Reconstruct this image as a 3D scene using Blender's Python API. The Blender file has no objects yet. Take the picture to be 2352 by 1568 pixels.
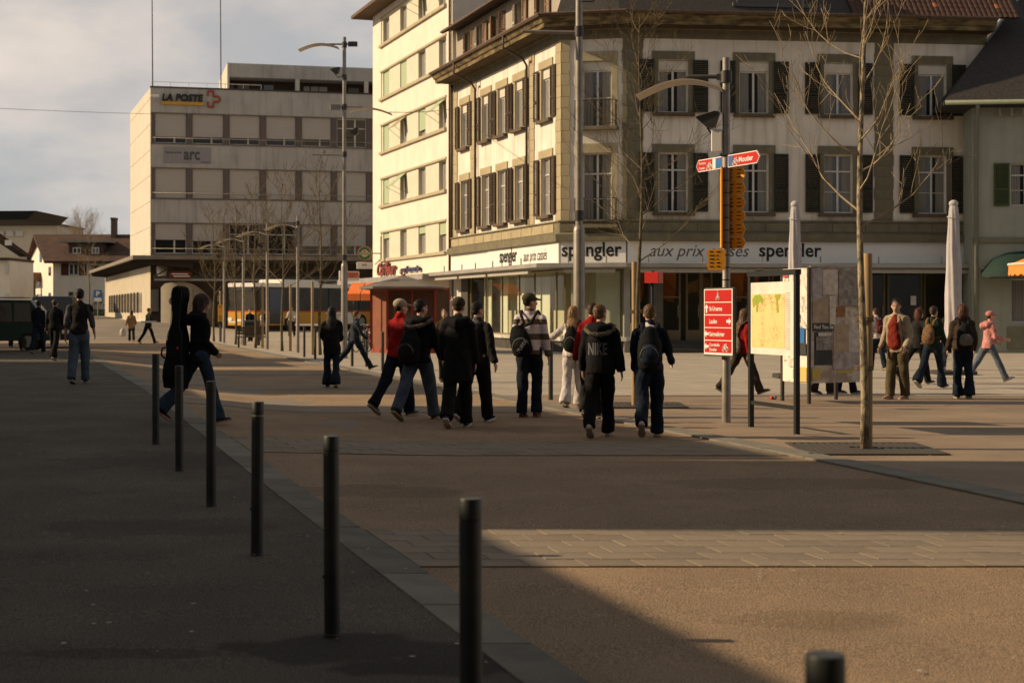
import bpy, bmesh, math, random
import numpy as np
from mathutils import Vector, Matrix, Euler
from mathutils.bvhtree import BVHTree
random.seed(7)
R = math.radians
sc = bpy.context.scene
col = sc.collection
# ------------------------------------------------------------------ camera, sky, sun
F = 3626.0          # focal length in the units of a 2352 px wide picture
HZ = 714.0          # horizon row in those units
CZ = 1.53           # eye height over the square
cam_d = bpy.data.cameras.new('camera')
cam_d.sensor_width = 22.7
cam_d.lens = 35.0
cam_d.shift_y = -70.0 / 2352
cam_d.clip_start = 0.1
cam_d.clip_end = 4000
cam = bpy.data.objects.new('camera', cam_d)
cam.location = (0, 0, CZ)
cam.rotation_euler = (R(90), 0, 0)
cam_d.dof.use_dof = True
cam_d.dof.focus_distance = 19.0
cam_d.dof.aperture_fstop = 2.4
col.objects.link(cam)
sc.camera = cam

EL, AZ = 27.0, 2.3
SDIR = Vector((-math.cos(R(EL)) * math.cos(R(AZ)), math.cos(R(EL)) * math.sin(R(AZ)), math.sin(R(EL))))
world = bpy.data.worlds.new('World')
sc.world = world
world.use_nodes = True
wn, wl = world.node_tree.nodes, world.node_tree.links
wn.clear()
wo = wn.new('ShaderNodeOutputWorld')
bg = wn.new('ShaderNodeBackground')
bg.inputs['Strength'].default_value = 0.064
sky = wn.new('ShaderNodeTexSky')
sky.sky_type = 'NISHITA'
sky.sun_disc = False
sky.sun_elevation = R(EL)
sky.sun_rotation = R(272.3)
sky.air_density = 1.0
sky.dust_density = 2.0
tc = wn.new('ShaderNodeTexCoord')
mp = wn.new('ShaderNodeMapping')
mp.inputs['Scale'].default_value = (1.7, 1.7, 3.6)
mp.inputs['Location'].default_value = (0.35, 0.1, 0.55)
mp.inputs['Rotation'].default_value = (0.0, 0.14, 0.0)
n1 = wn.new('ShaderNodeTexNoise')
n1.inputs['Scale'].default_value = 2.6
n1.inputs['Detail'].default_value = 7
n1.inputs['Roughness'].default_value = 0.55
n1.inputs['Distortion'].default_value = 0.3
cr = wn.new('ShaderNodeValToRGB')
cr.color_ramp.elements[0].position = 0.37
cr.color_ramp.elements[1].position = 0.58
cr2 = wn.new('ShaderNodeValToRGB')          # body of the cloud: cool grey undersides to warm tops
cr2.color_ramp.elements[0].position = 0.40
cr2.color_ramp.elements[0].color = (5.5, 5.35, 5.35, 1)
cr2.color_ramp.elements[1].position = 0.66
cr2.color_ramp.elements[1].color = (8.7, 7.7, 6.8, 1)
n2 = wn.new('ShaderNodeTexNoise')
n2.inputs['Scale'].default_value = 4.0
n2.inputs['Detail'].default_value = 8
bc = wn.new('ShaderNodeMix'); bc.data_type = 'RGBA'
bl = wn.new('ShaderNodeMix'); bl.data_type = 'RGBA'; bl.inputs[0].default_value = 0.72
wl.new(sky.outputs[0], bl.inputs[6]); bl.inputs[7].default_value = (4.7, 5.0, 5.4, 1)   # thin veil over the blue
wl.new(tc.outputs['Generated'], mp.inputs[0])
wl.new(mp.outputs[0], n1.inputs[0]); wl.new(mp.outputs[0], n2.inputs[0])
wl.new(n1.outputs[0], cr.inputs[0]); wl.new(n2.outputs[0], cr2.inputs[0])
wl.new(cr.outputs[0], bc.inputs[0]); wl.new(bl.outputs[2], bc.inputs[6]); wl.new(cr2.outputs[0], bc.inputs[7])
sx = wn.new('ShaderNodeSeparateXYZ'); wl.new(tc.outputs['Generated'], sx.inputs[0])
mr_ = wn.new('ShaderNodeMapRange'); mr_.interpolation_type = 'SMOOTHSTEP'; mr_.inputs[1].default_value = .05; mr_.inputs[2].default_value = .9; mr_.inputs[3].default_value = 1.22; mr_.inputs[4].default_value = .62
wl.new(sx.outputs[2], mr_.inputs[0])
vm = wn.new('ShaderNodeVectorMath'); vm.operation = 'SCALE'; wl.new(bc.outputs[2], vm.inputs[0]); wl.new(mr_.outputs[0], vm.inputs['Scale'])
wl.new(vm.outputs[0], bg.inputs[0]); wl.new(bg.outputs[0], wo.inputs[0])
sun_d = bpy.data.lights.new('sun', 'SUN')
sun_d.energy = 5.0
sun_d.angle = R(0.45)
sun_d.color = (1.0, 0.75, 0.475)
sun = bpy.data.objects.new('sun', sun_d)
sun.rotation_euler = SDIR.to_track_quat('Z', 'Y').to_euler()
col.objects.link(sun)
sc.view_settings.view_transform = 'Standard'
sc.view_settings.look = 'None'
sc.view_settings.gamma = 1
sc.view_settings.exposure = 0.25
sc.view_settings.use_curve_mapping = False
sc.cycles.max_bounces = 5
sc.cycles.diffuse_bounces = 3
sc.cycles.glossy_bounces = 3
sc.cycles.transmission_bounces = 4
sc.cycles.transparent_max_bounces = 12

# ------------------------------------------------------------------ ground height and pixel helpers
def ss(a, b, x):
    t = max(0.0, min(1.0, (x - a) / (b - a)))
    return t * t * (3 - 2 * t)
def g(X, Y):
    z = -0.155 * (1 - ss(0, 18, Y))
    dl = (-.317 * Y + 2.24) - X
    z += 0.2 * ss(12, 28, Y) * ss(-2.5, 0.2, dl) * (1 - ss(52, 66, Y))
    z += (0.32 + 0.53 * ss(16, 23, -X)) * ss(80, 97, Y) + 0.25 * ss(100, 140, Y)
    return z
def gx(px, Y): return (px - 1176) / F * Y
def gz(py, Y): return CZ + (HZ - py) / F * Y
def foot(px, py):
    Y = F * 1.5 / (py - HZ)
    for _ in range(30):
        Y = 0.5 * Y + 0.5 * F * (CZ - g(gx(px, Y), Y)) / (py - HZ)
    return gx(px, Y), Y, g(gx(px, Y), Y)

# ------------------------------------------------------------------ mesh helpers
class MB:
    def __init__(s):
        s.v, s.f, s.m, s.X = [], [], [], Matrix.Identity(4)
    def add(s, vs, fs, mi=0):
        o = len(s.v)
        s.v += [tuple(s.X @ Vector(p)) for p in vs]
        s.f += [tuple(i + o for i in f) for f in fs]
        s.m += [mi] * len(fs)
        return s
    def box(s, x0, x1, y0, y1, z0, z1, mi=0):
        vs = [(x, y, z) for z in (z0, z1) for y in (y0, y1) for x in (x0, x1)]
        return s.add(vs, [(0, 2, 3, 1), (4, 5, 7, 6), (0, 1, 5, 4), (2, 6, 7, 3), (0, 4, 6, 2), (1, 3, 7, 5)], mi)
    def bbox(s, x0, x1, y0, y1, z0, z1, b=.01, mi=0):      # box with chamfered vertical and top edges
        def ring(z, i): return [(x0 + i, y0 + b, z), (x0 + b, y0 + i, z), (x1 - b, y0 + i, z), (x1 - i, y0 + b, z), (x1 - i, y1 - b, z), (x1 - b, y1 - i, z), (x0 + b, y1 - i, z), (x0 + i, y1 - b, z)]
        vs = ring(z0, 0) + ring(z1 - b, 0) + [((x0 + b) if x < (x0 + x1) / 2 else (x1 - b), (y0 + b) if y < (y0 + y1) / 2 else (y1 - b), z1) for x, y, _ in ring(z1, 0)]
        fs = [(i, (i + 1) % 8, 8 + (i + 1) % 8, 8 + i) for i in range(8)] + [(8 + i, 8 + (i + 1) % 8, 16 + (i + 1) % 8, 16 + i) for i in range(8)]
        fs += [tuple(range(7, -1, -1)), tuple(range(16, 24))]
        return s.add(vs, fs, mi)
    def prism(s, poly, a, b, ax='y', mi=0):
        n = len(poly)
        mk = {'y': lambda p, t: (p[0], t, p[1]), 'z': lambda p, t: (p[0], p[1], t), 'x': lambda p, t: (t, p[0], p[1])}[ax]
        vs = [mk(p, a) for p in poly] + [mk(p, b) for p in poly]
        fs = [tuple(range(n)), tuple(range(2 * n - 1, n - 1, -1))] + [(i, i + n, (i + 1) % n + n, (i + 1) % n) for i in range(n)]
        return s.add(vs, fs, mi)
    def tube(s, pts, rs, n=8, mi=0, cap=True, lat=None, r2=None):
        pts = [Vector(p) for p in pts]
        k = len(pts)
        if not hasattr(rs, '__len__'): rs = [rs] * k
        if r2 is None: r2 = rs
        elif not hasattr(r2, '__len__'): r2 = [r2] * k
        vs, fs = [], []
        u = Vector(lat) if lat else None
        for i in range(k):
            d = (pts[min(i + 1, k - 1)] - pts[max(i - 1, 0)])
            if d.length < 1e-9: d = Vector((0, 0, 1))
            d.normalize()
            if u is None:
                u = Vector((1, 0, 0)) if abs(d.x) < .8 else Vector((0, 1, 0))
            uu = (Vector(lat) if lat else u)
            uu = uu - d * uu.dot(d)
            if uu.length < 1e-4: uu = d.orthogonal()
            uu.normalize()
            u = uu
            w = d.cross(uu)
            for j in range(n):
                a = 2 * math.pi * j / n
                vs.append(pts[i] + uu * (rs[i] * math.cos(a)) + w * (r2[i] * math.sin(a)))
        for i in range(k - 1):
            for j in range(n):
                j2 = (j + 1) % n
                fs.append((i * n + j, i * n + j2, (i + 1) * n + j2, (i + 1) * n + j))
        if cap:
            fs.append(tuple(range(n - 1, -1, -1)))
            fs.append(tuple(range((k - 1) * n, k * n)))
        return s.add(vs, fs, mi)
    def rtube(s, pts, rs, n=10, lat=None, r2=None, mi=0):   # tube with rounded ends
        pts = [Vector(p) for p in pts]
        if not hasattr(rs, '__len__'): rs = [rs] * len(pts)
        if r2 is None: r2 = list(rs)
        elif not hasattr(r2, '__len__'): r2 = [r2] * len(pts)
        d0 = (pts[0] - pts[1]).normalized(); d1 = (pts[-1] - pts[-2]).normalized()
        P, A, B = [], [], []
        for t in (.98, .8, .45):
            q = math.sqrt(1 - t * t); P.append(pts[0] + d0 * min(rs[0], r2[0]) * t); A.append(rs[0] * q); B.append(r2[0] * q)
        P += pts; A += list(rs); B += list(r2)
        for t in (.45, .8, .98):
            q = math.sqrt(1 - t * t); P.append(pts[-1] + d1 * min(rs[-1], r2[-1]) * t); A.append(rs[-1] * q); B.append(r2[-1] * q)
        return s.tube(P, A, n, mi, True, lat, B)
    def cyl(s, x, y, z0, z1, r, n=16, mi=0, r1=None):
        return s.tube([(x, y, z0), (x, y, z1)], [r, r if r1 is None else r1], n, mi)
    def ell(s, c, r, n=12, mi=0, rot=None):
        vs, fs = [], []
        m = max(4, n // 2)
        for i in range(m + 1):
            t = math.pi * i / m
            t = max(.02, min(math.pi - .02, t))
            for j in range(n):
                a = 2 * math.pi * j / n
                p = Vector((r[0] * math.sin(t) * math.cos(a), r[1] * math.sin(t) * math.sin(a), r[2] * math.cos(t)))
                if rot: p = rot @ p
                vs.append(p + Vector(c))
        for i in range(m):
            for j in range(n):
                fs.append((i * n + j, (i + 1) * n + j, (i + 1) * n + (j + 1) % n, i * n + (j + 1) % n))
        fs.append(tuple(range(n))); fs.append(tuple(range((m + 1) * n - 1, m * n - 1, -1)))
        return s.add(vs, fs, mi)
    def mesh(s, name, mats, smooth=False):
        me = bpy.data.meshes.new(name)
        me.from_pydata(s.v, [], s.f)
        for m in (mats if isinstance(mats, (list, tuple)) else [mats]): me.materials.append(m)
        if any(s.m): me.polygons.foreach_set('material_index', s.m)
        if smooth:
            me.polygons.foreach_set('use_smooth', [True] * len(me.polygons))
        me.validate(); me.update()
        return me
    def build(s, name, mats, parent=None, smooth=False, loc=(0, 0, 0), rz=0, fix=True):
        me = s.mesh(name, mats, smooth)
        if fix:
            bm = bmesh.new(); bm.from_mesh(me); bmesh.ops.recalc_face_normals(bm, faces=bm.faces); bm.to_mesh(me); bm.free()
        if smooth == 'auto':
            me.set_sharp_from_angle(angle=R(40))
        return put(name, me, parent, loc, rz)
def put(name, me, parent=None, loc=(0, 0, 0), rz=0):
    o = bpy.data.objects.new(name, me)
    o.location = loc
    o.rotation_euler = (0, 0, rz)
    o.parent = parent
    col.objects.link(o)
    return o
def tag(o, label=None, cat=None, group=None, kind=None):
    if label: o['label'] = label
    if cat: o['category'] = cat
    if group: o['group'] = group
    if kind: o['kind'] = kind
    return o
def thing(name, label, cat, loc=(0, 0, 0), rz=0, group=None):
    return tag(put(name, None, None, loc, rz), label, cat, group)
def copy_tree(o, parent=None):
    c = o.copy(); col.objects.link(c); c.parent = parent
    for ch in list(o.children): copy_tree(ch, c)
    return c
def struct(o): o['kind'] = 'structure'; return o

# ------------------------------------------------------------------ materials
MATS = {}
def mat(name, c, rough=.7, c2=None, scale=4.0, detail=6, metal=0, bump=0, bscale=None, spec=.4, contrast=(.35, .65), coord='Object', stretch=None, speck=None, streak=None):
    if name in MATS: return MATS[name]
    m = bpy.data.materials.new(name); m.use_nodes = True
    n, l = m.node_tree.nodes, m.node_tree.links
    b = n['Principled BSDF']
    b.inputs['Roughness'].default_value = rough
    b.inputs['Metallic'].default_value = metal
    b.inputs['Specular IOR Level'].default_value = spec
    t = n.new('ShaderNodeTexCoord'); mpp = n.new('ShaderNodeMapping')
    if stretch: mpp.inputs['Scale'].default_value = stretch
    l.new(t.outputs[coord], mpp.inputs[0])
    def noise(sv, d=6, r=.6):
        q = n.new('ShaderNodeTexNoise'); q.inputs['Scale'].default_value = sv; q.inputs['Detail'].default_value = d; q.inputs['Roughness'].default_value = r
        l.new(mpp.outputs[0], q.inputs[0]); return q
    if c2 is None: c2 = tuple(x * .82 for x in c)
    q = noise(scale, detail)
    r = n.new('ShaderNodeValToRGB'); r.color_ramp.elements[0].position, r.color_ramp.elements[1].position = contrast
    r.color_ramp.elements[0].color = (*c2, 1); r.color_ramp.elements[1].color = (*c, 1)
    l.new(q.outputs[0], r.inputs[0])
    out = r.outputs[0]
    if streak:      # vertical run-off dirt: (colour, amount)
        mq = n.new('ShaderNodeMapping'); mq.inputs['Scale'].default_value = (3.0, 3.0, .22)
        l.new(t.outputs[coord], mq.inputs[0])
        qs = n.new('ShaderNodeTexNoise'); qs.inputs['Scale'].default_value = 1.3; qs.inputs['Detail'].default_value = 5
        l.new(mq.outputs[0], qs.inputs[0])
        rs = n.new('ShaderNodeValToRGB'); rs.color_ramp.elements[0].position = .5; rs.color_ramp.elements[1].position = .72
        rs.color_ramp.elements[1].color = (streak[1],) * 3 + (1,)
        l.new(qs.outputs[0], rs.inputs[0])
        mx = n.new('ShaderNodeMix'); mx.data_type = 'RGBA'; l.new(rs.outputs[0], mx.inputs[0]); l.new(out, mx.inputs[6]); mx.inputs[7].default_value = (*streak[0], 1)
        out = mx.outputs[2]
    if speck:       # (scale, dark colour, light colour)
        qv = noise(speck[0], 3, .8)
        rv = n.new('ShaderNodeValToRGB'); e = rv.color_ramp.elements
        e[0].position = .38; e[0].color = (speck[1],) * 3 + (1,); e[1].position = .66; e[1].color = (speck[2],) * 3 + (1,)
        l.new(qv.outputs[0], rv.inputs[0])
        mx = n.new('ShaderNodeMix'); mx.data_type = 'RGBA'; mx.blend_type = 'MULTIPLY'; mx.inputs[0].default_value = 1
        l.new(out, mx.inputs[6]); l.new(rv.outputs[0], mx.inputs[7]); out = mx.outputs[2]
    l.new(out, b.inputs['Base Color'])
    if bump:
        qb = noise(bscale or scale * 6, 4)
        bp = n.new('ShaderNodeBump'); bp.inputs['Strength'].default_value = bump; bp.inputs['Distance'].default_value = .02
        l.new(qb.outputs[0], bp.inputs['Height']); l.new(bp.outputs[0], b.inputs['Normal'])
    MATS[name] = m
    return m
def cloth(name, c, c2=None, rough=.9):
    return mat(name, c, rough, c2 or tuple(x * .55 for x in c), 6, 5, bump=.55, bscale=17, spec=.15)

asphalt = mat('asphalt', (.385, .278, .180), .93, (.275, .198, .130), .8, 9, bump=1.0, bscale=110, spec=.2, speck=(95, .36, 1.75), contrast=(.3, .7))
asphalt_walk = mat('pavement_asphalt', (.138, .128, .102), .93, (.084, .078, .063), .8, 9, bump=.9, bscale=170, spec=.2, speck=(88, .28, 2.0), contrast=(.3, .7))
asphalt_sq = mat('square_asphalt', (.33, .25, .178), .93, (.24, .183, .132), .8, 8, bump=.6, bscale=120, spec=.2, speck=(120, .6, 1.5))
kerbm = mat('kerb_stone', (.150, .142, .115), .9, (.10, .095, .078), 3, 6, bump=.35, bscale=90, speck=(130, .8, 1.2))
kerb2 = mat('kerb_stone_pale', (.20, .185, .15), .9, (.15, .138, .112), 3, 6, bump=.35, bscale=90, speck=(130, .8, 1.2))
paver = mat('paver_concrete', (.255, .208, .148), .9, (.185, .152, .11), 2.2, 6, bump=.4, bscale=90, speck=(120, .82, 1.18))
paverc = mat('paver_concrete_warm', (.25, .205, .15), .9, (.18, .148, .11), 2.2, 6, bump=.4, bscale=90, speck=(120, .82, 1.18))
paverb = mat('paver_concrete_dark', (.215, .178, .13), .9, (.16, .133, .098), 2.2, 6, bump=.4, bscale=90, speck=(120, .82, 1.18))
jointm = mat('joint_sand', (.05, .042, .034), .97)
slabm = mat('slab_concrete', (.40, .35, .28), .9, (.31, .272, .218), 1.1, 7, bump=.25, bscale=60, speck=(60, .88, 1.1))
farground = mat('far_ground', (.22, .19, .15), .95, (.17, .145, .115), .3, 5)
wet = mat('wet_asphalt', (.050, .044, .038), .7, (.04, .034, .03), 3, 5, bump=.7, bscale=170, speck=(190, .6, 1.5))
def add_stains(m, ells):
    n, l = m.node_tree.nodes, m.node_tree.links; b = n['Principled BSDF']
    src = b.inputs['Base Color'].links[0].from_socket
    ge = n.new('ShaderNodeTexCoord'); q = n.new('ShaderNodeTexNoise'); q.inputs['Scale'].default_value = 2.6; q.inputs['Detail'].default_value = 6
    l.new(ge.outputs['Object'], q.inputs[0])
    tot = None
    for (cx, cy, rx, ry, k) in ells:
        s1 = n.new('ShaderNodeVectorMath'); s1.operation = 'SUBTRACT'; s1.inputs[1].default_value = (cx, cy, 0); l.new(ge.outputs['Object'], s1.inputs[0])
        s2 = n.new('ShaderNodeVectorMath'); s2.operation = 'MULTIPLY'; s2.inputs[1].default_value = (1 / rx, 1 / ry, 0); l.new(s1.outputs[0], s2.inputs[0])
        ln = n.new('ShaderNodeVectorMath'); ln.operation = 'LENGTH'; l.new(s2.outputs[0], ln.inputs[0])
        ad = n.new('ShaderNodeMath'); ad.operation = 'MULTIPLY_ADD'; l.new(q.outputs[0], ad.inputs[0]); ad.inputs[1].default_value = 1.5; l.new(ln.outputs['Value'], ad.inputs[2])
        mr = n.new('ShaderNodeMapRange'); mr.inputs[1].default_value = 1.55; mr.inputs[2].default_value = 1.75; mr.inputs[3].default_value = k; mr.inputs[4].default_value = 0; l.new(ad.outputs[0], mr.inputs[0])
        if tot is None: tot = mr.outputs[0]
        else:
            mxx = n.new('ShaderNodeMath'); mxx.operation = 'MAXIMUM'; l.new(tot, mxx.inputs[0]); l.new(mr.outputs[0], mxx.inputs[1]); tot = mxx.outputs[0]
    mx = n.new('ShaderNodeMix'); mx.data_type = 'RGBA'; l.new(tot, mx.inputs[0]); l.new(src, mx.inputs[6]); mx.inputs[7].default_value = (.03, .026, .022, 1)
    l.new(mx.outputs[2], b.inputs['Base Color'])
add_stains(asphalt_walk, [(-.86, 7.62, .62, .34, .72), (-.30, 7.25, .55, .22, .72), (-1.9, 7.5, .7, .12, .45), (-2.6, 11.5, .9, .5, .3), (-3.4, 16.0, 1.3, .8, .3), (-1.7, 5.6, .25, .2, .35)])
add_stains(asphalt, [(1.6, 8.3, .5, .3, .16), (2.6, 14.2, 1.5, .5, .22), (-1.2, 13.6, .9, .5, .25), (.6, 20.5, 1.6, .7, .25), (.9, 6.2, .3, .3, .14)])
gum = mat('chewing_gum', (.46, .44, .39), .8)
boll = mat('bollard_paint', (.032, .038, .032), .45, (.013, .015, .013), 5, 8, bump=.08, bscale=160, spec=.5)
steel = mat('galvanised_steel', (.30, .275, .235), .42, (.22, .20, .17), 6, 6, metal=.35, bump=.05)
steeld = mat('dark_steel', (.06, .055, .05), .5, metal=.3)
whitep = mat('white_paint', (.74, .71, .64), .5, (.66, .63, .57), 3)
lamppan = mat('lamp_reflector', (.52, .46, .36), .35, (.46, .41, .32), 3, metal=.2)
blackp = mat('black_frame', (.018, .021, .020), .45)
glassd = mat('window_glass', (.020, .022, .022), .06, (.014, .015, .016), 2, spec=.7)
curtain = mat('net_curtain', (.25, .24, .21), .9, (.14, .135, .12), 2, 4, stretch=(16, 16, .3))
def glass_mat():
    m = bpy.data.materials.new('shop_glass'); m.use_nodes = True
    n, l = m.node_tree.nodes, m.node_tree.links
    n.clear()
    o = n.new('ShaderNodeOutputMaterial'); t = n.new('ShaderNodeBsdfTransparent'); gl = n.new('ShaderNodeBsdfGlossy'); mx = n.new('ShaderNodeMixShader')
    fr = n.new('ShaderNodeLayerWeight'); fr.inputs[0].default_value = .28
    gl.inputs['Roughness'].default_value = .02; t.inputs[0].default_value = (.82, .86, .82, 1)
    fm = n.new('ShaderNodeMath'); fm.operation = 'MULTIPLY'; fm.inputs[1].default_value = .75; l.new(fr.outputs[0], fm.inputs[0]); l.new(fm.outputs[0], mx.inputs[0]); l.new(t.outputs[0], mx.inputs[1]); l.new(gl.outputs[0], mx.inputs[2]); l.new(mx.outputs[0], o.inputs[0])
    return m
shopglass = glass_mat()

# ------------------------------------------------------------------ lettering
def text_mesh(s, size, bold=0, shear=0, spacing=1.0, align='LEFT', depth=0.0, sx=1.0):
    c = bpy.data.curves.new('lettering', 'FONT')
    c.body = s; c.size = size; c.offset = bold * (1 if size > .9 else 1.7 * size); c.shear = shear; c.space_character = spacing; c.align_x = align; c.extrude = depth
    c.resolution_u = 3
    o = bpy.data.objects.new('tmp', c); col.objects.link(o)
    bpy.context.view_layer.update()
    dg = bpy.context.evaluated_depsgraph_get()
    me = bpy.data.meshes.new_from_object(o.evaluated_get(dg))
    bpy.data.objects.remove(o); bpy.data.curves.remove(c)
    # text lies in XY; stand it up: x stays, y -> z, facing -y
    co = np.empty(len(me.vertices) * 3); me.vertices.foreach_get('co', co); co = co.reshape(-1, 3)
    co = np.stack([co[:, 0] * sx, -co[:, 2], co[:, 1]], 1)
    me.vertices.foreach_set('co', co.ravel()); me.update()
    return me
def text(s, size, m, parent, x, y, z, width=None, name='lettering', **k):
    me = text_mesh(s, size, **k)
    co = np.empty(len(me.vertices) * 3); me.vertices.foreach_get('co', co); co = co.reshape(-1, 3)
    if width:
        w = co[:, 0].max() - co[:, 0].min(); co[:, 0] *= width / w
    co[:, 0] += -co[:, 0].min()
    me.vertices.foreach_set('co', co.ravel()); me.update()
    me.materials.clear(); me.materials.append(m)
    return put(name, me, parent, (x, y, z))
# ------------------------------------------------------------------ ground
def frange(a, b, s):
    n = max(1, int(round((b - a) / s)))
    return [a + (b - a) * i / n for i in range(n + 1)]
def sheet(name, xl, xr, ys, nx, m, dz, parent=None):
    mb = MB()
    vs, fs = [], []
    for Y in ys:
        a, b = xl(Y), xr(Y)
        for i in range(nx + 1):
            X = a + (b - a) * i / nx
            vs.append((X, Y, g(X, Y) + dz))
    for j in range(len(ys) - 1):
        for i in range(nx):
            k = j * (nx + 1) + i
            fs.append((k, k + 1, k + nx + 2, k + nx + 1))
    mb.add(vs, fs)
    return mb.build(name, m, parent, smooth=True, fix=False)
KL = lambda Y: 2.24 - .317 * Y       # outer edge of the left kerb band
KR = lambda Y: 7.94 - .298 * Y       # road edge of the right kerb
xs = [-900, -400, -200, -120, -80] + frange(-60, 60, 1.5) + [80, 120, 200, 400, 900]
ys = [-120, -60, -30] + frange(-15, 150, 1.5) + [170, 200, 260, 400, 800, 1600, 3000]
mb = MB(); W = len(xs)
mb.add([(x, y, g(x, y) - .02) for y in ys for x in xs], [(j * W + i, j * W + i + 1, (j + 1) * W + i + 1, (j + 1) * W + i) for j in range(len(ys) - 1) for i in range(W - 1)])
ground = struct(mb.build('ground', farground, smooth=True, fix=False))
ysn = frange(-14, 52, .75)
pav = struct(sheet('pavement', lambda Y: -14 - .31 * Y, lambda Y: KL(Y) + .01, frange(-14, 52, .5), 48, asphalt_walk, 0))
road = struct(sheet('road', lambda Y: KL(Y) + .29, lambda Y: KR(Y) + .02, frange(-14, 52, .4), 28, asphalt, -.004))
roadf = struct(sheet('street', lambda Y: -60, lambda Y: KR(Y) + .02, frange(52.0, 80, 1.0), 24, asphalt, -.002))
sq = struct(sheet('square', lambda Y: KR(Y) + .36, lambda Y: 34, frange(-14, 28.6, .75), 26, asphalt_sq, 0))
slabs = struct(sheet('square_paving', lambda Y: KR(Y) + .36, lambda Y: 34, frange(28.6, 100, 1.2), 26, jointm, -.012))
far_slab = struct(sheet('far_paving', lambda Y: KR(Y) + .36, lambda Y: 20, frange(60.0, 100, 1.2), 20, slabm, .002))
def piece(name, cs, m, parent, dz, th=.05, jit=.0015, me_smooth=False, ins=.006):
    cx = sum(c[0] for c in cs) / 4; cy = sum(c[1] for c in cs) / 4
    t = [random.uniform(-jit, jit) for _ in cs]
    top = [(x, y, g(x, y) + dz + t[i]) for i, (x, y) in enumerate(cs)]
    def sh(p, k, d): 
        dx, dy = cx - p[0], cy - p[1]; L = math.hypot(dx, dy)
        return (p[0] + dx / L * k, p[1] + dy / L * k, p[2] + d)
    mb = MB()
    vs = [sh(p, ins, 0) for p in top] + [sh(p, 0, -ins * .7) for p in top] + [sh(p, 0, -th) for p in top]
    fs = [(0, 1, 2, 3)] + [(i, i + 4, (i + 1) % 4 + 4, (i + 1) % 4) for i in range(4)] + [(i + 4, i + 8, (i + 1) % 4 + 8, (i + 1) % 4 + 4) for i in range(4)] + [(11, 10, 9, 8)]
    mb.add([(v[0] - cx, v[1] - cy, v[2]) for v in vs], fs)
    return mb.build(name, m, parent, fix=True, loc=(cx, cy, 0))
# kerb stones, one by one
Y = 2.0
while Y < 51:
    Y2 = Y + .95
    j = .006
    piece('kerb_stone', [(KL(Y + j) + .005, Y + j), (KL(Y + j) + .30, Y + j), (KL(Y2 - j) + .30, Y2 - j), (KL(Y2 - j) + .005, Y2 - j)], random.choice((kerbm, kerbm, kerb2)), pav, .006 + random.uniform(0, .002))
    Y = Y2
Y = 6.0
while Y < 79:
    Y2 = Y + .95; j = .006
    piece('kerb_stone', [(KR(Y + j), Y + j), (KR(Y + j) + .35, Y + j), (KR(Y2 - j) + .35, Y2 - j), (KR(Y2 - j), Y2 - j)], kerb2, sq, .016 + random.uniform(0, .002), th=.1)
    Y = Y2
# paver bands crossing the road every seven metres; the two nearest laid stone by stone
def band(Y0, Y1, rows, w):
    d = (Y1 - Y0) / rows
    for r in range(rows):
        ya, yb = Y0 + r * d + .003, Y0 + (r + 1) * d - .003
        off = (r % 2) * w / 2 + random.uniform(-.02, .02)
        lean = -.30
        x = KL(ya) + .30 + off - w
        xe = KR(ya)
        while x < xe:
            a, b = max(x, KL(ya) + .305), min(x + w, KR(ya) - .005)
            if b - a > .05:
                k = lean * (yb - ya)
                a2, b2 = (a + k if a == x else KL(yb) + .305), (b + k if b == x + w else KR(yb) - .005)
                piece('paving_stone', [(a + .003, ya), (b - .003, ya), (b2 - .003, yb), (a2 + .003, yb)], random.choice((paver, paver, paverb, paverc)), road, .006 + random.uniform(0, .003), th=.03, ins=.004)
            x += w
band(9.86, 11.38, 6, .355)
band(16.75, 18.42, 6, .355)
sheet('joint_bed', lambda Y: KL(Y) + .31, lambda Y: KR(Y), [9.865, 10.6, 11.37], 10, jointm, -.0005, road)
sheet('joint_bed', lambda Y: KL(Y) + .31, lambda Y: KR(Y), [16.755, 17.6, 18.41], 10, jointm, -.0005, road)
for k in range(2, 9):
    a = 9.86 + 6.98 * k
    if a < 51: sheet('paver_band', lambda Y: KL(Y) + .31, lambda Y: KR(Y), frange(a, a + 1.65, .4), 28, paver, .002, road)
    else: sheet('paver_band', lambda Y: -30 - .1 * Y, lambda Y: KR(Y), frange(a, a + 1.65, .4), 24, paver, .004, roadf)
# big concrete slabs of the square
yy = 28.7
while yy < 59.5:
    y2 = yy + 2.55
    x = KR(yy) + .38
    while x < 19:
        x2 = min(x + 2.6, 19.5)
        k = -.298 * 2.55
        piece('concrete_slab', [(x, yy), (x2 - .015, yy), (x2 - .015 + k, y2 - .045), (x + k, y2 - .045)], slabm, slabs, .002, th=.05, ins=.012)
        x = x2
    yy = y2
# gum spots
random.seed(11)
mb = MB()
for i in range(280):
    Yq = 4.5 + 24 * random.random() ** 1.4
    Xq = random.uniform(-.33, .34) * Yq
    r = random.uniform(.006, .017); z = g(Xq, Yq) + .013
    e = random.uniform(.6, 1)
    nn = 7
    mb.add([(Xq, Yq, z + .002)] + [(Xq + r * math.cos(6.283 * k / nn) * random.uniform(.7, 1.1), Yq + r * e * math.sin(6.283 * k / nn), z) for k in range(nn)], [(0, k + 1, (k + 1) % nn + 1) for k in range(nn)])
tag(mb.build('chewing_gum_spots', gum, fix=False), 'pale trodden chewing gum spots scattered over the asphalt', 'litter', kind='stuff')

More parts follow.
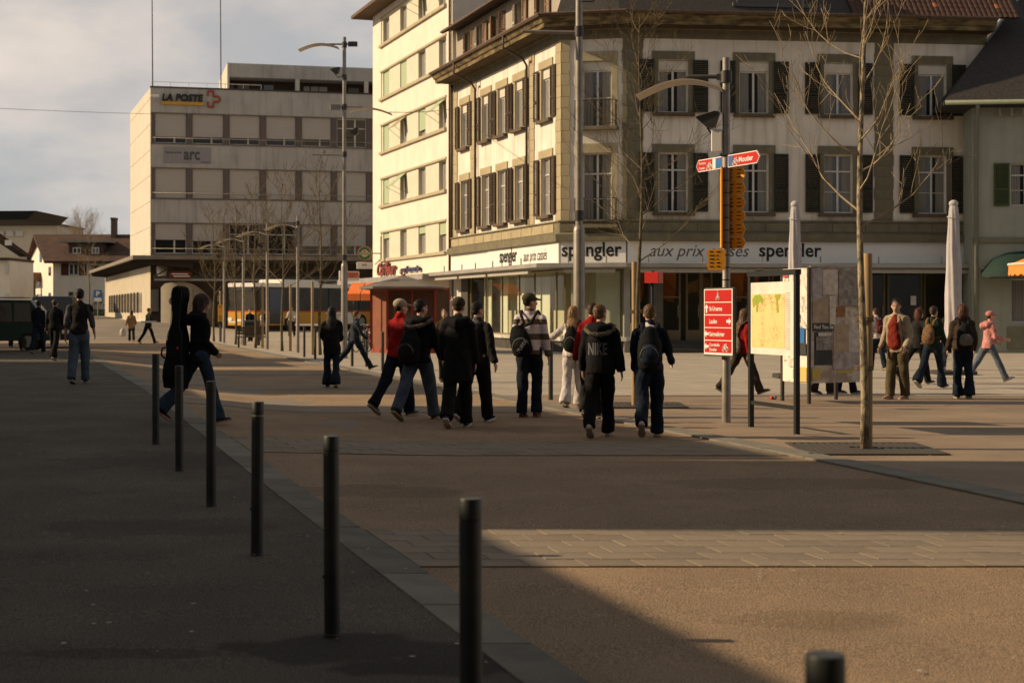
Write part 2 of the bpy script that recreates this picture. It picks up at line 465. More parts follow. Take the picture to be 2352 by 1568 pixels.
# ------------------------------------------------------------------ street blocks to the left of the picture (they cast the big shadows)
cream = mat('cream_render', (.68, .62, .5), .9, (.6, .54, .43), 1.5, streak=((.42, .38, .3), .35))
tile_dark = mat('dark_roof_tile', (.09, .05, .035), .85, (.05, .03, .022), 6, bump=.5, bscale=25)
def block(Y0, Y1, h, label, base=-12.0):
    h *= math.tan(R(EL)) / math.tan(R(21))
    fx = lambda Y: base - .31 * (Y - 11.6)
    t = thing('street_block', label, 'building', (fx(Y0), Y0, 0), 0, 'street blocks facing the square')
    ox, oy = fx(Y0), Y0
    p = [(fx(Y0) - ox, 0), (fx(Y1) - ox, Y1 - oy), (fx(Y1) - ox - 9, Y1 - oy), (fx(Y0) - ox - 9, 0)]
    MB().prism(p, -.5, h, 'z').build('wall', cream, t)
    q = [(p[0][0] + .02, -.02), (p[1][0] + .02, p[1][1] + .02), (p[2][0] - .02, p[2][1] + .02), (p[3][0] - .02, -.02)]
    MB().prism(q, h, h + .12, 'z').build('roof', tile_dark, t)
    ang = math.atan2(1, -.31) 
    L = (Y1 - Y0) * 1.047
    wme = MB().box(-.5, .5, -.04, .04, 0, 1.5).mesh('window', glassd)
    k = 1.6
    while k < L - 1:
        zz = 1.0
        while zz < h - 2:
            w = put('window', wme, t, (math.cos(ang) * k, math.sin(ang) * k, zz), ang); zz += 3.1
        k += 2.8
block(-34, 12.12, 4.40, 'low cream street block with a flat dark roof nearest the camera side')
block(12.22, 16.9, 11.9, 'tall narrow cream street block rising over its neighbours')
block(17.0, 26.0, 6.28, 'cream street block of three storeys beside the tall narrow one')
block(26.1, 29.6, 4.43, 'small cream annexe between two higher street blocks')
block(29.7, 41.7, 6.43, 'long cream street block past the small annexe')
block(44.0, 57.9, 6.13, 'cream street block on the far side of the first alley')
block(60.5, 75.7, 6.23, 'last cream street block before the post building')
# unseen terrace added behind the camera to hold back sky light
bh_ = thing('street_block', 'unseen grey terrace added behind the camera to hold back sky light', 'building', (0, -6.5, 0), 0, 'street blocks facing the square')
MB().box(-14, 40, -12, 0, -.5, 24).build('wall', mat('grey_brown_render', (.10, .085, .07), .9), bh_)
MB().box(-14.2, 40.2, -12.2, .2, 24, 24.3).build('roof', tile_dark, bh_)
wme_ = MB().box(-.55, .55, -.05, .05, 0, 1.6).mesh('window', glassd)
for zz in (1.2, 4.4, 7.6, 10.8, 14.0):
    for xx in frange(-12, 38, 3.0): put('window', wme_, bh_, (xx, 0, zz))
# ------------------------------------------------------------------ facades
class Fac:
    """a facade frame: x along the wall (to the viewer's right), y into the wall, z up"""
    def __init__(s, O, D, z0=0):
        s.O, s.D = Vector((*O, 0)), Vector((*D, 0)).normalized()
        s.rz = math.atan2(s.D.y, s.D.x); s.z0 = z0
    def t(s, px):            # photo column (3072 wide) -> distance along the wall
        k = (px / 1.30612 - 1176) / F
        return (k * s.O.y - s.O.x) / (s.D.x - k * s.D.y)
    def z(s, py, px):        # photo row at that column -> height
        t = s.t(px); Y = s.O.y + s.D.y * t
        return CZ + (HZ - py / 1.30612) / F * Y - s.z0
    def at(s, x, y=0):
        n = Vector((-s.D.y, s.D.x, 0))
        return s.O + s.D * x + n * y
    def frame(s, parent, name):
        return None
def wall_mesh(mb, x0, x1, z0, z1, holes, d=.25, y=0, mi=0, back=True):
    xs = sorted({x0, x1} | {h[0] for h in holes} | {h[1] for h in holes}); zs = sorted({z0, z1} | {h[2] for h in holes} | {h[3] for h in holes})
    for i in range(len(xs) - 1):
        j = 0
        while j < len(zs) - 1:
            cx, cz = (xs[i] + xs[i + 1]) / 2, (zs[j] + zs[j + 1]) / 2
            if any(h[0] < cx < h[1] and h[2] < cz < h[3] for h in holes): j += 1; continue
            k = j
            while k + 1 < len(zs) - 1:
                cz2 = (zs[k + 1] + zs[k + 2]) / 2
                if any(h[0] < cx < h[1] and h[2] < cz2 < h[3] for h in holes): break
                k += 1
            mb.add([(xs[i], y, zs[j]), (xs[i + 1], y, zs[j]), (xs[i + 1], y, zs[k + 1]), (xs[i], y, zs[k + 1])], [(0, 1, 2, 3)], mi)
            j = k + 1
    for h in holes:
        a, b, c, e = h[:4]
        mb.add([(a, y, c), (b, y, c), (b, y, e), (a, y, e), (a, y + d, c), (b, y + d, c), (b, y + d, e), (a, y + d, e)],
               [(0, 4, 5, 1), (3, 2, 6, 7), (0, 3, 7, 4), (1, 5, 6, 2)], mi)

stucco = mat('pale_stucco', (.74, .685, .595), .92, (.64, .59, .51), 1.1, 8, bump=.15, bscale=60, streak=((.33, .28, .2), .5))
sandst = mat('olive_sandstone', (.185, .165, .105), .92, (.135, .12, .075), 2.5, 7, bump=.3, bscale=40, streak=((.11, .095, .06), .5))  # darkened to match the stone on the shaded right face; bands use it too
sandst2 = mat('olive_sandstone_sunlit', (.40, .34, .215), .92, (.32, .27, .165), 2.5, 7, bump=.3, bscale=40)  # lighter copy of the same stone where the sun falls
cornm = mat('weathered_cornice', (.24, .18, .085), .95, (.07, .05, .025), 1.6, 9, bump=.5, bscale=25, contrast=(.4, .62), stretch=(1, 1, 4))
soff = mat('brown_soffit', (.10, .065, .03), .95, (.05, .032, .015), 3, 5)
shutm = mat('brown_shutter', (.055, .032, .018), .8, (.03, .018, .010), 8, 5)
shutg = mat('dark_green_shutter', (.030, .030, .018), .8, (.018, .018, .010), 8, 5)
winf = mat('window_frame_white', (.62, .60, .55), .5, (.5, .48, .43), 4)
sillm = mat('brown_sill', (.12, .085, .05), .8, (.07, .05, .03), 5)
rollerm = mat('roller_box', (.60, .56, .47), .8)
def shutter_mesh(w, h, m, slat=.07):
    mb = MB()
    f = .06
    mb.box(-w / 2, -w / 2 + f, -.025, .025, 0, h); mb.box(w / 2 - f, w / 2, -.025, .025, 0, h)
    for z in (0, h * .36, h - f * 1.3): mb.box(-w / 2 + f, w / 2 - f, -.024, .024, z, z + f * 1.3)
    z = f * 1.3
    while z < h - f * 1.3:
        mb.add([(-w / 2 + f, -.022, z), (w / 2 - f, -.022, z), (w / 2 - f, .018, z + slat * .8), (-w / 2 + f, .018, z + slat * .8)], [(0, 1, 2, 3)])
        mb.add([(-w / 2 + f, -.018, z - .006), (w / 2 - f, -.018, z - .006), (w / 2 - f, .022, z + slat * .8 - .006), (-w / 2 + f, .022, z + slat * .8 - .006)], [(3, 2, 1, 0)])
        z += slat
    return mb.mesh('shutter', m)
def sash_mesh(w, h, trans=.28, fr=.055, cols=2, bars=0):
    mb = MB()
    mb.box(-w / 2, -w / 2 + fr, 0, .05, 0, h); mb.box(w / 2 - fr, w / 2, 0, .05, 0, h)
    mb.box(-w / 2 + fr, w / 2 - fr, 0, .05, 0, fr); mb.box(-w / 2 + fr, w / 2 - fr, 0, .05, h - fr, h)
    if trans: mb.box(-w / 2 + fr, w / 2 - fr, -.01, .045, h * (1 - trans), h * (1 - trans) + fr)
    for c in range(1, cols):
        x = -w / 2 + w * c / cols
        mb.box(x - fr * .7, x + fr * .7, -.006, .04, fr, h - fr)
    for b in range(bars):
        zb = fr + (h * (1 - (trans or 0)) - fr) * (b + 1) / (bars + 1)
        mb.box(-w / 2 + fr, w / 2 - fr, .004, .03, zb - .012, zb + .012)
    return mb.mesh('window', winf)
CACHE = {}
def cached(k, fn):
    if k not in CACHE: CACHE[k] = fn()
    return CACHE[k]
def add_window(t, x, z, w, h, y=.16, trans=.28, cols=2, bars=0, cur=True, closed=False, roller=0):
    w, h = round(w, 2), round(h, 2)
    f = put('window', cached(('sash', w, h, trans, cols, bars), lambda: sash_mesh(w, h, trans, cols=cols, bars=bars)), t, (x, y, z))
    put('pane', cached(('pane', w, h), lambda: MB().box(-w / 2 + .03, w / 2 - .03, .03, .036, .03, h - .03).mesh('pane', glassd)), f)
    if cur:
        def mk():
            mb = MB()
            for s_ in (-1, 1):
                vs = []
                nn = 9
                for i in range(nn):
                    xx = s_ * (w / 2 - .05 - (w * .30) * i / (nn - 1)); yy = .026 + .003 * (i % 2)
                    vs += [(xx, yy, .06), (xx, yy, h - .06)]
                mb.add(vs, [(2 * i, 2 * i + 2, 2 * i + 3, 2 * i + 1) for i in range(nn - 1)])
            return mb.mesh('curtain', curtain)
        put('curtain', cached(('cur', w, h), mk), f)
    if roller: 
        put('blind_box', cached(('rb', w, roller), lambda: MB().box(-w / 2, w / 2, -.06, .1, 0, roller).mesh('blind_box', rollerm)), f, (0, 0, h + .003))
    return f

# ================================================================== corner building with the shop
A = (4.2, 58.0); C0 = (1.84, 58.6); LE = (-2.72, 72.6)
shop = thing('corner_building', 'old corner building with brown shutters above a long white shop sign and glazed shop front', 'building', (A[0], A[1], 0))
fr_ = Fac(A, (1, .113)); fc = Fac(C0, (A[0] - C0[0], A[1] - C0[1])); fl = Fac(LE, (C0[0] - LE[0], C0[1] - LE[1]))
# everything of this building is built in world axes and parented to the root
def P(mb, fac, y=0):
    mb.X = Matrix.Translation(Vector(-shop.location) + fac.at(0, y)) @ Matrix.Rotation(fac.rz, 4, 'Z')
    return mb
def sub(fac, o):      # place an already built child by its facade coordinates
    M = Matrix.Translation(-Vector(shop.location) + fac.O) @ Matrix.Rotation(fac.rz, 4, 'Z') @ o.matrix_basis
    o.matrix_basis = M
    return o
Lr = fr_.t(2959); Lc = (Vector(A) - Vector(C0)).length; Ll = (Vector(C0) - Vector(LE)).length
ZT = 11.57
ZS = dict(lt=11.02, rt=10.77, gt=10.45, sb=8.83, st=8.68, l2=7.64, g2=7.36, s2=5.17, s2b=5.08, band1=4.71, band0=4.11, sign0=3.32, can=3.14)
# ---- window positions
def span(fac, a, b): return fac.t(a), fac.t(b)
rw = [(1972, 2067.5), (2216, 2308), (2469, 2561), (2757, 2836)]
lw = [(1384, 1405), (1447, 1470), (1494, 1519), (1545, 1572), (1623, 1655)]
WIN = []   # facade, centre, width
holes_r, holes_l, holes_c = [], [], []
for a, b in rw:
    x0, x1 = span(fr_, a, b); c = (x0 + x1) / 2; w = 1.12
    for z0, z1 in ((8.83, 10.77), (5.17, 7.36)):
        holes_r.append((c - w / 2, c + w / 2, z0, z1)); WIN.append((fr_, c, w, z0, z1))
for a, b in lw:
    x0, x1 = span(fl, a, b); c = (x0 + x1) / 2; w = 1.05
    for z0, z1 in ((8.83, 10.77), (5.17, 7.36)):
        holes_l.append((c - w / 2, c + w / 2, z0, z1)); WIN.append((fl, c, w, z0, z1))
cc = fc.t((1750 + 1832) / 2); cw = 1.12
holes_c = [(cc - cw / 2, cc + cw / 2, 8.32, 10.75), (cc - cw / 2, cc + cw / 2, 4.72, 7.36)]
mb = MB()
wall_mesh(P(mb, fr_), 0, Lr, 4.11, ZT + .6, holes_r, .22)
wall_mesh(P(mb, fc), 0, Lc, 4.11, ZT + .6, holes_c, .22)
wall_mesh(P(mb, fl), 0, Ll, 4.11, ZT + .6, holes_l, .22)
mb.X = Matrix.Translation(-shop.location)
Br = fr_.at(Lr); Bb = fr_.at(Lr, 11); Lb = fl.at(0, 11)
mb.add([(Br.x, Br.y, 0), (Bb.x, Bb.y, 0), (Bb.x, Bb.y, ZT + .6), (Br.x, Br.y, ZT + .6)], [(0, 1, 2, 3)])
mb.build('upper_wall', stucco, shop, fix=False)
# dark rooms behind the windows
roomm = mat('dark_interior', (.03, .026, .02), .95)
mb = MB()
for fac, L in ((fr_, Lr), (fc, Lc), (fl, Ll)):
    P(mb, fac, .5).add([(0.1, 0, 4.2), (L - .1, 0, 4.2), (L - .1, 0, 12), (0.1, 0, 12)], [(0, 1, 2, 3)])
mb.build('inner_wall', roomm, shop, fix=False)
# ---- windows, lintels, shutters, sills
shm = shutter_mesh(.52, 1.92, shutm); shm2 = shutter_mesh(.52, 2.16, shutm)
shg = shutter_mesh(.56, 1.92, shutg); shg2 = shutter_mesh(.56, 2.16, shutg)
lint = MB().box(-.80, .80, -.05, -.002, 0, .30).mesh('lintel', sandst2)
lintd = MB().box(-.80, .80, -.05, -.002, 0, .30).mesh('lintel', sandst)
for fac, c, w, z0, z1 in WIN:
    up = z0 > 8
    left = fac is fl
    if up:
        f = add_window(shop, c, z0, w, z1 - z0 - .36, .12, 0, 2, 0, roller=.34)
    else:
        f = add_window(shop, c, z0, w, z1 - z0, .12, .30, 2, 1)
    sub(fac, f)
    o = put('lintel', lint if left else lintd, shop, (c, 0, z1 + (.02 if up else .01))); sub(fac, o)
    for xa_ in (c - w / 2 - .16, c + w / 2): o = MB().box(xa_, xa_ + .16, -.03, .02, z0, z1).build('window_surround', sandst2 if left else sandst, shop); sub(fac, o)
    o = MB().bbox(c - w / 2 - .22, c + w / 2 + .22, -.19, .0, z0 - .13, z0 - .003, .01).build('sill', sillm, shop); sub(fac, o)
    sw = .52 if left else .56
    for s_ in (-1, 1):
        me = (shm if up else shm2) if left else (shg if up else shg2)
        o = put('shutter', me, shop, (c + s_ * (w / 2 + .17 + sw / 2), -.075 - .02 * random.random(), z0 + .02), R(random.uniform(-5, 5))); sub(fac, o)
# ---- chamfer: french windows with balconies
iron = mat('wrought_iron', (.03, .025, .02), .6)
for k, (a, b, z0, z1) in enumerate(holes_c):
    f = add_window(shop, cc, z0, cw, z1 - z0 - (.34 if k == 0 else 0), .14, 0 if k == 0 else .3, 2, 1, roller=.32 if k == 0 else 0); sub(fc, f)
    for xa_ in (a - .22, b): o = MB().box(xa_, xa_ + .22, -.05, .02, z0 - .1, z1).build('window_surround', sandst2, shop); sub(fc, o)
    o = MB().box(a - .22, b + .22, -.06, .02, z1 + .002, z1 + .34).build('lintel', sandst2, shop); sub(fc, o)
    mbb = MB().bbox(a - .26, b + .26, -.42, -.003, z0 - .14, z0 - .02, .01)
    o = mbb.build('balcony_slab', sandst, shop); sub(fc, o)
    mb = MB()
    for x in frange(a - .2, b + .2, .115): mb.box(x - .009, x + .009, -.395, -.377, z0 - .02, z0 + .92)
    for x in (a - .2, b + .2):
        for y in (-.27, -.15, -.03): mb.box(x - .009, x + .009, y - .009, y + .009, z0 - .02, z0 + .92)
        mb.box(x - .012, x + .012, -.38, -.003, z0 + .92, z0 + .95)
    mb.box(a - .22, b + .22, -.4, -.37, z0 + .92, z0 + .95); mb.box(a - .22, b + .22, -.395, -.377, z0 + .08, z0 + .1)
    o = mb.build('balcony_railing', iron, shop); sub(fc, o)
# ---- quoin stones, one by one
qme = {}
def quoins(fac, x0, x1, z0, z1, h=.42, m=sandst2, out=.035):
    z = z0; k = 0
    while z < z1 - .05:
        hh = min(h, z1 - z)
        w = round(x1 - x0, 2)
        me = cached(('q', w, round(hh, 2), m.name, out), lambda: MB().box(-w / 2, w / 2, -out, .03, .006, hh - .006).mesh('quoin_stone', m))
        o = put('quoin_stone', me, shop, ((x0 + x1) / 2 + (0.03 if k % 2 else -.0), -.0015 * (k % 3), z)); sub(fac, o)
        z += h; k += 1
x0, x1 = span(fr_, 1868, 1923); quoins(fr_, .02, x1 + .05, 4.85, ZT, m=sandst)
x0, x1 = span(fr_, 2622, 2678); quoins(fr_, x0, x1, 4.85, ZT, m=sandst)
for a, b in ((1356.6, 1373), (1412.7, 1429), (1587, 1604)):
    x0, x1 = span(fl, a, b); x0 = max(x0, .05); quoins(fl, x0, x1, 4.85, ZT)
quoins(fl, Ll - .62, Ll - .0, 4.85, ZT)
quoins(fc, .0, .30, 4.85, ZT)
quoins(fc, Lc - .16, Lc - .0, 4.85, ZT, m=sandst)
# ---- string course between shop and first floor; frieze; cornice
def around(mbf, name, m, **k):
    """run the same section along all three faces, mitred at the corners"""
    mb = MB()
    prof = mbf        # list of (out, z)
    vs = []
    def corner(fa, xa, fb, out):
        # intersection of the two faces shifted outwards
        na = Vector((-fa.D.y, fa.D.x, 0)); nb = Vector((-fb.D.y, fb.D.x, 0))
        pa = fa.at(xa) - na * out
        pb = fb.at(0) - nb * out
        d = fa.D.x * fb.D.y - fa.D.y * fb.D.x
        w = pb - pa
        t = (w.x * fb.D.y - w.y * fb.D.x) / d
        return pa + fa.D * t
    rows = []
    for out, z in prof:
        nl = Vector((-fl.D.y, fl.D.x, 0)); nr = Vector((-fr_.D.y, fr_.D.x, 0))
        p0 = fl.at(0.03) - nl * out
        p1 = corner(fl, Ll, fc, out); p2 = corner(fc, Lc, fr_, out)
        p3 = fr_.at(Lr + k.get('ext', .0)) - nr * out
        rows.append([(p.x - shop.location.x, p.y - shop.location.y, z) for p in (p0, p1, p2, p3)])
    n = len(rows)
    for r in rows: vs += r
    fs = []
    for i in range(n - 1):
        for j in range(3): fs.append((i * 4 + j, i * 4 + j + 1, (i + 1) * 4 + j + 1, (i + 1) * 4 + j))
    fs.append(tuple(i * 4 for i in range(n))); fs.append(tuple((n - 1 - i) * 4 + 3 for i in range(n)))
    mb.add(vs, fs)
    return mb.build(name, m, shop, fix=True)
around([(-.1, 4.08), (.28, 4.10), (.30, 4.36), (.16, 4.40), (.10, 4.44), (.10, 4.80), (.16, 4.83), (.16, 4.88), (0, 4.9)], 'string_course', sandst)
around([(0, ZT - .02), (.05, ZT), (.05, ZT + .30), (.12, ZT + .34), (.12, ZT + .38), (0, ZT + .38)], 'frieze', sandst)
around([(.0, ZT + .42), (.85, ZT + .36), (.86, ZT + .50), (.93, ZT + .54), (1.0, ZT + .66), (1.04, ZT + .70), (1.04, ZT + .74), (.0, ZT + .82)], 'cornice', cornm)
guttm = mat('rusty_gutter', (.13, .085, .055), .7, (.08, .05, .035), 8)
around([(1.0, ZT + .74), (1.12, ZT + .72), (1.17, ZT + .80), (1.15, ZT + .84), (1.1, ZT + .79), (1.02, ZT + .79)], 'gutter', guttm)
around([(.02, ZT + .35), (.55, ZT + .36), (.8, ZT + .345), (.8, ZT + .35), (.02, ZT + .39)], 'soffit', soff)
# brick / block course under the windows on the left face, string course joints
for fac, L in ((fl, Ll), (fc, Lc), (fr_, Lr)):
    x = .1
    while x < L - 1.2:
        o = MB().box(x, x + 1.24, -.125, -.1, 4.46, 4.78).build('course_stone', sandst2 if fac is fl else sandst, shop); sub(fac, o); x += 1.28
# ---- left mansard storey: planked wall with windows and shutters
mans = mat('pale_planking', (.40, .36, .29), .85, (.27, .24, .19), 2, 6, stretch=(8, 8, .6))
mansz0, mansz1 = ZT + .9, ZT + 2.75
mh = []
for a in (1402, 1437, 1490, 1553, 1620):
    x = fl.t(a)
    if 0.6 < x < Ll - .5: mh.append((x - .42, x + .42, mansz0 + .3, mansz1 - .3))
mb = MB(); P(mb, fl, .15); wall_mesh(mb, 0, Ll, mansz0 - .2, mansz1, mh, .2)
P(mb, fc, .15); wall_mesh(mb, 0, Lc, mansz0 - .2, mansz0 + .5, [], .2)
mb.build('attic_wall', mans, shop, fix=False)
sh3 = shutter_mesh(.40, 1.25, mat('faded_shutter', (.23, .14, .08), .8, (.14, .085, .05), 6))
sh4 = shutter_mesh(.40, 1.25, mat('white_shutter', (.5, .46, .38), .8, (.38, .34, .28), 6))
for i, (a, b, z0, z1) in enumerate(mh):
    f = add_window(shop, (a + b) / 2, z0, b - a, z1 - z0, .3, 0, 2, 0); sub(fl, f)
    for s_, me in ((-1, sh4 if i % 2 else sh3), (1, sh3)):
        o = put('shutter', me, shop, ((a if s_ < 0 else b) + s_ * .26, .05, z0 - .03), R(s_ * random.uniform(5, 60) if i == 2 else s_ * 8)); sub(fl, o)
mb = MB(); P(mb, fl)
mb.prism([(-.55, mansz1 + .0), (.6, mansz1 + .16), (6, mansz1 + 3.2), (6, mansz1 + 3.0), (-.5, mansz1 - .1)], 0, Ll - .4, 'x')
mb.build('attic_roof', tile_dark, shop)
mb = MB(); P(mb, fl); mb.tube([(0, -.56, mansz1 - .02), (Ll - .4, -.56, mansz1 - .02)], .06, 8); mb.build('attic_gutter', guttm, shop, smooth=True)
# ---- roof over the right part: slated slope and bay of clay tiles
zr = ZT + .80
mb = MB()
P(mb, fr_); mb.add([(-.4, -.95, zr), (Lr, -.95, zr), (Lr, 3.2, zr + 4.6), (-.4, 3.2, zr + 4.6)], [(0, 1, 2, 3)])
P(mb, fc); mb.add([(0, -.9, zr), (Lc, -.9, zr), (Lc, 3.0, zr + 4.2), (.2, 3.0, zr + 4.2)], [(0, 1, 2, 3)])
slate = mat('slate', (.045, .04, .035), .8, (.025, .022, .02), 10, bump=.4, bscale=14)
mb.build('slate_roof', slate, shop, fix=False)
# tiled verge on the chamfer and above the fourth window
tilem = mat('clay_tile', (.105, .046, .028), .85, (.05, .027, .019), 1.4, 5, bump=.3)
tileo = mat('clay_tile_orange', (.42, .13, .05), .85, (.3, .1, .045), 2, 5)
tmesh = []
for m in (tilem, tileo):
    mb = MB()
    prof = [(-.105, .0), (-.07, .028), (-.02, .035), (.03, .028), (.06, .004), (.105, -.004)]
    vs = []
    for y, dz, k in ((0, 0, 0), (.36, .0, 0), (0, -.022, 1)):
        vs += [(x, y, z + dz + (.012 if y == 0 else 0)) for x, z in prof]
    n = len(prof)
    mb.add(vs, [(i, i + 1, n + i + 1, n + i) for i in range(n - 1)] + [(2 * n + i, 2 * n + i + 1, i + 1, i) for i in range(n - 1)])
    me = mb.mesh('roof_tile', m); tmesh.append(me)
x0t, x1t = fr_.t(2540), fr_.t(3035)
slope = math.atan2(4.6, 4.15)
rows, colsn = 9, int((x1t - x0t) / .2)
for r in range(rows):
    for c in range(colsn):
        xx = x0t + c * .2 + (0 if r else 0)
        if xx < x0t + (rows - r) * 0 + r * .0: continue
        me = tmesh[1] if random.random() < .035 else tmesh[0]
        o = bpy.data.objects.new('roof_tile', me); o.parent = shop; col.objects.link(o)
        y = -1.02 + r * .27 * math.cos(slope); z = zr + .02 + r * .27 * math.sin(slope)
        o.matrix_basis = Matrix.Translation((xx, y, z + random.uniform(-.006, .006))) @ Matrix.Rotation(slope, 4, 'X') @ Matrix.Rotation(R(random.uniform(-1.5, 1.5)), 4, 'Z')
        sub(fr_, o)
# under-tile slope so the bay reads as a solid roof
mb = MB(); P(mb, fr_); mb.add([(x0t - .1, -1.0, zr - .02), (x1t + .1, -1.0, zr - .02), (x1t + .1, 1.4, zr + 2.62), (x0t - .1, 1.4, zr + 2.62)], [(0, 1, 2, 3)]); mb.build('tile_batten_bed', slate, shop, fix=False)
# dormer box at the top edge of the picture
pm_grey = mat('dormer_lead', (.09, .085, .08), .7)
x0d, x1d = fr_.t(2200), fr_.t(2400)
mb = MB(); P(mb, fr_); mb.box(x0d - .2, x1d + .2, -.75, 2, zr + .28, zr + .42); mb.build('dormer_sill', pm_grey, shop)
mb = MB(); P(mb, fr_); mb.box(x0d, x1d, -.55, 2, zr + .42, zr + 2.2); mb.build('dormer', pm_grey, shop)
# ---- downpipes
pipem = mat('brown_downpipe', (.085, .06, .04), .6)
def pipe(fac, px, z0=4.9, m=pipem, hop=True):
    x = fac.t(px)
    mb = MB(); P(mb, fac)
    pts = [(x, -1.08, ZT + .74), (x, -1.08, ZT + .25), (x + .02, -.3, ZT - .12), (x + .02, -.12, ZT - .4), (x + .02, -.12, z0)]
    mb.tube(pts, .052, 8, lat=(1, 0, 0))
    return mb.build('downpipe', m, shop, smooth=True)
pipe(fl, 1433); pipe(fl, 1588)
mb = MB(); P(mb, fl); mb.tube([(.12, -.1, ZT + .3), (.12, -.1, 4.4)], .05, 8); mb.build('downpipe', pipem, shop, smooth=True)
# ---- white sign band
signw = mat('sign_panel_white', (.80, .78, .73), .45, (.74, .72, .67), 1.2)
inkm = mat('sign_lettering_black', (.012, .011, .01), .6)
inkg = mat('sign_lettering_grey', (.10, .085, .07), .6)
for fac, xa, xb in ((fl, .05, fl.t(1472) - .01), (fl, fl.t(1472), Ll + .05), (fc, -.0, Lc + .0), (fr_, .03, Lr - .1)):
    o = MB().box(xa, xb, -.10 - (.04 if fac is fl and xa > 1 else 0), .0, ZS['sign0'] - .1, 4.09).build('sign_panel', signw, shop); sub(fac, o)
def sign(txt, fac, a, b, ya, yb, m, **k):
    x0, x1 = span(fac, a, b); z0 = fac.z(yb, (a + b) / 2)
    o = text(txt, 1, m, shop, 0, 0, 0, width=x1 - x0, **k)
    me = o.data; co = np.empty(len(me.vertices) * 3); me.vertices.foreach_get('co', co); co = co.reshape(-1, 3)
    H = fac.z(ya, (a + b) / 2) - z0
    co[:, 2] = (co[:, 2] - co[:, 2].min()) / (co[:, 2].max() - co[:, 2].min()) * H
    me.vertices.foreach_set('co', co.ravel()); me.update()
    o.location = (x0, -.155 if fac is fl else -.108, z0); sub(fac, o)
sign('spengler', fc, 1687, 1867, 727, 783, inkm, bold=.022)
sign('aux prix cassés', fr_, 1947, 2245, 736, 781, inkg, shear=.3)
sign('spengler', fr_, 2275, 2462, 730, 784, inkm, bold=.022)
sign('spengler', fl, 1509, 1561, 745, 800, inkm, bold=.022)
sign('aux prix cassés', fl, 1581, 1652, 750, 793, inkg, shear=.3)
# ---- flat canopy all round, awning boxes below
canm = mat('canopy_metal', (.36, .35, .32), .45, (.28, .27, .25), 1.2, metal=.2)
around([(-.2, 3.10), (1.15, 3.10), (1.22, 3.12), (1.22, 3.26), (1.12, 3.28), (-.2, 3.31)], 'canopy', canm, ext=.3)
def bars(fac, xs_, y=-1.1):
    for x in xs_:
        o = MB().box(x - .02, x + .02, y, y + .04, 3.28, 3.52).build('canopy_bracket', steel, shop); sub(fac, o)
bars(fl, [2.4, 5.2, 7.2, 9.6, 12.0, 13.2]); bars(fc, [.5, 1.9]); bars(fr_, [.6, 2.6, 4.8, 7.0, 9.2, 11.6, 13.0])
awnm = mat('awning_box', (.42, .40, .35), .5)
for fac, xa, xb in ((fl, .6, 4.2), (fl, 4.5, 8.4), (fl, 8.7, 13.8), (fc, .3, 2.2), (fr_, .3, 4.6), (fr_, 4.9, 8.5), (fr_, 8.8, 12.9)):
    o = MB().bbox(xa, xb, -1.02, -.86, 2.92, 3.06, .02).build('awning_box', awnm, shop); sub(fac, o)
# ---- shop front
alu = mat('bronze_aluminium', (.26, .215, .13), .45, (.2, .165, .1), 3, metal=.25)
whitesill = mat('pale_sill', (.55, .53, .47), .6)
plinthm = mat('dark_plinth', (.055, .05, .042), .7, (.04, .036, .03), 3)
def front(fac, x0, x1, mull, z0=.62, z1=3.05, y=.12):
    mb = MB()
    for x in mull: mb.box(x - .03, x + .03, y - .03, y + .03, z0, z1)
    mb.box(x0, x1, y - .035, y + .035, z0 - .06, z0); mb.box(x0, x1, y - .035, y + .035, z1, z1 + .08)
    o = mb.build('shopfront_frame', alu, shop); sub(fac, o)
    ms = [x0] + list(mull) + [x1]
    for a, b in zip(ms[:-1], ms[1:]):
        if b - a > .15:
            o = MB().add([(a + .03, y, z0), (b - .03, y, z0), (b - .03, y, z1), (a + .03, y, z1)], [(0, 1, 2, 3)]).build('shop_pane', shopglass, shop, fix=False); sub(fac, o)
lm = [fl.t(p) for p in (1406, 1450, 1499, 1550, 1596, 1661)]
front(fl, fl.t(1402), Ll - .1, lm)
front(fc, .1, Lc - .12, [.1, Lc - .12])
front(fr_, 0.1, fr_.t(1886), [.1, fr_.t(1884)])
for fac, a, b in ((fl, 1.2, Ll + .02), (fc, -.02, Lc + .02), (fr_, 0, fr_.t(1892))):
    o = MB().bbox(a, b, -.06, .3, .42, .56, .01).build('shop_sill', whitesill, shop); sub(fac, o)
    o = MB().box(a, b, .05, .4, -.1, .419).build('plinth', plinthm, shop); sub(fac, o)
# pillars on the left end of the shop front
for a, b, m in ((1362, 1384, whitesill), (1385, 1404, plinthm)):
    x0, x1 = span(fl, a, b); o = MB().box(max(x0, .02), x1, -.02, .4, 0, 3.1).build('pillar', m, shop); sub(fac=fl, o=o)
# interior: floor, back wall, pale fabric panels standing in the windows
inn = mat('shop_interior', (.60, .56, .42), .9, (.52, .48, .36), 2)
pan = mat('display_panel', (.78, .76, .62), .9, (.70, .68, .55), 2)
inner = MB()
P(inner, fl, 1.5).add([(1, 0, .4), (Ll - .3, 0, .4), (Ll - .3, 0, 3.3), (1, 0, 3.3)], [(0, 1, 2, 3)])
P(inner, fc, 1.7).add([(0.3, 0, .4), (Lc, 0, .4), (Lc, 0, 3.3), (.3, 0, 3.3)], [(0, 1, 2, 3)])
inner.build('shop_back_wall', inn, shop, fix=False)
for a, b in ((1428, 1436), (1440, 1449), (1476, 1481), (1482, 1497), (1526, 1531), (1532, 1546), (1578, 1594), (1598, 1622)):
    x0, x1 = span(fl, a, b); o = MB().box(x0, x1, .38, .42, .5, 3.05 - .25 * random.random()).build('display_panel', pan, shop); sub(fl, o)
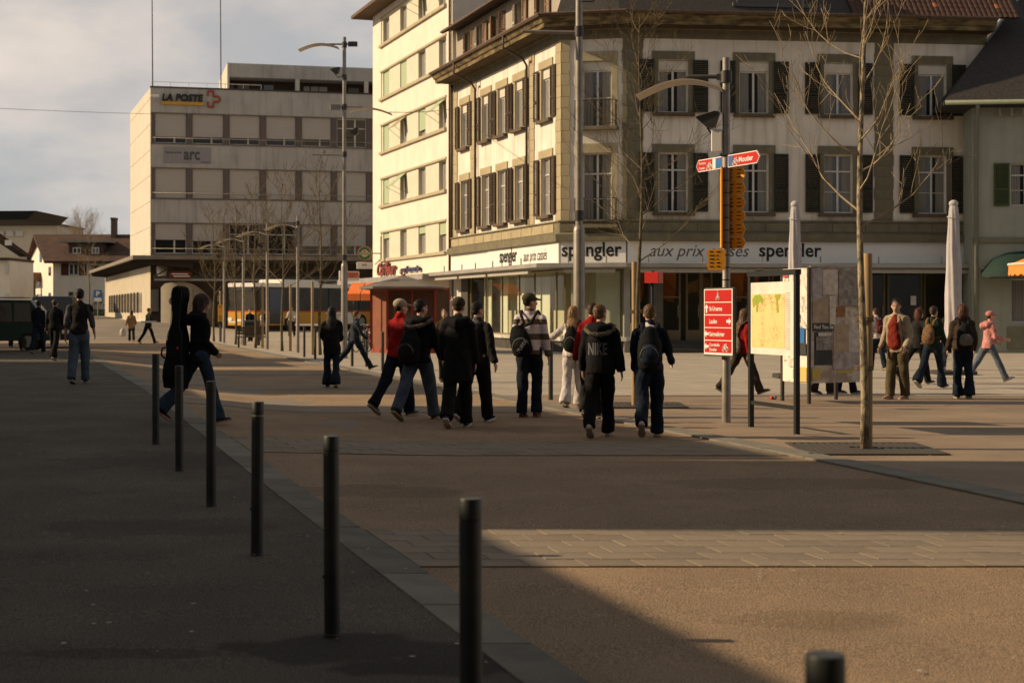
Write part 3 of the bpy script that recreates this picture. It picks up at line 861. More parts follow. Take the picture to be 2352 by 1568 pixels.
for a, b in ((.25, .5), (1.2, 2.1)):
    o = MB().box(a, b, .5, .55, .5, 3.0).build('display_panel', pan, shop); sub(fc, o)
mb = MB(); P(mb, fl); mb.box(.5, Ll, .3, 6, .36, .41); P(mb, fr_); mb.box(-1.5, Lr, .5, 6, .36, .41); P(mb, fl); mb.box(.5, Ll, .0, 6, 3.0, 3.05) 
mb.build('shop_floor', inn, shop)
# right face: columns, door groups, dark glass
colm = mat('grey_column', (.10, .09, .08), .6, (.08, .072, .064), 3)
pal = mat('pale_column', (.34, .34, .30), .6)
def pxbox(fac, a, b, y0, y1, z0, z1, name, m):
    x0, x1 = span(fac, a, b); o = MB().box(x0, x1, y0, y1, z0, z1).build(name, m, shop); sub(fac, o); return o
pxbox(fr_, 1872, 1890, -.02, .35, .0, 3.1, 'pillar', pal)
pxbox(fr_, 1905, 1928, .5, .9, .42, 3.1, 'pillar', pal)
pxbox(fr_, 1952, 1990, .2, .6, .42, 3.1, 'pillar', colm)
pxbox(fr_, 2590, 2615, .1, .4, .0, 3.1, 'pillar', pal)
pxbox(fr_, 2880, 2916, -.02, .4, .0, 3.1, 'pillar', colm)
dorf = mat('bronze_door_frame', (.15, .115, .06), .5, (.11, .085, .045), 3, metal=.3)
doorz = .44
def door(a, b, mid=True):
    x0, x1 = span(fr_, a, b)
    mb = MB()
    for x in (x0, x1 - .07): mb.box(x, x + .07, .45, .52, doorz, 3.05)
    mb.box(x0 + .07, x1 - .07, .45, .52, 2.98, 3.05); mb.box(x0 + .07, x1 - .07, .45, .52, doorz, doorz + .38)
    if mid: mb.box(x0 + .07, x1 - .07, .45, .52, 2.02, 2.07)
    o = mb.build('shop_door', dorf, shop); sub(fr_, o)
    g_ = MB().add([(x0 + .07, .483, doorz + .38), (x1 - .07, .483, doorz + .38), (x1 - .07, .483, 2.98), (x0 + .07, .483, 2.98)], [(0, 1, 2, 3)]).build('pane', shopglass, o, fix=False)
    h_ = MB().tube([(x1 - .11, .40, 1.3), (x1 - .11, .40, 1.75)], .014, 6).build('handle', steel, o)
for a, b, m_ in ((1992, 2050, True), (2066, 2112, False), (2112, 2146, False), (2196, 2256, True), (2262, 2320, False), (2325, 2400, False), (2410, 2470, False), (2480, 2540, False), (2545, 2590, False), (2622, 2668, False), (2675, 2780, False), (2785, 2880, False)): door(a, b, m_)
orb = mat('orange_cloth', (.55, .17, .03), .8, (.4, .12, .025), 2)
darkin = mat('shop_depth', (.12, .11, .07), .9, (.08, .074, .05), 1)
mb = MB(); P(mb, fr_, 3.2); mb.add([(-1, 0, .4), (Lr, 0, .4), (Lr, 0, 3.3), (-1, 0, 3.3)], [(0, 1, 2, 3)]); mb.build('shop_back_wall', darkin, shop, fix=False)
for a, b in ((1925, 1950), (1995, 2048), (2200, 2255), (2255, 2300)):
    x0, x1 = span(fr_, a, b)
    mb = MB(); P(mb, fr_); mb.add([(x0, 1.6, 2.55), (x1, 1.2, 2.3), (x1, 1.6, 1.85), (x0, 2.0, 2.1)], [(0, 1, 2, 3)]); mb.add([(x0, 1.1, 3.0), (x1, 1.1, 3.0), (x1, 1.2, 2.3), (x0, 1.6, 2.55)], [(0, 1, 2, 3)])
    mb.build('hanging_cloth', orb, shop, fix=False)
o = MB().box(0.1, Lr - .05, -.5, .4, .16, .30).box(.1, Lr - .05, -.15, .4, .301, .44).box(.1, Lr - .05, -.85, .4, -.1, .159).build('entrance_step', plinthm, shop); sub(fr_, o)
pxbox(fr_, 2744, 2760, .40, .44, 1.75, 2.1, 'paper_notice', whitep)
mb = MB(); P(mb, fr_); mb.box(0, Lr, .15, .2, 3.05, 4.1); P(mb, fl); mb.box(0.1, Ll, .15, .2, 3.05, 4.1); P(mb, fc); mb.box(0, Lc, .15, .2, 3.05, 4.1); mb.build('lintel_wall', stucco, shop)
def subx(root, fac, o):
    o.matrix_basis = Matrix.Translation(-Vector(root.location) + fac.O) @ Matrix.Rotation(fac.rz, 4, 'Z') @ o.matrix_basis
    return o
def PX(mb, root, fac, y=0):
    mb.X = Matrix.Translation(-Vector(root.location) + fac.at(0, y)) @ Matrix.Rotation(fac.rz, 4, 'Z'); return mb
# ================================================================== cream apartment house beside the shop
wl_ = Vector((-7.67, 87.0)); wr_ = Vector((-2.74, 72.64))
flat_ = thing('apartment_house', 'tall cream apartment house with rows of windows and green blinds left of the corner shop', 'building', (wl_.x, wl_.y, 0))
fw = Fac(wl_, wr_ - wl_)
Lw = (wr_ - wl_).length
cw_ = mat('cream_plaster', (.72, .665, .565), .92, (.65, .60, .505), 1.0, 7, bump=.1, bscale=50, streak=((.55, .46, .33), .25))
cband = mat('yellow_window_band', (.60, .57, .46), .92, (.54, .51, .41), 2)
ctrim = mat('cream_ledge', (.42, .37, .25), .9, (.34, .3, .2), 3)
greenb = mat('green_blind', (.36, .44, .29), .8, (.31, .39, .25), 2, stretch=(1, 1, 12))
tanb = mat('tan_blind', (.36, .30, .18), .8)
cols_ = [span(fw, a, b) for a, b in ((1146, 1166), (1196, 1219), (1251, 1275), (1313, 1338))]
ww_ = 1.3
holes = []
bx0, bx1 = fw.t(1143), fw.t(1339)
for k in range(6):
    lz = 4.22 + 2.88 * k
    for x0, x1 in cols_:
        c = (x0 + x1) / 2
        holes.append((c - ww_ / 2, c + ww_ / 2, lz + .1, lz + 1.5))
ztop = 17.75
mb = MB(); PX(mb, flat_, fw)
wall_mesh(mb, 0, Lw + .0, 2.0, ztop, [(bx0, bx1, 4.22 + 2.88 * k + .1, 4.22 + 2.88 * k + 1.5) for k in range(5)], .06)
mb.add([(0, 0, 0), (0, 12, 0), (0, 12, ztop), (0, 0, ztop)], [(0, 1, 2, 3)]); mb.add([(Lw, 0, 10), (Lw, 9, 10), (Lw, 9, ztop), (Lw, 0, ztop)], [(0, 3, 2, 1)])
mb.add([(0, 12, 0), (Lw, 12, 0), (Lw, 12, ztop), (0, 12, ztop)], [(0, 1, 2, 3)])
mb.build('wall', cw_, flat_, fix=False)
hh = [h for h in holes if h[3] < ztop]
for k in range(5):
    mb = MB(); PX(mb, flat_, fw, .05)
    z0, z1 = 4.22 + 2.88 * k + .1, 4.22 + 2.88 * k + 1.5
    wall_mesh(mb, bx0, bx1, z0, z1, [(h[0], h[1], max(h[2], z0 + .004), min(h[3], z1 - .004)) for h in hh if z0 < (h[2] + h[3]) / 2 < z1], .22)
    mb.build('window_band', cband, flat_, fix=False)
mb = MB(); PX(mb, flat_, fw, .6); mb.add([(.1, 0, 2), (Lw, 0, 2), (Lw, 0, ztop), (.1, 0, ztop)], [(0, 1, 2, 3)]); mb.build('inner_wall', roomm, flat_, fix=False)
for k in range(5):
    lz = 4.22 + 2.88 * k
    subx(flat_, fw, MB().box(bx0 - .06, bx1 + .05, -.13, .0, lz - .05, lz + .095).build('window_ledge', ctrim, flat_))
    subx(flat_, fw, MB().box(bx0 - .06, bx1 + .05, -.05, .0, lz + 1.505, lz + 1.60).build('window_ledge', ctrim, flat_))
bl_state = {  # (row from the ground, column): (colour, how far down, tilted out)
    (4, 2): (greenb, .5, 1), (4, 3): (greenb, .35, 1), (3, 0): (greenb, 1, 0), (3, 1): (greenb, 1, 0), (2, 0): (greenb, 1, 0), (2, 1): (tanb, .4, 1), (2, 2): (greenb, .75, 0), (2, 3): (greenb, .45, 1),
    (1, 0): (greenb, .94, 0), (1, 1): (greenb, .5, 1), (0, 0): (greenb, .22, 0), (0, 2): (greenb, .27, 0), (0, 3): (greenb, .42, 0)}
for k in range(5):
    lz = 4.22 + 2.88 * k + .1
    for i, (x0, x1) in enumerate(cols_):
        c = (x0 + x1) / 2
        f = add_window(flat_, c, lz, ww_, 1.4, .2, 0, 2, 0); subx(flat_, fw, f)
        st = bl_state.get((k, i))
        if st:
            m_, fr2, out = st
            h = 1.4 * fr2
            if not out:
                o = MB().box(-ww_ / 2 + .02, ww_ / 2 - .02, -.0, .02, 1.4 - h, 1.4).build('blind', m_, flat_, loc=(c, .10, lz)); subx(flat_, fw, o)
            else:
                L2 = 1.25 * (h / .7) * .8
                o = MB().add([(-ww_ / 2 + .02, 0, 1.38), (ww_ / 2 - .02, 0, 1.38), (ww_ / 2 - .02, -L2 * .75, 1.38 - L2 * .66), (-ww_ / 2 + .02, -L2 * .75, 1.38 - L2 * .66)], [(0, 1, 2, 3)]).add([(-ww_ / 2 + .02, .012, 1.38), (ww_ / 2 - .02, .012, 1.38), (ww_ / 2 - .02, -L2 * .75 + .01, 1.365 - L2 * .66), (-ww_ / 2 + .02, -L2 * .75 + .01, 1.365 - L2 * .66)], [(3, 2, 1, 0)]).build('blind', m_, flat_, loc=(c, .02, lz), fix=False); subx(flat_, fw, o)
                o = MB().tube([(-ww_ / 2 + .04, -L2 * .75 + .02, 1.38 - L2 * .66), (-ww_ / 2 + .04, .05, .35)], .012, 5).tube([(ww_ / 2 - .04, -L2 * .75 + .02, 1.38 - L2 * .66), (ww_ / 2 - .04, .05, .35)], .012, 5).build('blind_arm', steel, flat_, loc=(c, 0, lz)); subx(flat_, fw, o)
mb = MB(); PX(mb, flat_, fw)
mb.prism([(-1.0, ztop - .05), (-1.0, ztop + .12), (5, ztop + 2.2), (12.9, ztop + .12), (12.9, ztop - .05)], -1.0, Lw + .3, 'x')
mb.build('roof', mat('brown_roof', (.13, .085, .05), .8, (.08, .05, .03), 3), flat_)
mb = MB(); PX(mb, flat_, fw); mb.tube([(Lw - .18, -.08, ztop), (Lw - .18, -.08, 3.2)], .06, 8); mb.build('downpipe', pipem, flat_, smooth=True)
# grey block standing behind, filling the gap above the shop's attic
gb = thing('grey_gable_block', 'plain dark grey gable wall rising behind the attic of the corner shop building', 'building', (-1.5, 78, 0))
MB().box(-1.4, 9, 0, 8, 0, 24).build('wall', mat('dark_grey_render', (.075, .062, .058), .95, (.066, .055, .05), 2), gb)
MB().box(-1.6, 9.2, -.2, 8.2, 24, 24.3).build('roof', tile_dark, gb)
# ground floor canopy, fascia and lettering
o = MB().bbox(-2.2, Lw + .2, -1.5, .2, 2.98, 3.24, .02).build('canopy', canm, flat_); subx(flat_, fw, o)
o = MB().box(0, 1.2, -.0, .3, 0, 3).box(5, 5.5, 0, .3, 0, 3).box(9.7, 10.2, 0, .3, 0, 3).box(Lw - .6, Lw, 0, .3, 0, 3).build('ground_floor_pier', plinthm, flat_); subx(flat_, fw, o)
o = MB().add([(0, .35, 0), (Lw, .35, 0), (Lw, .35, 3), (0, .35, 3)], [(0, 1, 2, 3)]).build('ground_floor_glass', glassd, flat_, fix=False); subx(flat_, fw, o)
redl = mat('lettering_dark_red', (.23, .05, .04), .6); navl = mat('lettering_navy', (.05, .05, .12), .6)
def signw_(root, fac, txt, a, b, ya, yb, m, y=-.12, **k):
    x0, x1 = fac.t(a), fac.t(b); z0 = fac.z(yb, (a + b) / 2); H = fac.z(ya, (a + b) / 2) - z0
    o = text(txt, 1, m, root, 0, 0, 0, width=x1 - x0, **k)
    me = o.data; co = np.empty(len(me.vertices) * 3); me.vertices.foreach_get('co', co); co = co.reshape(-1, 3)
    co[:, 2] = (co[:, 2] - co[:, 2].min()) / (co[:, 2].max() - co[:, 2].min()) * H
    me.vertices.foreach_set('co', co.ravel()); me.update()
    o.location = (x0, y, z0); subx(root, fac, o); return o
signw_(flat_, fw, 'Coiffeur', 1139, 1193, 787, 825, redl, bold=.03, shear=.35, depth=.05)
signw_(flat_, fw, 'parfumerie', 1211, 1267, 797, 820, navl, bold=.03, depth=.05)

# ================================================================== round beer sign and white box on a bracket
Ysg = 84.0
bs = thing('bracket_sign', 'round green and white beer sign with a white box sign below on a wall bracket', 'sign', (gx(838, Ysg), Ysg, gz(582, Ysg)), .0)
sr = mat('sign_red', (.42, .06, .03), .5); sgn = mat('sign_green', (.05, .17, .05), .5); beige = mat('sign_beige', (.6, .5, .36), .5)
def disc(r, y0, y1, m, name, n=32):
    return MB().prism([(r * math.cos(6.2832 * i / n), r * math.sin(6.2832 * i / n)) for i in range(n)], y0, y1, 'y').build(name, m, bs)
disc(.41, -.08, .08, sr, 'rim'); disc(.37, -.09, .09, beige, 'face'); disc(.345, -.1, .1, sgn, 'green_ring'); disc(.2, -.11, .11, beige, 'centre')
MB().box(-.3, .3, -.125, -.115, -.075, .055).build('name_band', beige, bs)
MB().prism([(0, .17), (.03, .1), (.09, .1), (.045, .06), (-.045, .06), (-.09, .1), (-.03, .1)], -.128, -.112, 'y').build('red_star', sr, bs)
text('Heineken', .13, sgn, bs, -.26, -.13, -.05, width=.52, bold=.01)
MB().bbox(-.43, .43, -.1, .1, -.82, -.46, .02).build('white_box', whitep, bs)
text('BAR', .15, inkg, bs, -.13, -.105, -.66, width=.26, bold=.01)
MB().tube([(.4, 0, 0), (.85, 0, .0)], .03, 6).tube([(.55, 0, -.6), (.85, 0, -.3), (.85, 0, .9)], .022, 6).build('bracket', steeld, bs)
Yp = 78.0
ps = thing('shop_sign_box', 'small red and white lettered sign box hanging behind the tall lamp post', 'sign', (gx(808, Yp), Yp, gz(645, Yp)), R(12))
MB().bbox(-.36, .36, -.12, .12, 0, .46, .02).build('case', whitep, ps)
pr = mat('sign_pale_red', (.62, .20, .15), .5)
MB().box(-.32, .34, -.128, -.121, .14, .44).build('face', pr, ps)
text('Carlton', .14, sr, ps, -.24, -.135, .30, width=.5, bold=.012); text('PIZZA', .1, sr, ps, -.2, -.135, .18, width=.42, bold=.012)
MB().box(-.62, -.5, -.13, .13, -.02, .5).build('end_panel', whitep, ps)

# ================================================================== post building
D0 = (-22.9, 100.0)
fp = Fac(D0, (1, .2467)); D0v = Vector((*D0, 0))
fs_ = Fac((-27.3, 112.9), (22.9 * -1 + 27.3, 100 - 112.9))        # left, sunlit end
post = thing('post_building', 'grey concrete post building with shuttered window bands and a yellow underlined sign', 'building', (D0[0], D0[1], 0))
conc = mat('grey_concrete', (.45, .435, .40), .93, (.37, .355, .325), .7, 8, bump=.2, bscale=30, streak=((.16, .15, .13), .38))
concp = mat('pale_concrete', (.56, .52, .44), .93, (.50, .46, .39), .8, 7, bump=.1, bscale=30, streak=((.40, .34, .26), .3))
Lp = 30.0
zt = 15.67
rows_ = [(12.19, 14.06), (8.70, 10.58), (5.17, 7.09)]
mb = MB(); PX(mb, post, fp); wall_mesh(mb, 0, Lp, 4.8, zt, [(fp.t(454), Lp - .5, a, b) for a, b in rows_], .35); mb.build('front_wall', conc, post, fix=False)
mb = MB(); PX(mb, post, fs_)
Ls = (Vector((-27.3, 112.9)) - Vector(D0)).length
mb.add([(0, 0, 4.0), (Ls - .01, 0, 4.0), (Ls - .01, 0, zt), (0, 0, zt)], [(0, 1, 2, 3)]); mb.add([(0, 0, 4), (0, 0, zt), (4, 25, zt), (4, 25, 4)], [(0, 1, 2, 3)])
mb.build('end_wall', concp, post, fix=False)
mb = MB(); PX(mb, post, fp); mb.box(.0, Lp, .05, 12, zt - .3, zt - .28); mb.build('flat_roof', conc, post)
mb = MB(); PX(mb, post, fp); mb.box(-.03, Lp, -.04, .3, zt, zt + .1); mb.build('roof_edge', steeld, post)
# joints of the end wall panels
for z in frange(5.2, 15, 1.63)[:7]:
    o = MB().box(0, Ls, -.012, -.002, z, z + .03).build('panel_joint', ctrim, post); subx(post, fs_, o)
pierm = mat('dark_pier', (.13, .105, .095), .7, (.11, .09, .08), 2)
rollb = mat('roller_shutter', (.43, .405, .365), .8, (.39, .365, .33), 1, stretch=(1, 1, 14))
pier_px = [(454, 464), (559.6, 576.6), (671, 688), (780, 797.6), (888, 905), (994, 1011), (1100, 1117)]
px_x = [(fp.t(a), fp.t(b)) for a, b in pier_px]
bay = (px_x[-1][0] - px_x[1][0]) / 5
while px_x[-1][1] < Lp - 3: px_x.append((px_x[-1][0] + bay, px_x[-1][1] + bay))
stt = {(0, 5): 0, (2, 2): 0, (2, 3): 0, (0, 0): .8, (0, 1): .78, (0, 2): .78, (0, 3): .78, (0, 4): .76, (2, 0): .55, (2, 1): .58, (2, 4): .72, (2, 5): .7}
for r, (za, zb) in enumerate(rows_):
    for (a, b) in px_x:
        o = MB().box(a, b, .02, .33, za, zb).build('pier', pierm, post); subx(post, fp, o)
    for i in range(len(px_x) - 1):
        a, b = px_x[i][1], px_x[i + 1][0]
        w = b - a
        f = add_window(post, (a + b) / 2, za, w, zb - za, .22, .35 if stt.get((r, i)) == 0 else 0, 1, 0, cur=False); subx(post, fp, f)
        mu = MB().box(w * .12 - .05, w * .12 + .05, -.01, .04, .05, zb - za - .05).mesh('mullion', winf) if (r, i) not in CACHE else None
        put('mullion', mu, f)
        fr3 = stt.get((r, i), 1.0)
        if fr3 > 0:
            o = MB().box(a + .03, b - .03, .12, .16, za + (zb - za) * (1 - fr3) + .02, zb - .01).build('roller_shutter', rollb, post); subx(post, fp, o)
    o = MB().tube([(px_x[0][0], .02, za + .32), (Lp - .6, .02, za + .32)], .022, 6).build('window_rail', steel, post, smooth=True); subx(post, fp, o)
    o = MB().box(px_x[0][0] - .05, Lp - .5, -.06, -.003, za - .08, za - .01).box(px_x[0][0] - .05, Lp - .5, -.03, -.003, zb + .01, zb + .05).build('window_ledge', pierm, post); subx(post, fp, o)
# penthouse
x0 = fp.t(661) + 0.6
ph = MB(); PX(ph, post, fp, 2.2)
zc = 16.63; zp = 17.75
ph.box(x0, Lp, 0, 8, 16.85, zp); ph.build('penthouse_roof_band', conc, post)
ph = MB(); PX(ph, post, fp, 2.2); ph.box(x0, Lp, 1.6, 8, 15.4, 16.85); ph.build('penthouse_wall', mat('penthouse_wood', (.07, .04, .025), .8, (.045, .027, .018), 4), post)
ph = MB(); PX(ph, post, fp, 2.2); ph.box(x0 - .02, x0 + .12, -.01, 9, 15.4, zp + .02); ph.build('penthouse_end', concp, post)
for a in (885, 1096): 
    xx = fp.t(a) + .4; o = MB().box(xx - .14, xx + .14, 2.2, 2.4, 15.4, 16.85).build('penthouse_post', concp, post); subx(post, fp, o)
for a, b, m_ in ((686, 693, curtain), (707, 742, curtain), (788, 818, glassd), (912, 930, rollb), (934, 957, rollb), (960, 985, rollb), (1050, 1083, curtain)):
    o = MB().box(fp.t(a) + .4, fp.t(b) + .4, 3.72, 3.79, 15.6, 16.6).build('penthouse_window', m_, post); subx(post, fp, o)
mb = MB(); PX(mb, post, fp)
for x in frange(.1, 7.0, 1.15): mb.tube([(x, .5, zt), (x, .5, zt + .45)], .015, 5)
mb.tube([(.1, .5, zt + .45), (7, .5, zt + .45)], .018, 5); mb.build('roof_railing', whitep, post)
for a, yb_ in ((459, 257), (666, 255)):
    xx = fp.t(a); o = MB().tube([(xx, 1.0, zt), (xx - .05, 1.0, zt + 8), (xx - .06, 1.0, zt + 15)], [.04, .03, .02], 6).build('antenna_mast', steeld, post); subx(post, fp, o)
# letters
yel = mat('sign_yellow', (.60, .33, .03), .5)
signw_(post, fp, 'LA POSTE', 486, 610, 283, 305, inkm, y=-.12, bold=.035, shear=.15, depth=.05)
x0, x1 = fp.t(484), fp.t(611)
o = MB().box(x0, x1, -.12, -.02, fp.z(316, 548), fp.z(306, 548)).build('yellow_bar', yel, post); subx(post, fp, o)
# red cross outline with an arrow tip
cx, czz = fp.t(632), fp.z(298, 632)
s_ = .17
cr_ = [(-1, 1), (-1, 3), (1, 3), (1, 1), (3, 1), (3.6, 0), (3, -1), (1, -1), (1, -3), (-1, -3), (-1, -1)]
mb = MB()
for i in range(len(cr_)):
    if i in (10,): continue
    a, b = cr_[i], cr_[(i + 1) % len(cr_)]
    mb.tube([(a[0] * s_, 0, a[1] * s_), (b[0] * s_, 0, b[1] * s_)], .055, 4)
o = mb.build('red_cross_outline', sr, post, loc=(cx, -.1, czz)); subx(post, fp, o)
ban = mat('banner_grey', (.27, .265, .27), .8, (.25, .245, .25), 2)
x0, x1 = fp.t(492), fp.t(633)
o = MB().box(x0, x1, -.04, -.003, fp.z(490, 560), fp.z(442, 560)).build('banner', ban, post); subx(post, fp, o)
ban_ink = mat('banner_ink', (.09, .085, .085), .8)
signw_(post, fp, 'haute école', 497, 545, 453, 461, ban_ink, y=-.048, bold=.02)
signw_(post, fp, 'arc', 551, 600, 455, 481, ban_ink, y=-.048, bold=.03)
signw_(post, fp, 'www.he-arc.ch', 604, 631, 484, 489, ban_ink, y=-.048, bold=.01)
o = MB().tube([(0, 0, 0), (0, -.5, .05)], .04, 6).bbox(-.28, .28, -.8, -.45, -.03, .12, .03).build('floodlight', whitep, post, loc=(fp.t(456) + .15, 0, 15.0)); subx(post, fp, o)
# big canopy with steel truss, ground floor, entrance drum
canl = MB()
def wpt(px, Y, z): return (gx(px, Y) - post.location.x, Y - post.location.y, z)
E0 = Vector((-23.3, 97.0, 0)); bd = Vector((-.339, 1, 0)); fd_ = Vector((1, .2467, 0)).normalized()
E1 = E0 + bd * 38; E2 = E0 + fd_ * 34
i0 = E0 + fd_ * .9 + bd * 3.5
mb = MB(); mb.X = Matrix.Translation(-D0v)
zc0, zc1 = 4.72, 4.95
a, b, c, d = E0, E1, E1 + Vector((7, 0, 0)), E0 + fd_ * 34 + Vector((-.6, 5, 0))
for (p, q, r_, s2) in ((E0, E1, E1 + Vector((6, 2, 0)), E0 + Vector((6, 7, 0))), (E0, E0 + Vector((6, 7, 0)), E2 + Vector((-1.5, 6, 0)), E2)):
    mb.add([(*v[:2], z) for z in (zc0, zc1) for v in (p, q, r_, s2)], [(0, 1, 2, 3), (7, 6, 5, 4), (0, 4, 5, 1), (1, 5, 6, 2), (2, 6, 7, 3), (3, 7, 4, 0)])
mb.build('canopy_roof', mat('canopy_roof_metal', (.22, .19, .15), .6, (.17, .145, .115), 1, metal=.1), post)
ribm = mat('canopy_soffit', (.035, .03, .024), .8)
mb = MB(); mb.X = Matrix.Translation(-D0v)
k = .7
while k < 37:
    p = E0 + bd * k + Vector((.2, 0, 0)); mb.add([(p.x, p.y, 4.45), (p.x + 3.4, p.y + .9, 4.2), (p.x + 3.4, p.y + .9, 4.715), (p.x, p.y, 4.715), (p.x, p.y + .1, 4.45), (p.x + 3.4, p.y + 1, 4.2), (p.x + 3.4, p.y + 1, 4.715), (p.x, p.y + .1, 4.715)], [(0, 1, 2, 3), (7, 6, 5, 4), (0, 4, 5, 1), (3, 2, 6, 7)]); k += .9
mb.build('canopy_rib', ribm, post)
fcan = Fac((E0.x, E0.y), (1, .2467))
mb = MB(); PX(mb, post, fcan, 1.2)
xa, xb = 1.3, 33
mb.box(xa, xb, -.1, .1, 3.55, 3.72); mb.box(xa, xb, -.1, .1, 4.55, 4.7)
k = xa; up = True
while k < xb - 1.6:
    mb.tube([(k, 0, 3.65 if up else 4.6), (k + 1.55, 0, 4.6 if up else 3.65)], .05, 5); k += 1.55; up = not up
mb.build('steel_truss', steeld, post)
o = MB().box(xa, xb, 1.05, 1.09, 3.42, 3.54).build('pale_rail', canm, post); subx(post, fcan, o)
# ground floor walls
fs2 = Fac((-34.96, 135.6), (34.96 - 22.9, 100 - 135.6))
L2_ = math.hypot(34.96 - 22.9, 35.6)
lowm = mat('low_panel_wall', (.46, .41, .31), .85, (.40, .355, .27), .8)
mb = MB(); PX(mb, post, fs2); mb.add([(0, 0, .3), (L2_, 0, .3), (L2_, 0, 4.5), (0, 0, 4.5)], [(0, 1, 2, 3)]); mb.build('side_wall', lowm, post, fix=False)
gl2 = mat('side_window_glass', (.30, .27, .2), .15, (.2, .18, .14), 1.2)
xa, xb = fs2.t(331), fs2.t(426)
for i in range(11):
    a = xa + (xb - xa) * i / 11; b = xa + (xb - xa) * (i + 1) / 11
    o = MB().box(a + .12, b - .12, -.03, -.003, 1.45, 2.75).build('side_window', gl2, post); subx(post, fs2, o)
    o = MB().box(a - .1, a + .1, -.12, -.003, 1.4, 2.8).build('window_fin', pierm, post); subx(post, fs2, o)
o = MB().box(0, L2_, -.25, -.003, .2, .95).build('low_plinth', concp, post); subx(post, fs2, o)
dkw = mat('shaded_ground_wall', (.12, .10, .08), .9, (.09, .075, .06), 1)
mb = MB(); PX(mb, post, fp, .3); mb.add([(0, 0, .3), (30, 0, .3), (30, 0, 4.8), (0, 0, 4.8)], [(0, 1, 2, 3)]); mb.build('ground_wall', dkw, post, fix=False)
drumm = mat('beige_panel', (.34, .30, .225), .7, (.29, .255, .19), 1.5)
mb = MB()
xa, xb = fp.t(482), fp.t(645)
n = 14; W2 = xb - xa
vs = []
for i in range(n + 1):
    u = i / n; x = xa + W2 * u; y = -1.4 * math.sin(math.pi * (.15 + .85 * u)) 
    zz = 3.25 - 1.6 * max(0, u - .35) ** 2 * 1.9 + .12 * math.sin(math.pi * u)
    if u < .08: zz -= .25 * (1 - u / .08)
    vs += [(x, y, .5), (x, y, zz)]
mb.add(vs, [(2 * i, 2 * i + 2, 2 * i + 3, 2 * i + 1) for i in range(n)])
mb.add([vs[2 * i + 1] for i in range(n + 1)] + [(vs[2 * i + 1][0], .3, vs[2 * i + 1][2]) for i in range(n + 1)], [(i, i + 1, n + 2 + i, n + 1 + i) for i in range(n)])
o = mb.build('entrance_drum', drumm, post, fix=False, smooth='auto'); subx(post, fp, o)
for u in (.33, .58, .8):
    x = xa + W2 * u; y = -1.4 * math.sin(math.pi * (.15 + .85 * u)) - .01
    o = MB().box(x - .015, x + .015, y - .01, y, .6, 2.9).build('panel_seam', pierm, post); subx(post, fp, o)
for u, r_ in ((.22, .28), (.86, .22)):
    x = xa + W2 * u; y = -1.4 * math.sin(math.pi * (.15 + .85 * u)) - .02
    o = MB().prism([(x + r_ * math.cos(q * .3927), 2.15 + r_ * math.sin(q * .3927)) for q in range(16)], y - .02, y, 'y').build('round_window', pierm, post); subx(post, fp, o)
o = MB().bbox(fp.t(505), fp.t(571), -2.0, -1.8, 3.55, 4.0, .03).build('red_sign_box', mat('dark_red_sign', (.13, .02, .015), .6), post); subx(post, fp, o)
o = MB().box(fp.t(512), fp.t(560), -2.02, -2.003, 3.80, 3.86).box(fp.t(518), fp.t(566), -2.02, -2.003, 3.66, 3.72).build('white_lines', whitep, post); subx(post, fp, o)
o = MB().box(fp.t(452), fp.t(476), -.1, -.0, 1.5, 2.9).build('notice_board', mat('notice_board', (.2, .19, .17), .7), post); subx(post, fp, o)
o = MB().tube([(0, 0, 0), (0, -.2, -.5), (.1, -.2, -.8)], [.35, .3, .05], 10).build('globe_lamp', whitep, post, loc=(.7, -.5, 4.3), smooth=True); subx(post, fp, o)

# ================================================================== yellow bus
bus = thing('bus', 'yellow and white articulated post bus standing at the stop in front of the post building', 'bus', (gx(519, 95), 95.0, g(gx(519, 95), 95)), 0)
fb = Fac((gx(519, 95), 95.0), (.83, -.557))     # front face: left to right
ybus = mat('bus_yellow', (.55, .28, .018), .35, (.5, .25, .015), 1); wbus = mat('bus_white', (.75, .73, .68), .35, (.7, .68, .62), 1); rbus = mat('bus_red', (.5, .03, .015), .4); dbus = mat('bus_dark', (.02, .02, .018), .4)
Wb = 2.5
ang = fb.rz
bm = MB(); Lb_ = 17.0
prof = [(.02, .35), (0, .9), (0, 1.35), (Wb, 1.35), (Wb, .9), (Wb - .02, .35)]
def bbuild(mb, name, m, **k):
    o = mb.build(name, m, bus, **k); o.rotation_euler = (0, 0, ang); return o
def rbody(z0, z1, inset=0, y0=0, y1=Lb_, r=.18):
    p = [(inset + r, y0), (Wb - inset - r, y0), (Wb - inset, y0 + r), (Wb - inset, y1), (inset, y1), (inset, y0 + r)]
    return MB().prism([(x, y) for x, y in p], z0, z1, 'z')
bbuild(rbody(.32, 1.12), 'lower_body', ybus)
bbuild(rbody(1.12, 1.2, -.006), 'red_stripe', rbus)
bbuild(rbody(1.2, 2.62, .02, .04), 'window_body', mat('bus_glass', (.025, .025, .02), .22, (.05, .045, .035), .8, spec=.3))
bbuild(rbody(2.62, 2.86, .0), 'roof', wbus)
bbuild(MB().bbox(.25, Wb - .25, 2.5, 6.0, 2.86, 3.1, .1), 'roof_unit', wbus)
bbuild(MB().bbox(.25, Wb - .25, 8.5, 12.5, 2.86, 3.08, .1), 'roof_unit', wbus)
for x in (.35, Wb - .35):
    bbuild(MB().prism([(x + .17 * math.cos(i * .52), .68 + .13 * math.sin(i * .52)) for i in range(12)], -.03, .05, 'y'), 'headlight', wbus)
bbuild(MB().box(.85, 1.65, -.015, .0, .55, .70).box(.25, .8, -.012, 0, .48, .56), 'number_plate', wbus)
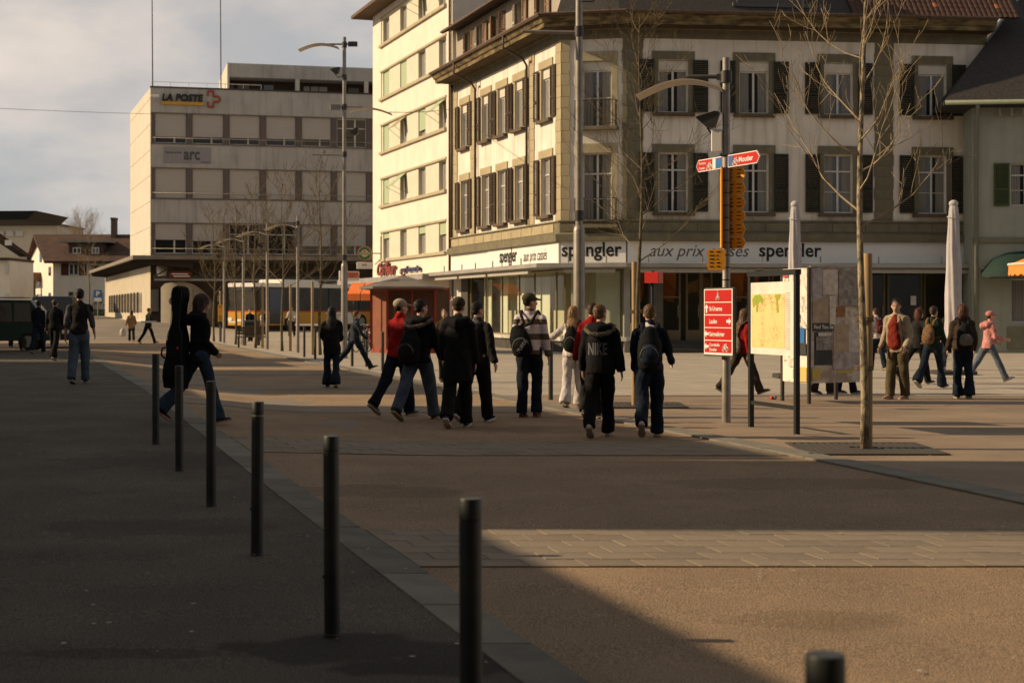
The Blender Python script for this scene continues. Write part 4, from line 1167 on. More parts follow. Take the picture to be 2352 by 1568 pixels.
bbuild(MB().box(1.22, 1.28, .02, .045, 1.25, 2.6).box(.1, Wb - .1, .03, .06, 2.3, 2.36), 'windscreen_pillar', dbus)
bbuild(MB().box(.4, 2.1, -.0, .045, 2.4, 2.58), 'destination_display', dbus)
mb = MB()
for y in (1.0, 2.2, 3.6, 5.0, 6.5, 8.0, 9.5, 11, 12.5, 14, 15.5): mb.box(Wb - .02, Wb + .006, y, y + .09, 1.2, 2.62)
bbuild(mb, 'window_pillar', dbus)
bbuild(MB().box(Wb - .01, Wb + .012, 1.1, 2.2, .4, 2.5), 'door', glassd)
bbuild(MB().prism([(7.0, .4), (9.4, .4), (8.6, 1.1), (6.2, 1.1)], Wb + .002, Wb + .012, 'x'), 'white_flash', wbus)
bbuild(MB().tube([(Wb + .015, 7.6 + .25 * math.cos(i * .6), .75 + .2 * math.sin(i * .6)) for i in range(9)], .03, 4), 'horn_emblem', ybus)
tyre = mat('tyre', (.02, .018, .016), .9)
for y in (2.9, 9.8, 14.5):
    w = bbuild(MB().tube([(Wb - .25, y, .48), (Wb + .02, y, .48)], .48, 20, lat=(0, 1, 0)), 'wheel', tyre)
    w2 = bbuild(MB().tube([(Wb + .021, y, .48), (Wb + .04, y, .48)], [.28, .24], 14, lat=(0, 1, 0)), 'rim', steel)
bbuild(MB().tube([(-.02, -.05, 2.5), (-.3, -.25, 2.45), (-.32, -.25, 2.0)], .03, 6).bbox(-.42, -.24, -.33, -.22, 1.75, 2.15, .03), 'mirror', dbus)

# ================================================================== pale green house on the right with awning
Gp = (17.55, 59.4)
gh = thing('green_house', 'pale green house with dark tiled roof at the right edge', 'building', (Gp[0], Gp[1], 0))
fg = Fac((gx(2233, 57.6), 57.6), (1, -.10))
greenw = mat('pale_green_render', (.36, .37, .30), .93, (.31, .32, .26), 1, 6, streak=((.19, .21, .14), .3))
gsh = shutter_mesh(.55, 1.55, mat('green_shutter', (.06, .085, .028), .8, (.042, .06, .02), 5))
Lg = 16
zg = 9.05
o = MB()
PX(o, gh, fg); wx = fg.t(3030)
wall_mesh(o, 0, Lg, 0, zg, [(wx + 0, wx + 1.1, 5.35, 6.9), (wx + 3.4, wx + 4.5, 5.35, 6.9), (fg.t(3032), fg.t(3032) + 1.6, 1.1, 2.7)], .2)
o.add([(0, 0, 0), (0, 9, 0), (0, 9, zg), (0, 0, zg)], [(0, 1, 2, 3)])
o.build('wall', greenw, gh, fix=False)
for k in (0, 3.4):
    f = add_window(gh, wx + k + .55, 5.35, 1.1, 1.55, .1, .3, 2, 1); subx(gh, fg, f)
    for s2 in (-1, 1): o = put('shutter', gsh, gh, (wx + k + .55 + s2 * .86, -.05, 5.35)); subx(gh, fg, o)
f = add_window(gh, fg.t(3032) + .8, 1.1, 1.6, 1.6, .1, 0, 3, 0); subx(gh, fg, f)
o = MB().box(fg.t(3022), Lg, -.08, -.003, .15, .95).box(-.0, Lg, -.1, -.003, 4.02, 4.2).build('band', mat('greenish_stone', (.21, .2, .14), .9), gh); subx(gh, fg, o)
o = MB().box(0, Lg, -.05, -.004, 3.05, 3.12).build('band', greenw, gh); subx(gh, fg, o)
mb = MB(); PX(mb, gh, fg); mb.add([(-1.15, -.75, zg), (Lg + 1, -.75, zg), (Lg + 1, 4.6, zg + 5.4), (3.2, 4.6, zg + 5.4), (-1.15, 10, zg), (Lg + 1, 10, zg), (-1.15, -.75, zg - .12), (Lg + 1, -.75, zg - .12), (-1.15, 10, zg - .12), (Lg + 1, 10, zg - .12)], [(0, 1, 2, 3), (0, 3, 4), (3, 2, 5, 4), (0, 6, 7, 1), (0, 4, 8, 6), (6, 8, 9, 7)]); mb.build('roof', slate, gh)
mb = MB(); PX(mb, gh, fg); mb.tube([(-1.1, -.83, zg - .02), (Lg, -.83, zg - .02)], .085, 8); mb.build('gutter', mat('green_gutter', (.16, .19, .13), .6), gh, smooth=True)
pm = mat('grey_downpipe', (.22, .23, .18), .6)
mb = MB(); PX(mb, gh, fg); mb.tube([(.05, -.8, zg - .1), (.12, -.15, zg - .6), (.12, -.15, .2)], .075, 10); mb.build('downpipe', pm, gh, smooth=True)
mb = MB(); PX(mb, gh, fg)
for i in range(26): mb.box(.9 + i * .42, 1.0 + i * .42, -.2, -.003, zg - .45, zg - .15)
mb.build('rafter_end', greenw, gh)
# dark green awning
aw = thing('green_awning', 'rounded dark green shop awning on the pale green house', 'awning', tuple(fg.at(fg.t(2950))), fg.rz)
gaw = mat('awning_green', (.004, .028, .020), .8, (.003, .022, .016), 3)
n = 8
pf = [(0, 3.72), (-.35, 3.70), (-.75, 3.55), (-1.1, 3.2), (-1.25, 2.75)]
mb = MB(); Lx = 7.0
secs = [(-.0, .0), (.35, .62), (.9, .92), (1.6, 1.0), (Lx, 1.0)]
vs = []
for x, sc_ in secs:
    for (y, z) in pf: vs.append((x - .1 * (1 - sc_), y * (.25 + .75 * sc_) , 2.75 + (z - 2.75) * (.2 + .8 * sc_)))
m5 = len(pf)
mb.add(vs, [(i * m5 + j, (i + 1) * m5 + j, (i + 1) * m5 + j + 1, i * m5 + j + 1) for i in range(len(secs) - 1) for j in range(m5 - 1)])
mb.build('canopy', gaw, aw, fix=False, smooth='auto')
MB().prism([(0, 2.75), (-1.2, 2.75), (-1.2, 2.72), (0, 2.72)], 0, Lx, 'x').build('frame_bar', steeld, aw)
# orange striped parasol
Yq = 40.0
po = thing('striped_parasol', 'orange and white parasol with scalloped edge at the right edge', 'parasol', (gx(2440, Yq), Yq, 0))
mo = mat('parasol_orange', (.72, .27, .05), .8, (.62, .22, .04), 2); mw = mat('parasol_cream', (.72, .62, .45), .8)
nn = 32; rr = 1.30; za, zb, ztp = gz(632, Yq), gz(607, Yq), gz(560, Yq)
vs = [(0, 0, ztp)]; fsx = []; 
for i in range(nn):
    a = 6.28318 * i / nn; vs.append((rr * math.cos(a), rr * math.sin(a), zb))
mb = MB(); mb.add(vs, [(0, i + 1, (i + 1) % nn + 1) for i in range(nn)]); mb.build('top', mo, po, fix=False)
mb = MB(); MBv = []
for i in range(nn):
    a, b = 6.28318 * i / nn, 6.28318 * (i + 1) / nn
    for t0 in range(4):
        u, v = a + (b - a) * t0 / 4, a + (b - a) * (t0 + 1) / 4
        d0, d1 = .05 * math.sin(math.pi * t0 / 4), .05 * math.sin(math.pi * (t0 + 1) / 4)
        mb.add([(rr * math.cos(u), rr * math.sin(u), zb), (rr * math.cos(v), rr * math.sin(v), zb), (rr * 1.01 * math.cos(v), rr * 1.01 * math.sin(v), za - d1 + .03), (rr * 1.01 * math.cos(u), rr * 1.01 * math.sin(u), za - d0 + .03)], [(0, 1, 2, 3)], i % 2)
mb.build('valance', [mo, mo], po, fix=False)
MB().tube([(rr * 1.005 * math.cos(6.28318 * i / nn), rr * 1.005 * math.sin(6.28318 * i / nn), zb) for i in range(nn + 1)], .035, 6).build('cream_rim', mw, po)
MB().cyl(0, 0, 0, ztp, .025, 8).build('pole', whitep, po); MB().cyl(0, 0, 0, .08, .3, 16).build('base', steeld, po)

# ================================================================== houses at the far left
tiles_h = mat('house_roof_tiles', (.085, .042, .026), .88, (.04, .024, .017), 1.3, 6, bump=.7, bscale=5, stretch=(1, 1, 2))
hw = mat('house_render', (.76, .71, .61), .93, (.68, .63, .54), 1); hw2 = mat('house_render_cream', (.62, .56, .42), .93, (.55, .49, .37), 1)
Yh = 150.0
def hp(px, py, Y=Yh): return gx(px, Y), gz(py, Y)
h1 = thing('gabled_house', 'white gabled house with red tiled roof, long dormer and a sunlit gable with balcony', 'house', (gx(122, Yh), Yh, .3))
ox = h1.location.x
def lx(px, Y=Yh): return gx(px, Y) - ox
xl_, xr_ = lx(122), lx(262)
ze = gz(594, Yh) - .3; zr_ = gz(538, Yh + 4.5) - .3
bx_, by_ = gx(66, 160) - ox, 10.0                      # far end of the sunlit gable
foot_ = [(xl_, 0), (xr_ + 3, 0), (xr_ + 3, 9.5), (bx_, by_)]
MB().prism(foot_, -1, ze, 'z').build('wall', hw, h1)
mx_, my_ = (xl_ + bx_) / 2, by_ / 2
ax_, ay_ = (mx_, my_)
MB().add([(xl_, 0, ze), (bx_, by_, ze), (ax_, ay_, zr_ - .35), (xl_ + .3, .15, ze), (bx_ + .3, by_, ze), (ax_ + .3, ay_, zr_ - .35)], [(0, 2, 1), (3, 4, 5), (0, 1, 4, 3), (0, 3, 5, 2), (1, 2, 5, 4)]).build('gable_wall', hw, h1)
mb = MB()
o1 = Vector((-.75, -.45, 0))
rp = [(xl_ - .6, -.8, ze - .25), (ax_ - .7, ay_ - .1, zr_), (bx_ - .6, by_ + .6, ze - .25)]
rq = [(xr_ + 3.5, -.8, ze - .25), (xr_ + 3.5, 4.8, zr_), (xr_ + 3.5, 10.3, ze - .25)]
vs = rp + rq + [(x, y, z - .22) for x, y, z in rp + rq]
mb.add(vs, [(0, 3, 4, 1), (1, 4, 5, 2), (6, 7, 10, 9), (7, 8, 11, 10), (0, 1, 7, 6), (1, 2, 8, 7), (0, 6, 9, 3), (3, 9, 10, 4), (4, 10, 11, 5)])
mb.build('roof', tiles_h, h1)
# narrow window slots on the gable
gdir = Vector((bx_ - xl_, by_, 0)); gl_ = gdir.length; ga_ = math.atan2(-gdir.y, -gdir.x)
for u, z0, z1 in ((.12, gz(632, Yh) - .3, gz(612, Yh) - .3), (.12, gz(690, Yh) - .3, gz(672, Yh) - .3), (.48, gz(598, Yh) - .3, gz(576, Yh) - .3), (.55, gz(655, Yh) - .3, gz(638, Yh) - .3)):
    MB().box(-.45, .45, -.06, .02, z0, z1).build('window', glassd, h1, loc=(xl_ + gdir.x * u, gdir.y * u, 0), rz=ga_)
bcw = mat('balcony_wood', (.2, .1, .055), .8)
MB().box(-1.7, 1.7, -1.2, -.02, gz(643, Yh) - .3, gz(623, Yh) - .3).build('balcony', bcw, h1, loc=(xl_ + gdir.x * .62, gdir.y * .62, 0), rz=ga_)
MB().box(-.2, .2, -.9, -.5, -.5, gz(643, Yh) - .3).build('balcony_post', sillm, h1, loc=(xl_ + gdir.x * .5, gdir.y * .5, 0), rz=ga_)
MB().prism([(-1.6, gz(695, Yh) - .3), (0, gz(676, Yh) - .3), (1.2, gz(695, Yh) - .3)], -2.0, -.1, 'y').build('porch_roof', tiles_h, h1, loc=(xl_ + gdir.x * .55, gdir.y * .55, 0), rz=ga_)
def hwin(root, px0, px1, py0, py1, y, Y, sh=True):
    x0, x1 = gx(px0, Y) - root.location.x, gx(px1, Y) - root.location.x; z0, z1 = gz(py1, Y) - root.location.z, gz(py0, Y) - root.location.z
    w = x1 - x0
    f = put('window', cached(('sash', round(w, 1), round(z1 - z0, 1), 'h'), lambda: sash_mesh(round(w, 1), round(z1 - z0, 1), 0, fr=.09)), root, ((x0 + x1) / 2, y - .1, z0))
    put('pane', cached(('pn', round(w, 1), round(z1 - z0, 1)), lambda: MB().box(-round(w, 1) / 2 + .03, round(w, 1) / 2 - .03, .02, .09, .03, round(z1 - z0, 1) - .03).mesh('pane', glassd)), f)
    if sh:
        for s2 in (-1, 1): put('shutter', cached(('shh', round(z1 - z0, 1)), lambda: MB().box(-.35, .35, -.03, .03, 0, round(z1 - z0, 1)).mesh('shutter', mat('house_shutter', (.075, .025, .018), .8))), root, ((x0 + x1) / 2 + s2 * (w / 2 + .4), y - .06, z0))
hwin(h1, 159, 181, 606, 632, 0, Yh); hwin(h1, 228, 240, 610, 632, 0, Yh); hwin(h1, 156, 186, 668, 700, 0, Yh, False); hwin(h1, 214, 239, 670, 700, 0, Yh, False)
# dormer
dz0, dz1 = gz(583, Yh) - .3, gz(562, Yh) - .3 + .25
MB().box(lx(153), lx(232), .8, 5, dz0, dz1).build('dormer', mat('dormer_wood', (.075, .045, .03), .85), h1)
MB().box(lx(134), lx(248), .4, 5, dz1, dz1 + .22).build('dormer_roof', mat('dormer_zinc', (.3, .26, .2), .6), h1)
hwin(h1, 162, 182, 567, 582, .8, Yh, False); hwin(h1, 206, 224, 567, 582, .8, Yh, False)
MB().box(lx(230), lx(240), 4, 5, zr_ - .6, zr_ + 1.4).box(lx(229.5), lx(240.5), 3.9, 5.1, zr_ + 1.4, zr_ + 1.6).build('chimney', sillm, h1)
h2 = thing('cream_house', 'cream house with a broad brown roof and skylight at the far left', 'house', (gx(30, 140), 140.0, .3))
def l2(px): return gx(px, 140) - h2.location.x
ze2 = gz(590, 140) - .3
MB().prism([(l2(-60), 0), (l2(62), 0), (l2(62) - 3.4, 9), (l2(-60) - 3.4, 9)], -1, ze2, 'z').build('wall', hw2, h2)
mb = MB(); mb.prism([(l2(-90), gz(560, 140)), (l2(-20), gz(525, 140)), (l2(78), gz(588, 140) - .3), (l2(78), gz(588, 140) - .6), (l2(-20), gz(528, 140) - .4), (l2(-90), gz(565, 140))], -.8, 8.5, 'y'); mb.v = [(x - .37 * max(0, y), y, z) for x, y, z in mb.v]; mb.build('roof', tiles_h, h2)
MB().box(l2(18), l2(34), -.82, -.8, gz(572, 140), gz(560, 140)).build('skylight', whitep, h2)
hwin(h2, 42, 52, 608, 632, 0, 140); hwin(h2, 42, 60, 672, 700, 0, 140, False)
h3 = thing('bay_house', 'narrow sunlit white house front at the left edge beneath a tiled eave', 'house', (gx(8, 120), 120.0, .3))
MB().box(gx(-60, 120) - h3.location.x, gx(22, 120) - h3.location.x, 0, 6, -1, gz(598, 120) - .3).build('wall', hw, h3)
MB().box(gx(-60, 120) - h3.location.x, gx(24, 120) - h3.location.x, -.4, 6, gz(598, 120) - .3, gz(592, 120) - .3).build('eave', tiles_h, h3)
hwin(h3, 14, 19, 605, 630, 0, 120, False); hwin(h3, 12, 20, 675, 705, 0, 120, False)
h4 = thing('flat_roofed_block', 'flat roofed block with balconies standing behind the tiled houses', 'building', (gx(60, 200), 200.0, .3))
MB().box(gx(-60, 200) - h4.location.x, gx(132, 200) - h4.location.x, 0, 12, -1, gz(522, 200)).build('wall', hw2, h4)
MB().box(gx(-60, 200) - h4.location.x, gx(138, 200) - h4.location.x, -1, 12, gz(522, 200), gz(519, 200)).build('flat_roof', tiles_h, h4)
MB().box(gx(40, 200) - h4.location.x, gx(66, 200) - h4.location.x, 2, 8, gz(519, 200), gz(500, 200)).build('stair_tower', hw, h4)
for k in range(5): MB().box(gx(-50 + k * 22, 200) - h4.location.x, gx(-34 + k * 22, 200) - h4.location.x, -.3, -.0, gz(548, 200), gz(536, 200)).build('balcony', winf, h4)
# near dark canopy edge at the far left
Yc = 48.0
cn = thing('shelter_roof', 'black flat shelter roof reaching into the picture above the houses', 'shelter', (gx(83, Yc), Yc, 0))
MB().prism([(0, gz(484, Yc)), (-.28, gz(504, Yc)), (-9, gz(508, Yc)), (-9, gz(488, Yc))], 0, 3.5, 'y').build('roof', blackp, cn)
MB().cyl(-6.2, 1.6, 0, gz(506, Yc), .08, 12).cyl(-8.6, 1.6, 0, gz(506, Yc), .08, 12).build('post', steeld, cn)
# hedge and low wall in front of the far houses
hg = MB()
random.seed(5)
for i in range(2600):
    x = random.uniform(0, 9); y = random.uniform(0, 1.2); z = random.uniform(.1, 1.35)
    a = random.uniform(0, 6.28); s2 = random.uniform(.05, .11)
    hg.add([(x, y, z), (x + s2 * math.cos(a), y + s2 * .6, z + s2 * .5), (x + s2 * math.sin(a), y - s2 * .4, z + s2)], [(0, 1, 2)])
hd = hg.build('hedge', mat('hedge_leaf', (.06, .085, .025), .8, (.03, .045, .015), 3), None, fix=False, loc=(gx(200, 138), 138.0, .8))
tag(hd, 'clipped green hedge between the parking sign and the post building', 'hedge')
lwl = thing('garden_wall', 'low dark garden wall in front of the far white houses', 'wall', (gx(100, 142), 142.0, .3))
MB().box(0, 12, 0, .3, 0, 1.3).build('wall_body', dkw, lwl)
MB().box(-.05, 12.05, -.05, .35, 1.3, 1.4).build('coping', kerb2, lwl)
# ================================================================== bollards
def bollard_meshes(h=1.0, r=.0395, n=28):
    mb = MB()
    pr = [(r * 1.05, 0), (r * 1.05, .012), (r, .014), (r, h - .085), (r * .985, h - .081)]
    mb.tube([(0, 0, z) for _, z in pr], [q for q, _ in pr], n)
    mb.tube([(-r + .004, 0, .30), (-r - .006, 0, .30)], [.011, .010], 8, lat=(0, 1, 0))
    a = mb.mesh('post', boll, True); a.set_sharp_from_angle(angle=R(35))
    mc = MB(); pr = [(r * .93, h - .084), (r * .93, h - .076), (r * 1.0, h - .073), (r * 1.0, h - .006), (r * .95, h)]
    mc.tube([(0, 0, z) for _, z in pr], [q for q, _ in pr], n)
    c = mc.mesh('cap', boll, True); c.set_sharp_from_angle(angle=R(35))
    return a, c
bm_a, bm_c = bollard_meshes()
labs = ['bollard at the lower right of which only cap and neck show above the bottom edge',
        'bollard in the lower middle whose foot is cut off by the bottom edge',
        'bollard with the dark wet stain at its foot',
        'bollard with a pale lit groove just under its cap',
        'kerb row bollard in front of the legs of the guitar bag carrier',
        'bollard of the kerb row covering the lower end of the guitar bag',
        'farthest bollard of the kerb row, left of the guitar bag']
ring = mat('lit_groove', (.33, .29, .22), .5)  # pale band paints the light caught in the groove below the cap
for (Yb), lab in zip((3.1, 5.49, 7.88, 10.3, 12.65, 15.05, 17.5), labs):
    Xb = 1.6 - .317 * Yb
    t = thing('bollard', lab, 'bollard', (Xb, Yb, g(Xb, Yb)), R(random.uniform(-20, 20)), 'bollards along the left kerb')
    t.rotation_euler = (R(random.uniform(-.5, .5)), R(random.uniform(-.4, .4)), R(random.uniform(-20, 20)))
    put('post', bm_a, t); put('cap', bm_c, t)
    if abs(Yb - 10.3) < .01:
        MB().tube([(0, 0, .905), (0, 0, .912)], .0405, 28).build('lit_groove', ring, t, smooth=True)
t2 = [(699, 820, 'far bollard of the square kerb, the left one of two before the white bench'), (724, 825, 'far bollard of the square kerb just left of the long haired girl in black'),
      (809, 841, 'bollard just behind the legs of the striding walker in the dark denim jacket'), (842, 842, 'bollard at the tip of the front shoe of the striding walker by the kiosk'),
      (879, 852, 'bollard in front of the red kiosk, left of the man in the beige cap'), (1013, 876, 'bollard between the walker in light jeans and the walker in the long black coat'),
      (1122, 895, 'bollard on the square kerb right of the boys in black'), (1231, 908, 'bollard hidden behind the legs of the boy in the striped sweater'), (1265, 918, 'bollard standing free between the striped sweater boy and the girl in white trousers'), (1372, 938, 'bollard behind the legs of the boy with big letters on his jacket')]
for px, py, lab in t2:
    X, Y, z = foot(px, py)
    t = thing('bollard', lab, 'bollard', (X, Y, z), 0, 'bollards along the kerb of the square')
    put('post', bm_a, t); put('cap', bm_c, t)

# ================================================================== lamps
def panel_mesh(L=1.16, w=.48, sgn=-1):
    mb = MB(); n = 12; vs = []
    for i in range(n + 1):
        u = i / n
        x = sgn * (.04 + L * u); z = .26 * math.sin(math.pi * (.18 + .75 * u)) - .22
        for y in (-w / 2, w / 2):
            for d in (0, -.018): vs.append((x, y, z + d))
    fs = []
    for i in range(n):
        a, b = 4 * i, 4 * i + 4
        fs += [(a, b, b + 2, a + 2), (a + 1, a + 3, b + 3, b + 1), (a, a + 1, b + 1, b), (a + 2, b + 2, b + 3, a + 3)]
    fs += [(0, 2, 3, 1), (4 * n, 4 * n + 1, 4 * n + 3, 4 * n + 2)]
    mb.add(vs, fs)
    m = mb.mesh('reflector_panel', lamppan, True); m.set_sharp_from_angle(angle=R(40)); return m
panL, panR = panel_mesh(), panel_mesh(sgn=1)
flood = MB()
flood.prism([(-.20, .0), (.14, .10), (.22, .08), (.14, -.17), (.02, -.20)], -.13, .13, 'y')
flood.v = [(x * .78, y * .78, z * .78) for x, y, z in flood.v]
flood_me = flood.mesh('floodlight', steeld)
def flood_on(t, x, z, s=1, ry=0):
    o = put('floodlight', flood_me, t, (x, 0, z)); o.scale = (s, 1, 1); o.rotation_euler = (0, ry, 0)
    o2 = MB().tube([(0, 0, z - .24), (x * .75, 0, z - .24), (x, 0, z - .14)], .014, 6).build('floodlight_bracket', steeld, t)
def small_lamp(label, X, Y, rz=0, grp=None, box=False):
    t = thing('street_lamp', label, 'street lamp', (X, Y, g(X, Y)), rz, grp)
    MB().tube([(0, 0, 0), (0, 0, 1.1), (0, 0, 1.12), (0, 0, 5.0)], [.062, .062, .055, .052], 16).build('pole', steel, t, smooth='auto')
    o = MB().tube([(-.02, 0, 4.74), (-.5, 0, 4.76), (-.62, 0, 4.72)], [.03, .026, .02], 8).tube([(0, 0, 4.66), (0, 0, 4.82)], .078, 16).box(-.13, .0, -.03, .03, 4.70, 4.78).build('arm', steeld, t, smooth='auto')
    put('reflector_panel', panL, t, (-.02, 0, 4.66))
    flood_on(t, -.26, 4.19)
    if box: MB().bbox(-.2, -.05, -.08, .08, 3.72, 4.02, .012).build('ballast_box', whitep, t)
    return t
pole3x, pole3y, _ = foot(1668, 970)
small_lamp('nearest low steel lamp post, carrying the red and orange direction signs', pole3x, pole3y, R(-12), 'low curved reflector lamps', True)
for px, py, lab in ((684, 810, 'nearest of the distant low curved lamps, in front of the bus'), (614, 802, 'second of the distant low curved lamps, beside the man at the bus door'), (559, 794, 'third of the distant low curved lamps, at the front of the bus'), (514.7, 787.6, 'farthest of the distant low curved lamps, by the yellow ticket box')):
    X, Y, z = foot(px, py); small_lamp(lab, X, Y, R(-8), 'low curved reflector lamps')
def tall_lamp(label, X, Y, rz=0):
    t = thing('tall_lamp_post', label, 'street lamp', (X, Y, g(X, Y)), rz, 'tall multi arm lamp posts')
    MB().tube([(0, 0, 0), (0, 0, 2.98), (0, 0, 3.0), (0, 0, 3.06), (0, 0, 3.07), (0, 0, 10.35)], [.105, .105, .10, .08, .068, .058], 20).build('pole', steel, t, smooth='auto')
    for z in (3.25, 6.57, 8.1, 9.05, 10.1): MB().tube([(0, 0, z - .09), (0, 0, z + .09)], .082, 16).build('clamp', steeld, t, smooth='auto')
    MB().tube([(-.6, 0, 10.12), (.15, 0, 10.12)], .026, 8).bbox(.12, .42, -.07, .07, 10.05, 10.2, .01).build('arm', steeld, t)
    o = put('reflector_panel', panL, t, (-.14, 0, 10.08)); o.scale = (1.1, 1, 1)
    MB().tube([(.6, 0, 8.1), (-.15, 0, 8.1)], .026, 8).bbox(-.45, -.12, -.07, .07, 8.0, 8.18, .01).build('arm', steel, t)
    o = put('reflector_panel', panR, t, (.1, 0, 8.02)); o.scale = (1.2, 1, 1)
    MB().tube([(-1.02, 0, 6.57), (0, 0, 6.55)], .03, 8).build('arm', steel, t)
    flood_on(t, -.3, 9.3); flood_on(t, .34, 7.35, -1, R(-50))
    return t
X1, Y1, _ = foot(791, 823)
tall_lamp('tall lamp post with several arms in front of the post building', X1, Y1, R(0))
tall_lamp('tall lamp post before the chamfered shop corner, running out of the top of the picture', gx(1330, 28.5), 28.5, R(0))

# ================================================================== direction signs on the near lamp post
rsg = mat('guide_sign_red', (.50, .016, .012), .4, (.47, .015, .011), 2); wsg = mat('guide_sign_white', (.82, .80, .76), .4); osg = mat('hiking_sign_orange', (.95, .42, .03), .45, (.9, .38, .025), 2); osg2 = mat('hiking_sign_dark_orange', (.95, .37, .02), .45, (.88, .33, .018), 2); bsg = mat('guide_sign_blue', (.04, .16, .42), .4)
sd = Vector((.40, -.92, 0)).normalized()      # all plates face up the street
srz = math.atan2(sd.y, sd.x)
def bike_icon(parent, x, z, s, m, rider=False):
    mb = MB()
    for cx in (-.34, .34):
        mb.tube([(x + (cx + .24 * math.cos(i * .5236)) * s, 0, z + (.24 * math.sin(i * .5236)) * s) for i in range(13)], .045 * s, 4)
    for a, b in (((-.34, 0), (-.12, .38)), ((-.12, .38), (.22, .38)), ((.34, 0), (.2, .52)), ((-.12, .38), (0, 0)), ((0, 0), (.22, .38)), ((-.34, 0), (0, 0)), ((-.22, .46), (-.04, .46)), ((.12, .54), (.3, .54))):
        mb.tube([(x + a[0] * s, 0, z + a[1] * s), (x + b[0] * s, 0, z + b[1] * s)], .04 * s, 4)
    if rider:
        for a, b in (((-.1, .5), (.1, .95)), ((.1, .95), (.25, .58)), ((-.1, .5), (.12, .35)), ((.12, .35), (.02, .02))): mb.tube([(x + a[0] * s, 0, z + a[1] * s), (x + b[0] * s, 0, z + b[1] * s)], .08 * s, 4)
        mb.ell((x + .2 * s, 0, z + 1.12 * s), (.12 * s, .02, .12 * s), 8)
    return mb.build('bicycle_symbol', m, parent)
def arrow(parent, x, z, s, ang, m):
    p = [(0, .5), (.42, .05), (.15, .05), (.15, -.5), (-.15, -.5), (-.15, .05), (-.42, .05)]
    c, s_ = math.cos(ang), math.sin(ang)
    return MB().prism([(x + (a * c - b * s_) * s, z + (a * s_ + b * c) * s) for a, b in p], -.002, 0, 'y').build('arrow', m, parent)
gb_ = thing('guide_board', 'tall red cycle route board with white lettering and arrows on the near lamp post', 'sign', (2.67, 21.93, .93), srz)
Wg, Hg = .76, .90
MB().bbox(-.015, Wg + .015, .0, .05, -.02, Hg + .02, .015).build('frame', steeld, gb_)
MB().box(0.005, Wg - .005, -.006, -.001, .0, Hg).build('white_backing', wsg, gb_)
rh = (Hg - .03) / 5
rows5 = ['', 'St-Ursanne', 'Laufen', 'Saignelégier', '']
for i in range(5):
    z1 = Hg - .012 - i * rh; z0 = z1 - rh + .014
    f = MB().box(.03, Wg - .03, -.0105, -.0065, z0, z1).build('red_panel', rsg, gb_)
    if rows5[i]: text(rows5[i], .085, wsg, f, .16, -.013, z0 + .05, width=len(rows5[i]) * .0335, bold=.012)
    if i == 0: bike_icon(f, Wg / 2, z0 + .045, .085, wsg, True).location.y = -.014
    if i == 1: arrow(f, .085, (z0 + z1) / 2, .12, 0, wsg).location.y = -.012
    if i == 2: arrow(f, Wg - .09, (z0 + z1) / 2, .12, -math.pi / 2, wsg).location.y = -.012
    if i in (3, 4): arrow(f, .085, (z0 + z1) / 2, .12, math.pi / 2, wsg).location.y = -.012
    if i == 4:
        text('Courtételle', .06, wsg, f, .16, -.013, z0 + .085, width=.27, bold=.011); text('Develier', .06, wsg, f, .16, -.013, z0 + .02, width=.2, bold=.011)
        bike_icon(f, .58, z0 + .05, .13, wsg).location.y = -.014
def arrow_plate(name, label, org, L, H, d, m, left, cat='sign', grp=None):
    t = thing(name, label, cat, org, math.atan2(d[1], d[0]), grp)
    tip = .07
    def pl(k, y0, y1, mm, nm):
        if left: p = [(-.0 + k, H / 2), (tip + k * .6, H - k), (L - k, H - k), (L - k, k), (tip + k * .6, k)]
        else: p = [(k, k), (k, H - k), (L - tip - k * .6, H - k), (L - k, H / 2), (L - tip - k * .6, k)]
        return MB().prism(p, y0, y1, 'y').build(nm, mm, t)
    pl(0, -.01, .01, wsg if m is rsg else m, 'plate')
    if m is rsg: pl(.012, -.013, -.0105, m, 'red_face')
    return t
za_ = 1.53 + (714 - 388) * 21.8 / 3626
pl_ = arrow_plate('arrow_sign', 'red arrow sign pointing left on the near lamp post, with bicycle symbol', (pole3x - sd.x * .80, pole3y - sd.y * .80, za_ + .0), .72, .17, sd, rsg, True, grp='red arrow signs')
text('Porrentruy', .05, wsg, pl_, .09, -.016, .10, width=.19, bold=.01); text('Tramelan', .05, wsg, pl_, .09, -.016, .03, width=.16, bold=.01)
bike_icon(pl_, .37, .045, .13, wsg).location.y = -.016
MB().box(.46, .54, -.016, -.0135, .015, .155).build('white_field', wsg, pl_); MB().box(.542, .70, -.016, -.0135, .015, .155).build('blue_field', bsg, pl_)
pr_ = arrow_plate('arrow_sign', 'red arrow sign lettered Moutier pointing right on the near lamp post', (pole3x + sd.x * .06, pole3y + sd.y * .06, za_ + .0), .80, .17, sd, rsg, False, grp='red arrow signs')
MB().box(.02, .13, -.016, -.0135, .015, .155).build('blue_field', bsg, pr_)
bike_icon(pr_, .2, .05, .13, wsg).location.y = -.016
text('Moutier', .1, wsg, pr_, .29, -.016, .05, width=.36, bold=.012)
